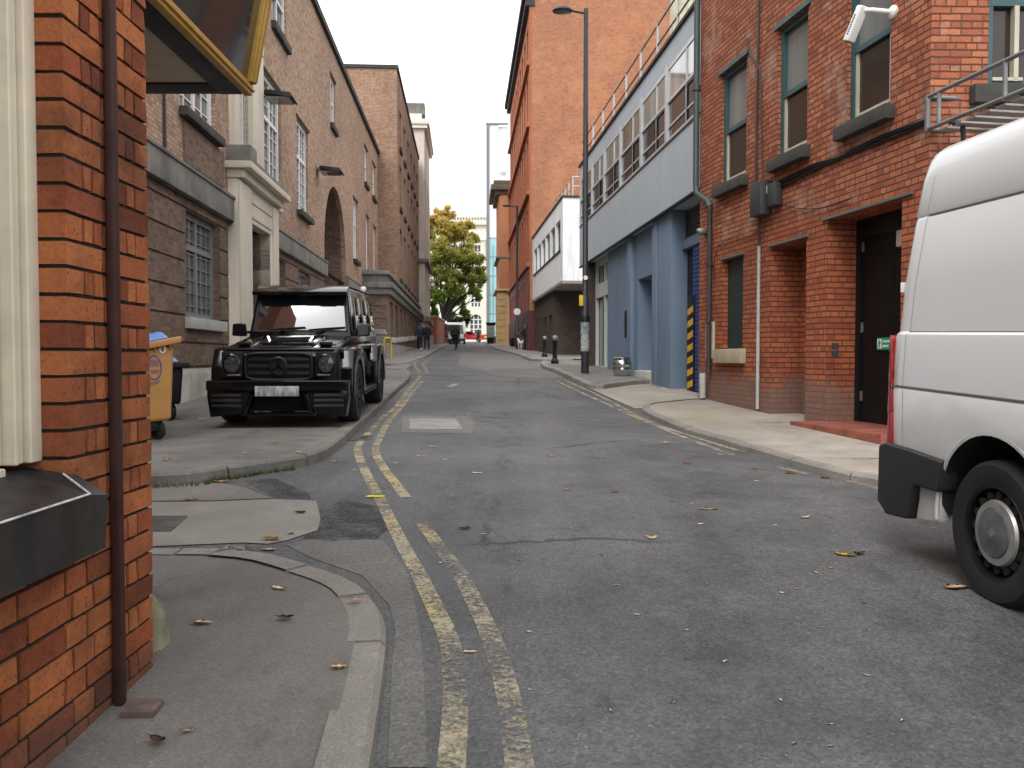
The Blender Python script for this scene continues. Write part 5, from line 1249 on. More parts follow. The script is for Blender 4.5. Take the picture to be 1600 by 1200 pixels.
for s in (-1, 1):
    for yy in (VW, VW - 3.35):
        t_, Mw, r1, h = wheel(van, s * .86, yy, VR, VR, .235, s, M_RIMB, steel=True, rr=.66)
        mb = MB(); mb.lathe([(r1 * .70, h * .70), (r1 * .66, h * .86), (r1 * .52, h * .90), (r1 * .50, h * .8)], 36, Mw, cap=False)
        mb.build('rim_band', mat("scuffed_steel", (.42, .41, .39), .45, metal=.7, var=.25, vs=8), t_, smooth=40)
        mb = MB(); mb.lathe([(r1 * .52, h * .75), (r1 * .50, h * .93), (r1 * .3, h * .97), (.001, h * .98)], 36, Mw); mb.build('hub_cap', mat("hub_cap_grey", (.11, .11, .115), .45, var=.5, vs=9), t_, smooth=40)
        mb = MB(); mb.prism([(0, .03), (.022, 0), (0, -.03), (-.022, 0)], 'z', h * .98, h * 1.0, Mw); mb.build('emblem', M_CHROME, t_)
        for k in range(16):
            a = 2 * math.pi * k / 16; MB().lathe([(.02, h * .60), (.02, h * .735)], 10, Mw @ T(r1 * .78 * math.cos(a), r1 * .78 * math.sin(a), 0)).build('vent_hole', M_DARK, t_)
        mb = MB(); ar = [(s * .985, yy + .455 * math.cos(R(a)), VR + .03 + .455 * math.sin(R(a))) for a in range(-8, 190, 9)]; mb.tube(ar, .011, 8); mb.build('arch_lip', M_VANW, van, smooth=60)
    # bumper corner wraps the rear, strip to the arch, lamp, mouldings
    mb = MB(); mb.prism([(.055, .30), (.055, .64), (-.02, .665), (-.30, .66), (-.60, .645), (-.565, .47), (-.34, .47), (-.27, .26), (-.05, .24)], 'x', s * .90, s * 1.022); mb.build('bumper_corner', M_VANP, van, bevel=.02, seg=3)
    mb = MB(); mb.prism([(-.345, .465), (-.545, .465), (-.525, .30), (-.30, .27)], 'x', s * .9, s * .972); mb.build('lower_panel', M_VANW, van, bevel=.008)
    mb = MB(); mb.box(s * .985, s * 1.015, -1.52, -3.9, .40, .60); mb.build('side_moulding', M_VANP, van, bevel=.012)
    zz_ = [.66, .85, 1.05, 1.20, 1.30]; wd = [.05, .045, .038, .03, .014]; lp = MB()
    for i in range(4): lp.hexa([(s * .90, .012, zz_[i]), (s * .995, .012, zz_[i]), (s * .90, -wd[i], zz_[i]), (s * 1.004, -wd[i], zz_[i]), (s * .90, .012, zz_[i + 1]), (s * .99, .012, zz_[i + 1]), (s * .90, -wd[i + 1], zz_[i + 1]), (s * 1.002, -wd[i + 1], zz_[i + 1])] if s > 0 else [(s * .995, .012, zz_[i]), (s * .90, .012, zz_[i]), (s * 1.004, -wd[i], zz_[i]), (s * .90, -wd[i], zz_[i]), (s * .99, .012, zz_[i + 1]), (s * .90, .012, zz_[i + 1]), (s * 1.002, -wd[i + 1], zz_[i + 1]), (s * .90, -wd[i + 1], zz_[i + 1])])
    tl_ = lp.build('tail_light', M_RED, van, bevel=.006)
    MB().box(s * .91, s * .985, .0, .03, .82, 1.12).build('reversing_lens', mat("clear_lens", (.5, .45, .44), .15, spec=.8), tl_, bevel=.012, seg=3)
    sm = MB()
    for z0, z1, y0, y1, x in ((.998, 1.006, -.03, -5.0, .9965), (1.312, 1.322, -.17, -4.2, .968), (1.962, 1.972, -.25, -3.8, .9195)): sm.box(s * (x - .02), s * (x + .0035), y0, y1, z0, z1)
    sm.build('panel_seam', mat("seam_grey", (.12, .12, .12), .7), van)
    sm = MB()
    for i in range(len(prof) - 1):
        (z0, h0), (z1, h1) = prof[i], prof[i + 1]
        if .66 <= z0 and z1 < 2.2: a0, a1 = -.165 + vrear(z0), -.165 + vrear(z1); sm.poly([(s * (h0 + .0012), a0, z0), (s * (h1 + .0012), a1, z1), (s * (h1 + .0012), a1 - .005, z1), (s * (h0 + .0012), a0 - .005, z0)])
    sm.build('door_seam', mat("seam_pale", (.33, .33, .32), .7), van)
    MB().lathe([(.022, 0), (.022, .004)], 14, T(s * .985, -.045, 1.07) @ roty(R(90 * s))).build('filler_lock', M_VANP, van)
    for z in (1.55, .8): MB().box(s * .90, s * .95, -.02 + vrear(z) + .02, .012 + vrear(z), z, z + .06).build('door_hinge', M_VANW, van, bevel=.01)
MB().box(-.92, .92, -.02, .06, .30, .62).build('rear_bumper', M_VANP, van, bevel=.02)
MB().hexa([(-.80, -4.28, 1.30), (.80, -4.28, 1.30), (-.8, -4.2, 1.30), (.8, -4.2, 1.30), (-.75, -4.25, 2.1), (.75, -4.25, 2.1), (-.75, -4.1, 2.1), (.75, -4.1, 2.1)]).build('windscreen', GL_CAR, van)

# ---- small far vehicles
def small_car(name, label, x, y, rz, paint, group=None):
    o = thing(name, label, 'car', (x, y, gz(y)), rz, group)
    MB().prism([(-2.0, .3), (-2.05, .62), (-1.95, .78), (-1.0, .92), (-.45, 1.38), (.95, 1.42), (1.75, .95), (2.0, .88), (2.05, .35)], 'x', -.84, .84).build('body', paint, o, bevel=.06, seg=3)
    for s in (-1, 1):
        MB().prism([(-.88, .95), (-.42, 1.31), (.25, 1.34), (.25, .95)], 'x', s * .842, s * .85).build('side_window', GL_CARS, o)
        MB().prism([(.32, .95), (.32, 1.34), (.9, 1.34), (1.45, .97)], 'x', s * .842, s * .85).build('side_window', GL_CARS, o)
        for yy in (-1.25, 1.25): wheel(o, s * .75, yy, .31, .31, .2, s, M_CHROME, 5)
        MB().box(s * .5, s * .8, -2.06, -1.98, .58, .7).build('headlight', M_CHROME, o, bevel=.02)
    return o
M_REDC = mat("red_car_paint", (.33, .012, .022), .2, coat=.6)
q = P(733, 534, 110); small_car('red_car', 'red hatchback crossing the junction behind the parked white van', q.x, 110, R(90), M_REDC, 'red cars crossing the far junction')
fv_y = 90; q = P(713, 535, fv_y); fv = thing('white_van', 'distant white van parked facing away near the tree at the far end', 'van', (q.x, fv_y, gz(fv_y)), R(3))
MB().prism([(0, .4), (.02, 1.2), (.18, 2.35), (4.2, 2.35), (4.7, 1.3), (5.3, 1.1), (5.4, .4)], 'x', -.98, .98).build('body', M_VANW, fv, bevel=.12, seg=3)
MB().hexa([(-.78, -.02, 1.12), (.78, -.02, 1.12), (-.78, .1, 1.12), (.78, .1, 1.12), (-.68, .11, 2.08), (.68, .11, 2.08), (-.68, .25, 2.08), (.68, .25, 2.08)]).build('rear_window', GL_CARS, fv)
MB().box(-.98, .98, -.06, .1, .35, .6).build('bumper', M_VANP, fv, bevel=.03)
for s in (-1, 1):
    for yy in (1.0, 4.3): wheel(fv, s * .85, yy, .34, .34, .22, s, M_RIMB, 5)
    MB().box(s * .82, s * .99, -.035, .06, .7, 1.2).build('tail_light', M_RED, fv, bevel=.01)
# ------------------------------------------------------------------ street furniture
def at(u, v, off): return G(u, v, off)
# lamp post near right
q = at(914, 583, H5); lp = thing('street_lamp', 'tall dark street lamp with a grey sleeve round its base, near the keg', 'street lamp', q)
zt = P(913, 14, q.y).z - q.z
M_LAMP = mat("lamp_post_paint", (.022, .022, .026), .45, var=.15)
MB().tube([(0, 0, 0), (0, 0, 2.0), (0, 0, 2.05), (0, 0, zt)], [.105, .105, .075, .062], 16).build('post', M_LAMP, lp, smooth=40)
k_ = NB("lamp_sleeve"); n_ = k_.noise(k_.coord('Object', (1, 1, 1)), 7, 5, .7); M_SLV = k_.fin(k_.ramp(n_, [(.38, (.12, .13, .13)), (.5, (.26, .28, .285)), (.64, (.40, .42, .42))]), .7)
MB().tube([(0, 0, .58), (0, 0, 1.36)], .118, 18).build('sleeve', M_SLV, lp, smooth=40)
MB().tube([(0, 0, 1.36), (0, 0, 1.45), (0, 0, 1.56)], [.13, .13, .09], 16).build('collar', M_BLACK, lp, smooth=40)
MB().tube([(0, 0, zt - .12), (-.25, -.02, zt - .08), (-.42, -.03, zt - .05)], .03, 8).build('arm', M_LAMP, lp, smooth=40)
hd = MB(); hd.lathe([(.01, .10), (.15, .09), (.24, .05), (.27, .0), (.25, -.03), (.0, -.03)], 24, T(-.62, -.03, zt - .06) @ Matrix.Scale(1.0, 4, (1, 0, 0)) @ Matrix.Scale(.75, 4, (0, 1, 0)))
hdo = hd.build('lamp_head', M_LAMP, lp, smooth=50)
MB().lathe([(.20, -.031), (.17, -.06), (.0, -.075)], 20, T(-.62, -.03, zt - .06) @ Matrix.Scale(.75, 4, (0, 1, 0))).build('lamp_lens', GL_GREY, hdo, smooth=50)
a = P(912, 470, q.y); MB().box(-.17, -.06, -.14, -.12, a.z - q.z - .14, a.z - q.z + .14).build('notice', mat("yellow_notice", (.60, .40, .03), .6), lp, bevel=.004)
MB().tube([(0, -.09, 2.52), (0, -.12, 2.52)], .06, 14).build('sticker', M_WFRAME, lp)
MB().tube([(0, 0, 1.60), (0, 0, 1.72)], .079, 14).build('band', M_PIPE_W, lp)
# distant lamp post
q = at(808, 545, H5); l2 = thing('street_lamp', 'distant slim dark street lamp in front of the red painted warehouse wall', 'street lamp', q)
zt = P(809, 322, q.y).z - q.z
MB().tube([(0, 0, 0), (0, 0, 1.5), (0, 0, 1.55), (0, 0, zt)], [.13, .13, .09, .075], 12).build('post', M_LAMP, l2, smooth=40)
MB().tube([(0, 0, zt - .05), (-.5, 0, zt)], .04, 8).build('arm', M_LAMP, l2)
MB().box(-1.0, -.45, -.12, .12, zt - .05, zt + .09).build('lamp_head', M_LAMP, l2, bevel=.04)
z = P(808, 487, q.y).z - q.z; MB().tube([(0, -.1, z), (0, -.13, z)], .24, 20).build('sign_plate', M_WFRAME, l2)
# bollards
blab = ['black cast bollard with a pale cap, nearer of the pair before the dark brick base', 'black cast bollard with a pale cap, farther of the pair before the dark brick base']
def bollard(u, v, lab):
    q = at(u, v, H5); o = thing('bollard', lab, 'bollard', q, 0, 'black bollards on the right pavement')
    MB().lathe([(.14, 0), (.14, .10), (.105, .14), (.085, .2), (.08, .74), (.095, .76), (.095, .8), (.085, .82)], 16).build('post', M_BLACK, o, smooth=40)
    MB().lathe([(.085, .82), (.1, .86), (.1, .92), (.06, .97), (.0, .985)], 16).build('cap', M_STEEL, o, smooth=40)
bollard(867, 568, blab[0]); bollard(851, 557.5, blab[1])
# beer keg
q = at(972, 587, H5); kg = thing('beer_keg', 'dented steel beer keg standing on the right pavement by the blue wall', 'keg', q)
M_KEG = mat("keg_steel", (.55, .54, .52), .22, metal=1, var=.12, vs=5, bump=.1, bs=8)
MB().lathe([(.19, .0), (.2, .01), (.2, .045), (.235, .075), (.24, .13), (.246, .15), (.24, .17), (.238, .26), (.246, .28), (.24, .30), (.235, .36), (.20, .395), (.19, .385), (.1, .39), (.04, .40), (.0, .40)], 32).build('barrel', M_KEG, kg, smooth=45)
MB().lathe([(.205, .375), (.215, .38), (.215, .455), (.205, .462), (.198, .455), (.198, .375)], 32, cap=False).build('rim', M_KEG, kg, smooth=45)
MB().lathe([(.045, .40), (.045, .42), (.02, .425)], 16).build('valve', M_STEEL_D, kg)
# wheelie bins
M_BINO = mat("orange_bin_plastic", (.42, .21, .065), .5, var=.14, vs=1.6, dirt=.28, dcol=(.26, .13, .04))
def bin1100(name, label, loc, rz, bodym, lidm, marks, W=1.0, D=1.0, H=1.16, hs=.0, fs=.0):
    """hs / fs: how much the rim and the floor of the bin rise towards its +x end"""
    o = thing(name, label, 'bin', loc, rz, 'large wheeled bins by the brown brick wall')
    b = .93; z0 = .22; z1 = H - .1
    top = lambda x: z1 + hs * (x / W - .5); bot = lambda x: z0 + fs * (x / W - .5)
    def slabx(mb, x0, x1, y0, y1, za, zb, k=1.0): return mb.hexa([(x0, y0, za(x0)), (x1, y0, za(x1)), (x0, y1, za(x0)), (x1, y1, za(x1)), (x0 * k, y0 * k, zb(x0)), (x1 * k, y0 * k, zb(x1)), (x0 * k, y1 * k, zb(x0)), (x1 * k, y1 * k, zb(x1))])
    slabx(MB(), -W / 2 * b, W / 2 * b, -D / 2 * b, D / 2 * b, bot, top, 1 / b).build('body', bodym, o, bevel=.045, seg=3)
    slabx(MB(), -W / 2 - .05, W / 2 + .08, -D / 2 - .06, D / 2 + .05, lambda x: top(x) - .005, lambda x: top(x) + .07).build('rim', bodym, o, bevel=.022, seg=3)
    mb = MB()
    for i in range(13): x = -W / 2 + .06 + i * (W - .1) / 12; z = top(x); mb.prism([(-D / 2 - .045, z), (-D / 2 + .03, z), (-D / 2 + .03, z - .1)], 'x', x - .009, x + .009)
    mb.build('rim_rib', bodym, o)
    ld = slabx(MB(), -W / 2 - .02, W / 2 - .04, -D / 2 - .01, D / 2, lambda x: top(x) + .071, lambda x: top(x) + .15, .8).build('lid', lidm, o, bevel=.04, seg=3)
    x0, x1 = W / 2 - .62, W / 2 - .24
    slabx(MB(), x0, x1, -D / 2 + .1, D / 2 - .3, lambda x: top(x) + .13, lambda x: top(x) + .185, .93).build('lid_flap', lidm, ld, bevel=.03, seg=3)
    slabx(MB(), -W / 2 * b + .04, W / 2 * b - .12, -D / 2 * b + .05, D / 2 * b - .05, lambda x: bot(x) - .11, bot).build('chassis', M_CARM, o, bevel=.02)
    for sx in (-1, 1):
        for sy in (-1, 1):
            x, y = sx * (W / 2 * b - .13), sy * (D / 2 * b - .1); zf = bot(x)
            MB().prism([(y - .06, zf), (y + .08, zf), (y + .03, .1), (y - .03, .1)], 'x', x - .035, x + .035).build('castor_fork', M_CARM, o)
            MB().lathe([(.1, -.024), (.1, .024)], 20, T(x, y, .1) @ rotz(R(35)) @ roty(R(90))).build('castor', M_RUBBER, o, bevel=.008)
    if marks:
        tilt = (D / 2 - D / 2 * b) / (z1 - z0); yf = lambda z: -D / 2 * b - tilt * (z - z0) - .004
        Mp = mat("purple_print", (.15, .10, .17), .6, var=.2); zc = .80; xc = W / 2 - .20
        mb = MB(); mb.tube([(xc + .07 * math.cos(R(a)), yf(zc + .13 * math.sin(R(a))), zc + .13 * math.sin(R(a))) for a in range(0, 361, 12)], .008, 5)
        for x, z, w_, h_ in ((-.045, .01, .018, .075), (-.02, .03, .024, .055), (-.02, .01, .016, .025), (.01, .01, .01, .075), (.028, .01, .012, .075), (.04, .05, .016, .025), (-.04, -.04, .09, .012), (-.028, -.062, .066, .010)): mb.box(xc + x, xc + x + w_, yf(zc + z) - .003, yf(zc + z) + .01, zc + z, zc + z + h_)
        mb.build('printed_logo', Mp, o)
        mb = MB()
        for i in range(6): mb.box(xc - .05 + i * .018, xc - .038 + i * .018, yf(zc - .2) - .003, yf(zc - .2) + .01, zc - .2 + i * .006, zc - .17 + i * .006)
        mb.build('printed_lettering', Mp, o)
        for ch, x in (('9', xc - .15), ('0', xc + .085)):
            cu = bpy.data.curves.new('numeral', 'FONT'); cu.body = ch; cu.size = .15; cu.align_x = 'CENTER'; cu.extrude = .002
            to = bpy.data.objects.new('numeral', cu); COL.objects.link(to); bpy.context.view_layer.update()
            me = bpy.data.meshes.new_from_object(to.evaluated_get(bpy.context.evaluated_depsgraph_get())); bpy.data.objects.remove(to)
            me.materials.clear(); me.materials.append(M_WFRAME); to = bpy.data.objects.new('numeral', me); COL.objects.link(to)
            to.parent = o; to.location = (x, yf(.97) - .006, .955); to.rotation_euler = (R(90) + math.atan(tilt), 0, 0)
    return o
M_LIDB = mat("blue_lid_plastic", (.12, .20, .46), .35, var=.12)
bz = Vector((-4.40, 9.44, gz(9.44) + H2 - .005))
bin1100('wheelie_bin', 'orange wheeled bin with blue lid, badge and white numeral, beside the brick corner', bz, R(25), M_BINO, M_LIDB, True, hs=.22, fs=.10)
q2 = P(281, 552, 10.9); b2 = Vector((q2.x - .72, 11.45, gz(11.3) + H2 - .005))
bin1100('wheelie_bin', 'dark bodied bin with a blue lid, mostly hidden behind the orange bin', b2, R(22), M_CARM, M_LIDB, False, W=1.0, D=.95, H=q2.z - b2.z - .09)
# grey box bin and yellow hoop beyond the black car
qy = 36.6; q = P(594, 560, qy); gb = thing('grey_bin', 'grey pillar bin with a pale domed lid, seen behind the parked black car', 'bin', (q.x, qy, gz(qy) + H2))
zt = P(594, 515, qy).z - gz(qy) - H2
MB().box(-.24, .24, -.22, .22, 0, zt - .24).build('body', mat("grey_bin_paint", (.17, .18, .20), .55), gb, bevel=.03)
MB().box(-.28, .28, -.26, .26, zt - .23, zt - .1).box(-.24, .24, -.22, .22, zt - .1, zt).build('lid', mat("pale_bin_lid", (.28, .285, .28), .6, var=.2), gb, bevel=.04)
q = P(602, 560, 36.3); yh = thing('yellow_hoop', 'yellow painted steel hoop guard at the corner of the stone plinth', 'barrier', (q.x, 36.3, gz(36.3) + H2)); zt = P(602, 528, 36.3).z - gz(36.3) - H2
MB().tube([(-.06, 0, 0), (-.06, 0, zt - .1), (0, 0, zt), (.1, .1, zt), (.14, .5, zt), (.14, .6, zt - .1), (.14, .6, 0)], .045, 10).build('hoop', mat("yellow_hoop_paint", (.55, .40, .02), .5, var=.15), yh, smooth=50)
# manhole plate
c = [G(640, 671), G(723, 671), G(640, 654.5), G(712, 654.5)]; mp = MB(); mp.hexa([p + Vector((0, 0, -.03)) for p in c] + [p + Vector((0, 0, .006)) for p in c])
for i in range(26):
    for j in range(7):
        if j in (3,): continue
        t, s_ = (i + .5) / 26, (j + .5) / 7; p = c[0].lerp(c[1], t).lerp(c[2].lerp(c[3], t), s_); mp.box(p.x - .008, p.x + .008, p.y - .03, p.y + .03, p.z + .0, p.z + .009)
props(mp.build('manhole_cover', mat("worn_iron_cover", (.23, .21, .195), .5, metal=.3, var=.25, vs=5, bump=.4, bs=50)), 'rectangular ridged iron inspection cover set in the middle of the road', 'manhole cover')
c = [G(210, 832), G(268, 832), G(236, 808), G(294, 808)]; dc = MB(); dc.hexa([p + Vector((0, 0, -.03)) for p in c] + [p + Vector((0, 0, .012)) for p in c])
props(dc.build('drain_cover', mat("dark_iron_cover", (.065, .058, .052), .6, var=.45, vs=9, bump=.5), bevel=.004), 'dark square cover in the pale concrete of the side street beside the brick corner', 'drain cover')
c = [G(538, 690), G(577, 688), G(548, 682), G(584, 681)]; gd = MB()
for i in range(7): t = (i + .5) / 7; a, b = c[0].lerp(c[1], t), c[2].lerp(c[3], t); gd.box(a.x - .018, a.x + .018, a.y, b.y, a.z - .02, a.z + .009)
gd.hexa([p + Vector((0, 0, -.03)) for p in c] + [p + Vector((0, 0, .005)) for p in c])
props(gd.build('road_gully', mat("gully_iron", (.05, .042, .038), .6, var=.3)), 'iron gully grate in the gutter where the yellow lines bend', 'drain cover')
# dark bins / cabinets at the far end
def big_bin(u0, u1, v0, v1, Y, label):
    p0, p1 = P(u0, v1, Y), P(u1, v1, Y); w_ = p1.x - p0.x; h = P(u0, v0, Y).z - gz(Y); o = thing('dumpster', label, 'bin', ((p0.x + p1.x) / 2, Y, gz(Y)), 0, 'dark bins at the far end of the street')
    MB().hexa([(-w_ / 2 * .93, -.5, .12), (w_ / 2 * .93, -.5, .12), (-w_ / 2 * .93, .5, .12), (w_ / 2 * .93, .5, .12), (-w_ / 2, -.6, h * .86), (w_ / 2, -.6, h * .86), (-w_ / 2, .6, h * .86), (w_ / 2, .6, h * .86)]).build('body', M_CARM, o, bevel=.04)
    MB().prism([(-.68, h * .862), (-.66, h * .92), (.6, h), (.62, h * .862)], 'x', -w_ / 2 - .04, w_ / 2 + .04).build('lid', M_CARM, o, bevel=.03)
    for s in (-1, 1): MB().lathe([(.1, -.03), (.1, .03)], 14, T(s * w_ * .36, -.4, .1) @ roty(R(90))).build('castor', M_RUBBER, o)
big_bin(761.5, 772, 526, 539, 86, 'dark lidded bin at the far end, left one below the grey kiosk')
big_bin(772.5, 783.5, 525, 539, 86, 'dark lidded bin at the far end, beside the sandstone base')
big_bin(797, 805, 527, 542, 69, 'narrow dark bin against the maroon plinth of the warehouse')
Y = 92; p = P(767, 530, Y); kk = thing('advert_kiosk', 'grey kiosk pillar with a flared black cap beneath the glass tower', 'kiosk', (p.x, Y, gz(Y))); h = P(767, 504, Y).z - gz(Y)
MB().box(-.42, .42, -.3, .3, 0, h - .35).build('pillar', mat("kiosk_grey", (.13, .13, .13), .5, var=.2), kk, bevel=.03)
MB().hexa([(-.42, -.3, h - .34), (.42, -.3, h - .34), (-.42, .3, h - .34), (.42, .3, h - .34), (-.55, -.4, h - .12), (.55, -.4, h - .12), (-.55, .4, h - .12), (.55, .4, h - .12)]).box(-.55, .55, -.4, .4, h - .119, h).build('cap', M_BLACK, kk, bevel=.02)
Y = 106; p = P(755, 537, Y); ob = thing('road_barrier', 'orange road works barrier at the far junction', 'barrier', (p.x, Y, gz(Y)))
MB().box(-.55, .55, -.03, .03, .75, 1.0).box(-.55, .55, -.03, .03, .35, .6).build('board', mat("orange_barrier", (.55, .09, .02), .5), ob, bevel=.01)
for s in (-1, 1): MB().box(s * .5 - .04, s * .5 + .04, -.035, .035, .03, 1.05).box(s * .5 - .06, s * .5 + .06, -.25, .25, 0, .04).build('leg', M_BLACK, ob)
# brick gate pier and dark boundary fence by the tree
Y = 80; p = P(677.5, 520, Y); gp = thing('brick_gate_pier', 'low red brick wall end with a stone cap below the autumn tree', 'wall', (p.x, Y, gz(Y))); h = P(677, 496, Y).z - gz(Y)
MB().box(-.3, .3, -.3, 9, -.3, h).build('pier', M_BR_R, gp); MB().box(-.38, .38, -.38, 9, h + .002, h + .15).build('cap', M_STONE_P, gp, bevel=.03)
fe = thing('boundary_fence', 'dark boarded fence under the autumn tree behind the brick wall end', 'fence', (P(685, 530, 90).x, 90, gz(90)))
mb = MB()
for i in range(22): mb.box(-1.2 + i * .16, -1.2 + i * .16 + .15, -.02, .02, 0, 2.1)
mb.build('boards', mat("dark_fence", (.028, .026, .022), .8, var=.3), fe)
MB().box(-1.25, 2.4, .022, .08, .4, .5).box(-1.25, 2.4, .022, .08, 1.6, 1.7).build('rail', M_CARM, fe)

# ------------------------------------------------------------------ people, cyclist, dog
M_SKIN = mat("skin", (.42, .235, .165), .6, var=.05)
def skin(name, V, E, Rd, m, par, sub=1):
    me = bpy.data.meshes.new(name); me.from_pydata([Vector(v) for v in V], E, []); o = bpy.data.objects.new(name, me); COL.objects.link(o); o.parent = par
    o.modifiers.new('skin', 'SKIN')
    for i, r in enumerate(Rd):
        d = me.skin_vertices[0].data[i]; d.radius = (r, r) if not isinstance(r, tuple) else r; d.use_root = (i == 0)
    s = o.modifiers.new('sub', 'SUBSURF'); s.levels = sub; s.render_levels = sub; o.modifiers['skin'].use_smooth_shade = True
    bpy.context.view_layer.update(); ev = bpy.data.meshes.new_from_object(o.evaluated_get(bpy.context.evaluated_depsgraph_get()))
    o.modifiers.clear(); o.data = ev; ev.name = name; ev.materials.clear(); ev.materials.append(m); return o
def person(label, loc, rz, J, top, legs, shoes, hair, H=1.75, long=.0, group=None):
    """J: joints of the pose in metres for a 1.75 m figure facing +y"""
    o = thing('person', label, 'person', loc, rz, group); k = H / 1.75
    names = ['pelvis', 'waist', 'chest', 'neck', 'head', 'crown']
    D = {'pelvis': (0, 0, .95), 'waist': (0, 0, 1.10), 'chest': (0, .01, 1.32), 'neck': (0, .0, 1.48), 'head': (0, .02, 1.60), 'crown': (0, .01, 1.70)}
    for s, n in ((-1, 'l'), (1, 'r')):
        D.update({n + 'sh': (s * .19, 0, 1.41), n + 'el': (s * .25, -.03, 1.14), n + 'wr': (s * .25, .06, .90), n + 'pa': (s * .25, .09, .82), n + 'hip': (s * .09, 0, .92), n + 'kn': (s * .10, .03, .50), n + 'an': (s * .10, 0, .09), n + 'toe': (s * .11, .16, .03)})
    D.update(J); V, E, Rd, ix = [], [], [], {}
    RR = {'pelvis': .13, 'waist': .12, 'chest': .14, 'neck': .058, 'head': .092, 'crown': .075}
    def add(n, r, p=None): ix[n] = len(V); V.append(Vector(D[n] if p is None else p) * k); Rd.append(r * k)
    for n in names: add(n, RR[n])
    E += [(0, 1), (1, 2), (2, 3), (3, 4), (4, 5)]
    for n in 'lr':
        for a, r in (('sh', .065), ('el', .045), ('wr', .03), ('pa', .036)): add(n + a, r)
        E.extend([(ix['chest'], ix[n + 'sh']), (ix[n + 'sh'], ix[n + 'el']), (ix[n + 'el'], ix[n + 'wr']), (ix[n + 'wr'], ix[n + 'pa'])])
        d = (Vector(D[n + 'pa']) - Vector(D[n + 'wr'])).normalized(); sx = Vector((0, 1, 0)) if abs(d.y) < .7 else Vector((1, 0, 0))
        for f, (off, ln) in enumerate(((-.03, .075), (-.01, .085), (.01, .08), (.028, .065), (.045, .03))):
            p = Vector(D[n + 'pa']) + sx * off + d * ln; add(n + 'f%d' % f, .009, p); E.append((ix[n + 'pa'], ix[n + 'f%d' % f]))
        for a, r in (('hip', .085), ('kn', .058), ('an', .042), ('toe', .035)): add(n + a, r)
        E.extend([(ix['pelvis'], ix[n + 'hip']), (ix[n + 'hip'], ix[n + 'kn']), (ix[n + 'kn'], ix[n + 'an']), (ix[n + 'an'], ix[n + 'toe'])])
    skin('body', V, E, Rd, M_SKIN, o)
    def part(name, ns, es, grow, m, radii):
        vv = [Vector(D[n]) * k for n in ns]; skin(name, vv, [(ns.index(a), ns.index(b)) for a, b in es], [(radii[n]) * k for n in ns], m, o)
    jn = ['chest', 'waist', 'pelvis', 'neck', 'lsh', 'lel', 'lwr', 'rsh', 'rel', 'rwr']
    part('jacket', jn, [('chest', 'waist'), ('waist', 'pelvis'), ('chest', 'neck'), ('chest', 'lsh'), ('lsh', 'lel'), ('lel', 'lwr'), ('chest', 'rsh'), ('rsh', 'rel'), ('rel', 'rwr')], 0, top, {'chest': .185, 'waist': .165, 'pelvis': .165, 'neck': .07, 'lsh': .09, 'lel': .066, 'lwr': .05, 'rsh': .09, 'rel': .066, 'rwr': .05})
    tn = ['pelvis', 'lhip', 'lkn', 'lan', 'rhip', 'rkn', 'ran']
    part('trousers', tn, [('pelvis', 'lhip'), ('lhip', 'lkn'), ('lkn', 'lan'), ('pelvis', 'rhip'), ('rhip', 'rkn'), ('rkn', 'ran')], 0, legs, {'pelvis': .15, 'lhip': .105, 'lkn': .078, 'lan': .062, 'rhip': .105, 'rkn': .078, 'ran': .062})
    for n in 'lr':
        a, t = Vector(D[n + 'an']), Vector(D[n + 'toe']); h = a + (a - t) * .25; h.z = min(a.z, h.z)
        skin('shoe', [a * k, t * k, h * k], [(0, 1), (0, 2)], [.055 * k, .045 * k, .045 * k], shoes, o)
    hc = Vector(D['head']); cr = Vector(D['crown'])
    skin('hair', [(hc + Vector((0, -.025, .01))) * k, (cr + Vector((0, -.012, .015))) * k, (hc + Vector((0, -.05, -.05))) * k], [(0, 1), (0, 2)], [.098 * k, .088 * k, .07 * k], hair, o)
    return o
M_NAVYC = mat("navy_coat", (.018, .024, .042), .8, var=.2); M_BLKC = mat("black_coat", (.011, .011, .014), .8, var=.2); M_JEAN = mat("dark_trousers", (.014, .017, .026), .85)
M_SHOEW = mat("white_trainers", (.6, .6, .6), .6); M_SHOEB = mat("black_shoes", (.012, .012, .012), .5); M_HAIR = mat("dark_hair", (.016, .011, .008), .6); M_HAIRG = mat("grey_brown_hair", (.12, .10, .08), .7)
walk = {'lkn': (-.10, .16, .52), 'lan': (-.10, .24, .10), 'ltoe': (-.10, .40, .06), 'rkn': (.10, -.06, .50), 'ran': (.10, -.34, .16), 'rtoe': (.10, -.24, .03), 'lel': (-.27, -.12, 1.15), 'lwr': (-.25, -.10, .92), 'lpa': (-.25, -.09, .84), 'rel': (.27, .06, 1.15), 'rwr': (.24, .20, .98), 'rpa': (.23, .25, .92)}
walk2 = {'rkn': (.10, .12, .51), 'ran': (.10, .16, .09), 'rtoe': (.11, .33, .05), 'lkn': (-.10, -.03, .50), 'lan': (-.10, -.24, .12), 'ltoe': (-.10, -.12, .03), 'rwr': (.22, .14, .95), 'rpa': (.20, .18, .88)}
q = at(656, 549, H2); person('person in a navy jacket and white trainers walking away, left of the strolling pair', q, R(4), walk, M_NAVYC, M_JEAN, M_SHOEW, M_HAIR, 1.80, group='pedestrians on the left pavement')
q = at(667, 546.5, H2); person('person in a black coat walking away beside the navy jacketed one', q, R(0), walk2, M_BLKC, M_JEAN, M_SHOEB, M_HAIRG, 1.78, group='pedestrians on the left pavement')
q = at(821, 546.5, H5); person('person in a navy jacket standing by the maroon plinth holding a dog lead', q, R(60), {'lel': (-.26, .10, 1.16), 'lwr': (-.22, .32, 1.10), 'lpa': (-.21, .39, 1.09)}, M_NAVYC, M_JEAN, M_SHOEB, M_HAIRG, 1.75)
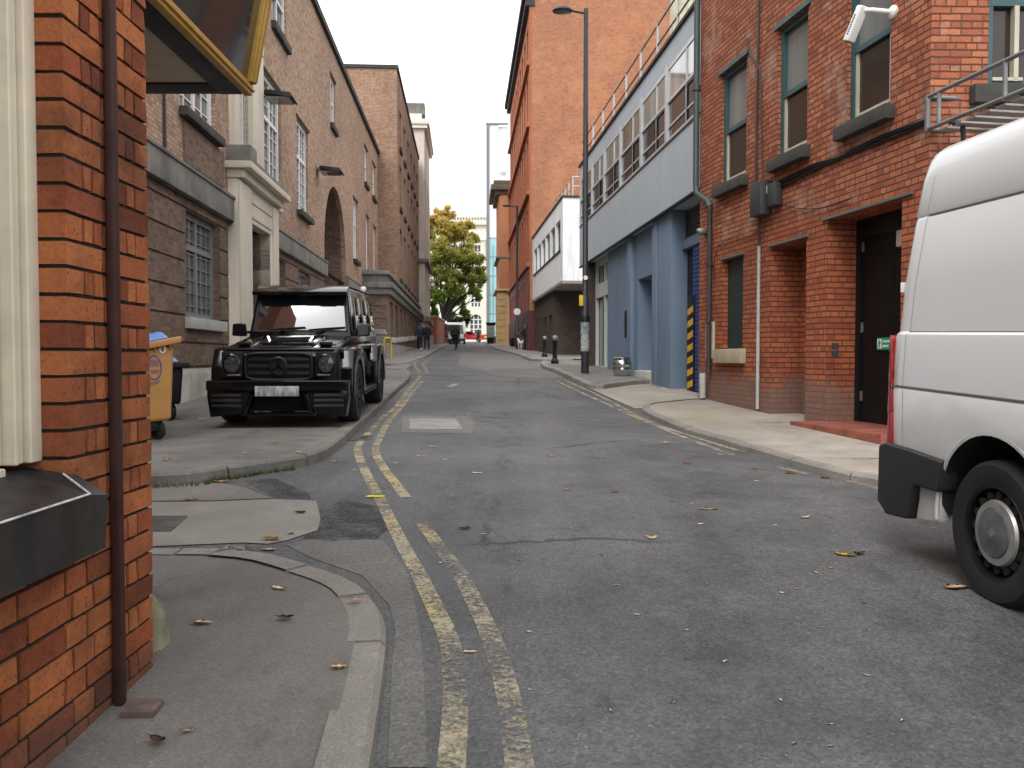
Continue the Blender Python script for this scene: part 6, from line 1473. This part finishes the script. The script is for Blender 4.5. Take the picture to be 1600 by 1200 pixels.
p = P(747.5, 537, 105); person('distant person in dark green standing at the far junction', (p.x, 105, gz(105)), R(20), {}, mat("dark_green_coat", (.02, .035, .025), .8), M_JEAN, M_SHOEB, M_HAIR, 1.7)
# cyclist riding away
q = at(711, 547, 0); bk_ = thing('bicycle', 'dark bicycle ridden away from the camera in the middle of the road', 'bicycle', q, R(3))
def ring(y, r): return [(0, y + r * math.cos(R(a)), .34 + r * math.sin(R(a))) for a in range(0, 361, 20)]
for y in (0, 1.05): wo = MB().tube(ring(y, .32), .022, 6, cap=False).build('wheel', M_RUBBER, bk_, smooth=50); mb = MB(); [mb.tube([(0, y, .34), (0, y + .31 * math.cos(R(a)), .34 + .31 * math.sin(R(a)))], .004, 4) for a in range(0, 360, 30)]; mb.build('spokes', M_STEEL, wo)
MB().tube([(0, 0, .34), (0, .42, .30), (0, .30, .82), (0, 0, .34)], .02, 6).tube([(0, .42, .30), (0, .92, .80), (0, .30, .80)], .022, 6).tube([(0, 1.05, .34), (0, .90, .98)], .02, 6).build('frame', M_BLACK, bk_, smooth=50)
MB().tube([(-.28, .86, 1.02), (0, .92, 1.0), (.28, .86, 1.02)], .018, 6).build('handlebar', M_BLACK, bk_, smooth=50)
MB().hexa([(-.08, .15, .9), (.08, .15, .9), (-.03, .42, .9), (.03, .42, .9), (-.08, .15, .96), (.08, .15, .96), (-.03, .42, .95), (.03, .42, .95)]).build('saddle', M_CARM, bk_, bevel=.015)
cyc = {'pelvis': (0, .27, 1.03), 'waist': (0, .33, 1.18), 'chest': (0, .44, 1.38), 'neck': (0, .50, 1.52), 'head': (0, .54, 1.63), 'crown': (0, .53, 1.73)}
for s, n in ((-1, 'l'), (1, 'r')): cyc.update({n + 'sh': (s * .19, .46, 1.46), n + 'el': (s * .30, .62, 1.24), n + 'wr': (s * .27, .80, 1.07), n + 'pa': (s * .27, .85, 1.04), n + 'hip': (s * .1, .28, 1.0)})
cyc.update({'lkn': (-.13, .62, .72), 'lan': (-.12, .42, .46), 'ltoe': (-.12, .58, .44), 'rkn': (.12, .50, .60), 'ran': (.12, .36, .18), 'rtoe': (.12, .52, .14)})
cy_ = person('person in a dark jacket with bare calves and a big rucksack, cycling away', q, R(3), cyc, mat("brown_black_jacket", (.02, .016, .015), .8), M_BLKC, M_SHOEB, M_HAIR, 1.75)
rk = MB(); rk.box(-.19, .19, .02, .25, 1.08, 1.55); props(rk.build('rucksack', mat("dark_rucksack", (.016, .014, .014), .8), bevel=.06, seg=3), 'large dark rucksack worn by the cyclist riding away', 'bag'); bpy.data.objects['rucksack'].location = q; bpy.data.objects['rucksack'].rotation_euler = (0, 0, R(3))
# white dog seen from behind
q = at(815, 545.5, H5); dg = thing('dog', 'white dog standing on the pavement beside the distant lamp post', 'dog', q, R(25))
M_FUR = mat("white_fur", (.62, .58, .48), .9, var=.12)
V = [(0, 0, .46), (0, .28, .47), (0, .42, .52), (0, .50, .64), (0, .60, .66), (0, .70, .63), (0, -.18, .46), (0, -.26, .56), (0, -.22, .68)]; E = [(0, 1), (1, 2), (2, 3), (3, 4), (4, 5), (0, 6), (6, 7), (7, 8)]; Rr = [.11, .135, .10, .075, .085, .05, .105, .035, .02]
for s in (-1, 1):
    b = len(V); V += [(s * .08, .30, .36), (s * .085, .29, .2), (s * .085, .30, .03), (s * .085, .35, .02)]; Rr += [.06, .035, .03, .032]; E += [(1, b), (b, b + 1), (b + 1, b + 2), (b + 2, b + 3)]
    b = len(V); V += [(s * .09, -.12, .36), (s * .09, -.06, .27), (s * .09, -.20, .16), (s * .09, -.18, .03), (s * .09, -.12, .02)]; Rr += [.075, .05, .03, .027, .03]; E += [(6, b), (b, b + 1), (b + 1, b + 2), (b + 2, b + 3), (b + 3, b + 4)]
    b = len(V); V += [(s * .06, .58, .74), (s * .075, .57, .80)]; Rr += [.03, .012]; E += [(4, b), (b, b + 1)]
skin('body', V, E, Rr, M_FUR, dg)
# lead from hand to dog
hl = MB(); a, b = q + Vector((-.1, .3, .62)), at(821, 546.5, H5) + Vector((-.45, -.05, 1.08)); hl.tube([a, a.lerp(b, .5) + Vector((0, 0, -.15)), b], .008, 5); props(hl.build('dog_lead', M_BLACK), 'thin dark lead between the standing person and the white dog', 'lead')

# ------------------------------------------------------------------ trees
def leafmat(name, stops, zlo, zhi):
    k = NB(name); g = k.n("ShaderNodeNewGeometry"); sp = k.n("ShaderNodeSeparateXYZ"); k.l(g.outputs['Position'], sp.inputs[0])
    h = k.math('DIVIDE', k.math('SUBTRACT', sp.outputs[2], zlo), zhi - zlo)
    t = k.math('ADD', k.math('MULTIPLY', h, .75), k.math('MULTIPLY', k.noise(g.outputs['Position'], .55, 4, .6), .62)); t = k.math('SUBTRACT', t, .2)
    t = k.math('ADD', t, k.math('MULTIPLY', k.math('SUBTRACT', g.outputs['Random Per Island'], .5), .3))
    c = k.ramp(t, stops); k.fin(c, .6, 0, .25); k.l(c, k.b.inputs['Base Color'])
    tr = k.n("ShaderNodeBsdfTranslucent"); k.l(c, tr.inputs[0]); ms = k.n("ShaderNodeMixShader"); ms.inputs[0].default_value = .55
    k.l(k.b.outputs[0], ms.inputs[1]); k.l(tr.outputs[0], ms.inputs[2]); k.l(ms.outputs[0], k.out.inputs[0]); return k.m
M_BARK = mat("bark", (.035, .028, .022), .9, var=.3, bump=.5, bs=20)
def tree(name, label, base, lumps, nleaf, size, m, seed, trunk_r=.3, fork=.3, lean=(0, 0)):
    rnd = random.Random(seed); o = thing(name, label, 'tree', base); tops = [Vector(l[0]) for l in lumps]; mb = MB()
    fz = max(1.0, min(t.z for t in tops) * fork + 1.5); f = Vector((lean[0], lean[1], fz))
    mb.tube([(0, 0, -.3), (0, 0, .3), f * .5, f], [trunk_r * 1.4, trunk_r * 1.05, trunk_r * .9, trunk_r * .75], 10)
    for t, rad in ((Vector(l[0]), l[1]) for l in lumps):
        mid = f.lerp(t, .5) + Vector((rnd.uniform(-.4, .4), rnd.uniform(-.4, .4), rnd.uniform(-.1, .5))); mb.tube([f, mid, t], [trunk_r * .36, trunk_r * .2, trunk_r * .07], 7)
        for _ in range(5):
            e = t + Vector((rnd.gauss(0, 1), rnd.gauss(0, 1), rnd.gauss(0, .7))) * rad * .55; mb.tube([mid.lerp(t, rnd.uniform(.3, .9)), e], [trunk_r * .13, trunk_r * .03], 5)
    mb.build('trunk', M_BARK, o, smooth=50, merge=False)
    V, F = [], []
    tot = sum(l[1] ** 2 for l in lumps)
    for c, rad in lumps:
        c = Vector(c); n = int(nleaf * rad ** 2 / tot); tw = [(c + Vector((rnd.gauss(0, 1), rnd.gauss(0, 1), rnd.gauss(0, .8))).normalized() * rad * rnd.uniform(.25, 1.0), rnd.uniform(.18, .38) * rad) for _ in range(max(6, int(rad * 13)))]
        for _ in range(n):
            tc, tr_ = tw[rnd.randrange(len(tw))]; p = tc + Vector((rnd.gauss(0, .5), rnd.gauss(0, .5), rnd.gauss(0, .42))) * tr_
            d = Vector((rnd.uniform(.2, 1), rnd.gauss(0, .7), rnd.uniform(-.2, .9))).normalized(); s = d.orthogonal().normalized(); s = Matrix.Rotation(rnd.uniform(0, 6.28), 3, d) @ s
            L = size * rnd.uniform(.6, 1.4); b = len(V); V += [p, p + d * L * .5 + s * L * .32, p + d * L, p + d * L * .5 - s * L * .32]; F.append((b, b + 1, b + 2, b + 3))
    me = bpy.data.meshes.new('crown'); me.from_pydata(V, [], F); me.materials.append(m); c = bpy.data.objects.new('crown', me); COL.objects.link(c); c.parent = o; return o
Y = 92; base = P(684, 536, Y); base.z = gz(Y)
def lump(u, v, dy, rpx): p = P(u, v, Y + dy); return ((p.x - base.x, p.y - base.y, p.z - base.z), rpx * Y / FPX)
lm = [lump(690, 360, 0, 20), lump(672, 345, 1, 17), lump(712, 366, 1, 20), lump(735, 372, 0, 13), lump(686, 395, -1.5, 24), lump(714, 400, 1.5, 24), lump(738, 405, -.5, 18), lump(722, 432, .5, 22), lump(744, 428, 1, 14), lump(700, 430, -1, 20), lump(738, 450, .2, 12), lump(680, 420, 2, 22), lump(716, 470, 2.5, 15), lump(726, 490, 2.5, 12), lump(704, 485, 3, 14), lump(752, 440, 0, 11), lump(748, 465, .5, 10), lump(695, 340, .5, 15), lump(728, 352, .5, 12), lump(664, 370, 1, 18), lump(676, 448, 1.5, 18), lump(694, 458, -1, 15), lump(710, 452, -1.5, 16)]
M_LEAF = leafmat("autumn_leaves", [(.0, (.12, .18, .045)), (.32, (.21, .265, .065)), (.52, (.36, .36, .085)), (.7, (.54, .46, .12)), (.88, (.66, .48, .15)), (1.0, (.64, .43, .15))], gz(Y) + 2.5, gz(Y) + 15)
tree('autumn_tree', 'large broad tree turning from green to gold, at the far left of the street', base, lm, 42000, .29, M_LEAF, 4, .33, .3, (.6, 0))
Y = 84; base = P(679, 538, Y); base.z = gz(Y)
lm = [lump(672, 478, 0, 12), lump(684, 470, 0, 11), lump(680, 490, 0, 10), lump(692, 462, 1, 7)]
M_LEAF2 = leafmat("lime_leaves", [(.0, (.06, .13, .018)), (.5, (.11, .21, .025)), (1.0, (.19, .29, .04))], gz(Y) + 1, gz(Y) + 7)
tree('lime_shrub_tree', 'small bright lime green tree in front of the gold autumn tree', base, lm, 4200, .2, M_LEAF2, 8, .1, .2)
Y = 99; base = P(700, 536, Y); base.z = gz(Y)
lm = [lump(696, 512, 0, 14), lump(710, 505, 0, 13), lump(722, 500, 1, 12), lump(690, 522, 0, 12)]
M_LEAF3 = leafmat("dark_leaves", [(.0, (.025, .045, .018)), (.5, (.05, .085, .03)), (1.0, (.10, .14, .06))], gz(Y) + 0, gz(Y) + 6)
tree('dark_shrub', 'dark green bushy shrub below the autumn tree, left of the far white van', base, lm, 5000, .24, M_LEAF3, 12, .12, .15)

# ------------------------------------------------------------------ fallen leaves and litter
LC = {'cream': (.80, .67, .48), 'tan': (.62, .40, .23), 'brown': (.11, .055, .03), 'orange': (.58, .25, .09), 'yellow': (.60, .38, .07), 'white': (.66, .65, .62), 'pink': (.68, .46, .35)}
LM = {k: mat("leaf_" + k, v, .7, var=.22, vs=30) for k, v in LC.items()}
def leaf_mesh(kind, seed, curl, lobes=True):
    rnd = random.Random(seed); bm = bmesh.new(); n = 7; rows = []
    wid = [.04, .30, .52, .40, .50, .26, .02] if lobes else [.05, .28, .42, .46, .40, .26, .03]
    for i in range(n):
        t = i / (n - 1) - .5; w_ = wid[i] * .5 * rnd.uniform(.85, 1.15); zc = curl * (t * t) * 1.6
        rows.append([bm.verts.new((t, -w_, zc + curl * .9 * w_ + rnd.uniform(0, .04))), bm.verts.new((t + rnd.uniform(-.02, .02), 0, zc + .01)), bm.verts.new((t, w_ * rnd.uniform(.8, 1.1), zc + curl * .9 * w_ + rnd.uniform(0, .04)))])
    for A, B in zip(rows, rows[1:]):
        for i in range(2): bm.faces.new((A[i], B[i], B[i + 1], A[i + 1]))
    s0, s1, s2, s3 = [bm.verts.new(p) for p in ((-.5, -.015, curl * .4), (-.5, .015, curl * .4), (-.74, .03, curl * .3 + .02), (-.74, .008, curl * .3 + .02))]; bm.faces.new((s0, s1, s2, s3))
    ex = bmesh.ops.solidify(bm, geom=bm.faces[:], thickness=.012)
    me = bpy.data.meshes.new("fallen_leaf"); bm.to_mesh(me); bm.free(); me.materials.append(LM[kind]); me.polygons.foreach_set('use_smooth', [True] * len(me.polygons)); return me
LMESH = {}
def leaf(u, v, wpx, kind, label, off=0.004, curl=.25, rz=None, group='fallen leaves and scraps'):
    q = G(u, v, off); key = (kind, round(curl, 1), (int(u) * 7 + int(v)) % 3)
    if key not in LMESH: LMESH[key] = leaf_mesh(kind, hash(key[2]) + len(LMESH), curl, kind not in ('cream', 'white'))
    o = bpy.data.objects.new('paper_scrap' if kind == 'white' else 'fallen_leaf', LMESH[key]); COL.objects.link(o)
    s = wpx * q.y / FPX * 1.3; o.scale = (s, s, s); o.location = q; o.rotation_euler = (math.atan(SLOPE), 0, random.Random(int(u * 3 + v)).uniform(-.6, .6) if rz is None else rz)
    props(o, label, 'litter' if kind == 'white' else 'leaf', group); return o
h1, h2, h4 = H1 + .002, H2 + .002, H4 + .002
for a in ((316, 972, 28, 'cream', 'flat cream leaf alone in the middle of the near tarmac pavement', h1, .08), (436, 918, 24, 'cream', 'speckled pale leaf near the far end of the near pavement', h1, .06),
          (446, 966, 22, 'brown', 'small curled dark brown leaf on the near pavement, left of the kerb curve', h1, .7), (556, 938, 20, 'pink', 'pinkish curled leaf resting on the curved kerb stones', H1 + .01, .8),
          (530, 1041, 22, 'tan', 'tan leaf lying just inside the near kerb', h1, .15), (293, 1141, 17, 'tan', 'small tan leaf in front of the brown square cover', h1, .3), (247, 1158, 26, 'brown', 'crumpled dark brown leaf nearest the foot of the brick wall', h1, .9),
          (299, 780, 18, 'yellow', 'yellow leaf on the pale patch of the side street', .008, .3), (425, 843, 24, 'yellow', 'mustard coloured leaf on the edge of the pale concrete apron', .008, .5), (470, 801, 16, 'brown', 'brown leaf on the concrete apron near its rounded end', .008, .5),
          (420, 858, 22, 'pink', 'flat pinkish leaf by the back kerb of the near pavement', .008, .1), (455, 834, 9, 'brown', 'tiny brown leaf beside the mustard coloured one', .008, .5), (376, 736, 18, 'orange', 'orange leaf caught under the kerb of the parked car pavement', .006, .6),
          (346, 753, 22, 'tan', 'tan leaf heap in the side street gutter', .006, .5), (300, 751, 14, 'tan', 'tan leaf in the weedy gutter left of the leaf heap', .006, .4),
          (657, 713, 11, 'cream', 'cream leaf on the road below the iron cover, left of its neighbour', .003, .5), (677, 698, 13, 'cream', 'cream leaf on the road just below the iron cover, right of its neighbour', .003, .5), (746, 739, 13, 'cream', 'pale leaf out in the road right of the yellow bend', .003, .2),
          (727, 826, 17, 'brown', 'red brown leaf on the road beside the worn yellow line', .003, .5), (862, 713, 11, 'tan', 'tan leaf alone in mid road beyond the cracks', .003, .4), (887, 765, 11, 'tan', 'tan leaf in mid road, left of the orange one', .003, .4), (961, 769, 12, 'orange', 'orange leaf in mid road', .003, .5),
          (1019, 842, 16, 'cream', 'upright folded cream leaf in mid road', .003, 1.4), (1018, 857, 11, 'cream', 'small cream leaf just below the upright folded one', .003, .2), (1105, 795, 26, 'cream', 'large flat cream leaf beside the road cracks', .003, .06), (1258, 809, 15, 'cream', 'curled pale leaf on the road left of the van', .003, .7),
          (1320, 867, 27, 'yellow', 'yellow leaf on the road touching a brown one near the van', .003, .35), (1342, 866, 18, 'brown', 'brown leaf touching the yellow one near the van', .003, .8), (1074, 723, 15, 'orange', 'rust red leaf on the road left of the right hand kerb', .003, .5),
          (1040, 692, 12, 'tan', 'tan leaf on the road by the end of the right yellow lines', .003, .4), (1137, 690, 15, 'tan', 'tan leaf in the gutter of the brick building pavement', .003, .5), (1495, 918, 36, 'tan', 'long tan leaf on the road in front of the van wheel', .003, .12),
          (733, 1018, 20, 'cream', 'oval cream leaf between the two near yellow lines', .003, .05), (1290, 747, 16, 'orange', 'orange leaf lying close to the right kerb by the van', .003, .4), (1235, 739, 16, 'orange', 'orange leaf on the short worn yellow dash', .003, .3), (1180, 732, 10, 'orange', 'small orange leaf left of the short worn yellow dash', .003, .3),
          (852, 572, 11, 'yellow', 'yellow scrap against the tip of the lamp post kerb', .003, .6), (1275, 660, 12, 'white', 'white scrap before the red tiled step', h4, .5), (1286, 668, 9, 'yellow', 'tiny yellow scrap at the corner of the red tiled step', h4, .4), (316, 656, 13, 'white', 'crumpled white paper on the pavement left of the black car', h2, .8),
          (430, 690, 9, 'yellow', 'small yellow leaf on the pavement in front of the black car', h2, .3), (385, 708, 9, 'white', 'white speck of litter on the pavement near the weeds', h2, .3), (467, 706, 11, 'cream', 'pale leaf at the kerb edge before the black car', h2, .3), (262, 718, 12, 'tan', 'tan leaf on the pavement below the orange bin wheel', h2, .5),
          (536, 692, 11, 'white', 'white scrap by the iron gully grate', .003, .4), (523, 721, 11, 'tan', 'tan leaf in the gutter before the kerb bend', .003, .3), (756, 834, 8, 'white', 'small white scrap beside the red brown leaf', .003, .1), (1096, 677, 10, 'white', 'white scrap in the right gutter', .003, .2)):
    leaf(a[0], a[1], a[2], a[3], a[4], a[5], a[6] * .55)
random.seed(77)
for i in range(46):
    u, v = random.uniform(640, 1420), random.uniform(600, 1180) ** 1.0
    q = G(u, v)
    if q.x > 2.0 + .2 * max(0, 6 - q.y): continue
    leaf(u, v, random.uniform(6, 11), random.choice(['white', 'cream', 'tan']), 'tiny pale flattened scrap on the dark asphalt', .003, .05, random.uniform(0, 6))
y0 = MB(); c = G(586, 777); y0.prism([(-.055, -.02), (.05, -.014), (.06, .012), (-.05, .018)], 'z', 0, .006); o = y0.build('plastic_scrap', mat("bright_yellow_plastic", (.80, .66, .02), .4)); o.location = c + Vector((0, 0, .006)); o.scale = (1.25, 1.3, 1); props(o, 'bright yellow plastic strip lying across the yellow line', 'litter')
y0 = MB(); c = G(240, 750); y0.hexa([(-.05, -.03, 0), (.05, -.02, 0), (-.05, .03, 0), (.05, .03, 0), (-.03, -.02, .03), (.04, -.01, .02), (-.03, .02, .035), (.03, .02, .02)]); o = y0.build('plastic_scrap', mat("green_plastic", (.02, .30, .16), .4)); o.location = c; props(o, 'green plastic scrap in the weeds beside the brick corner', 'litter')
# weeds along the side street kerb
V, F = [], []; rnd = random.Random(2); foot = [p for p in k2 if -3.4 < p.x < -2.0 and p.y < 8.3]
for i in range(1000):
    t = rnd.random(); j = min(len(foot) - 2, int(t * (len(foot) - 1))); q = foot[j].lerp(foot[j + 1], rnd.random()); d_ = (foot[j + 1] - foot[j]).normalized()
    q = q + Vector((d_.y, -d_.x)) * (.03 + abs(rnd.gauss(0, .03))); c = Vector((q.x, q.y, gz(q.y))); clump = .5 + .5 * math.sin(t * 47) * math.sin(t * 19 + 1)
    if rnd.random() > clump + .12: continue
    hgt = rnd.uniform(.012, .06) * (.5 + clump); a = rnd.uniform(0, 6.28)
    d = Vector((math.cos(a), math.sin(a), 0)) * .005; l = Vector((rnd.gauss(0, .02), rnd.gauss(-.015, .02), hgt)); b = len(V); V += [c - d, c + d, c + l]; F.append((b, b + 1, b + 2))
me = bpy.data.meshes.new('weeds'); me.from_pydata(V, [], F); me.materials.append(mat("weed_green", (.07, .11, .025), .7, var=.4, vs=9)); wd_ = bpy.data.objects.new('weeds', me); COL.objects.link(wd_); props(wd_, 'thin green weeds growing along the side street kerb', 'weeds', None, 'stuff')
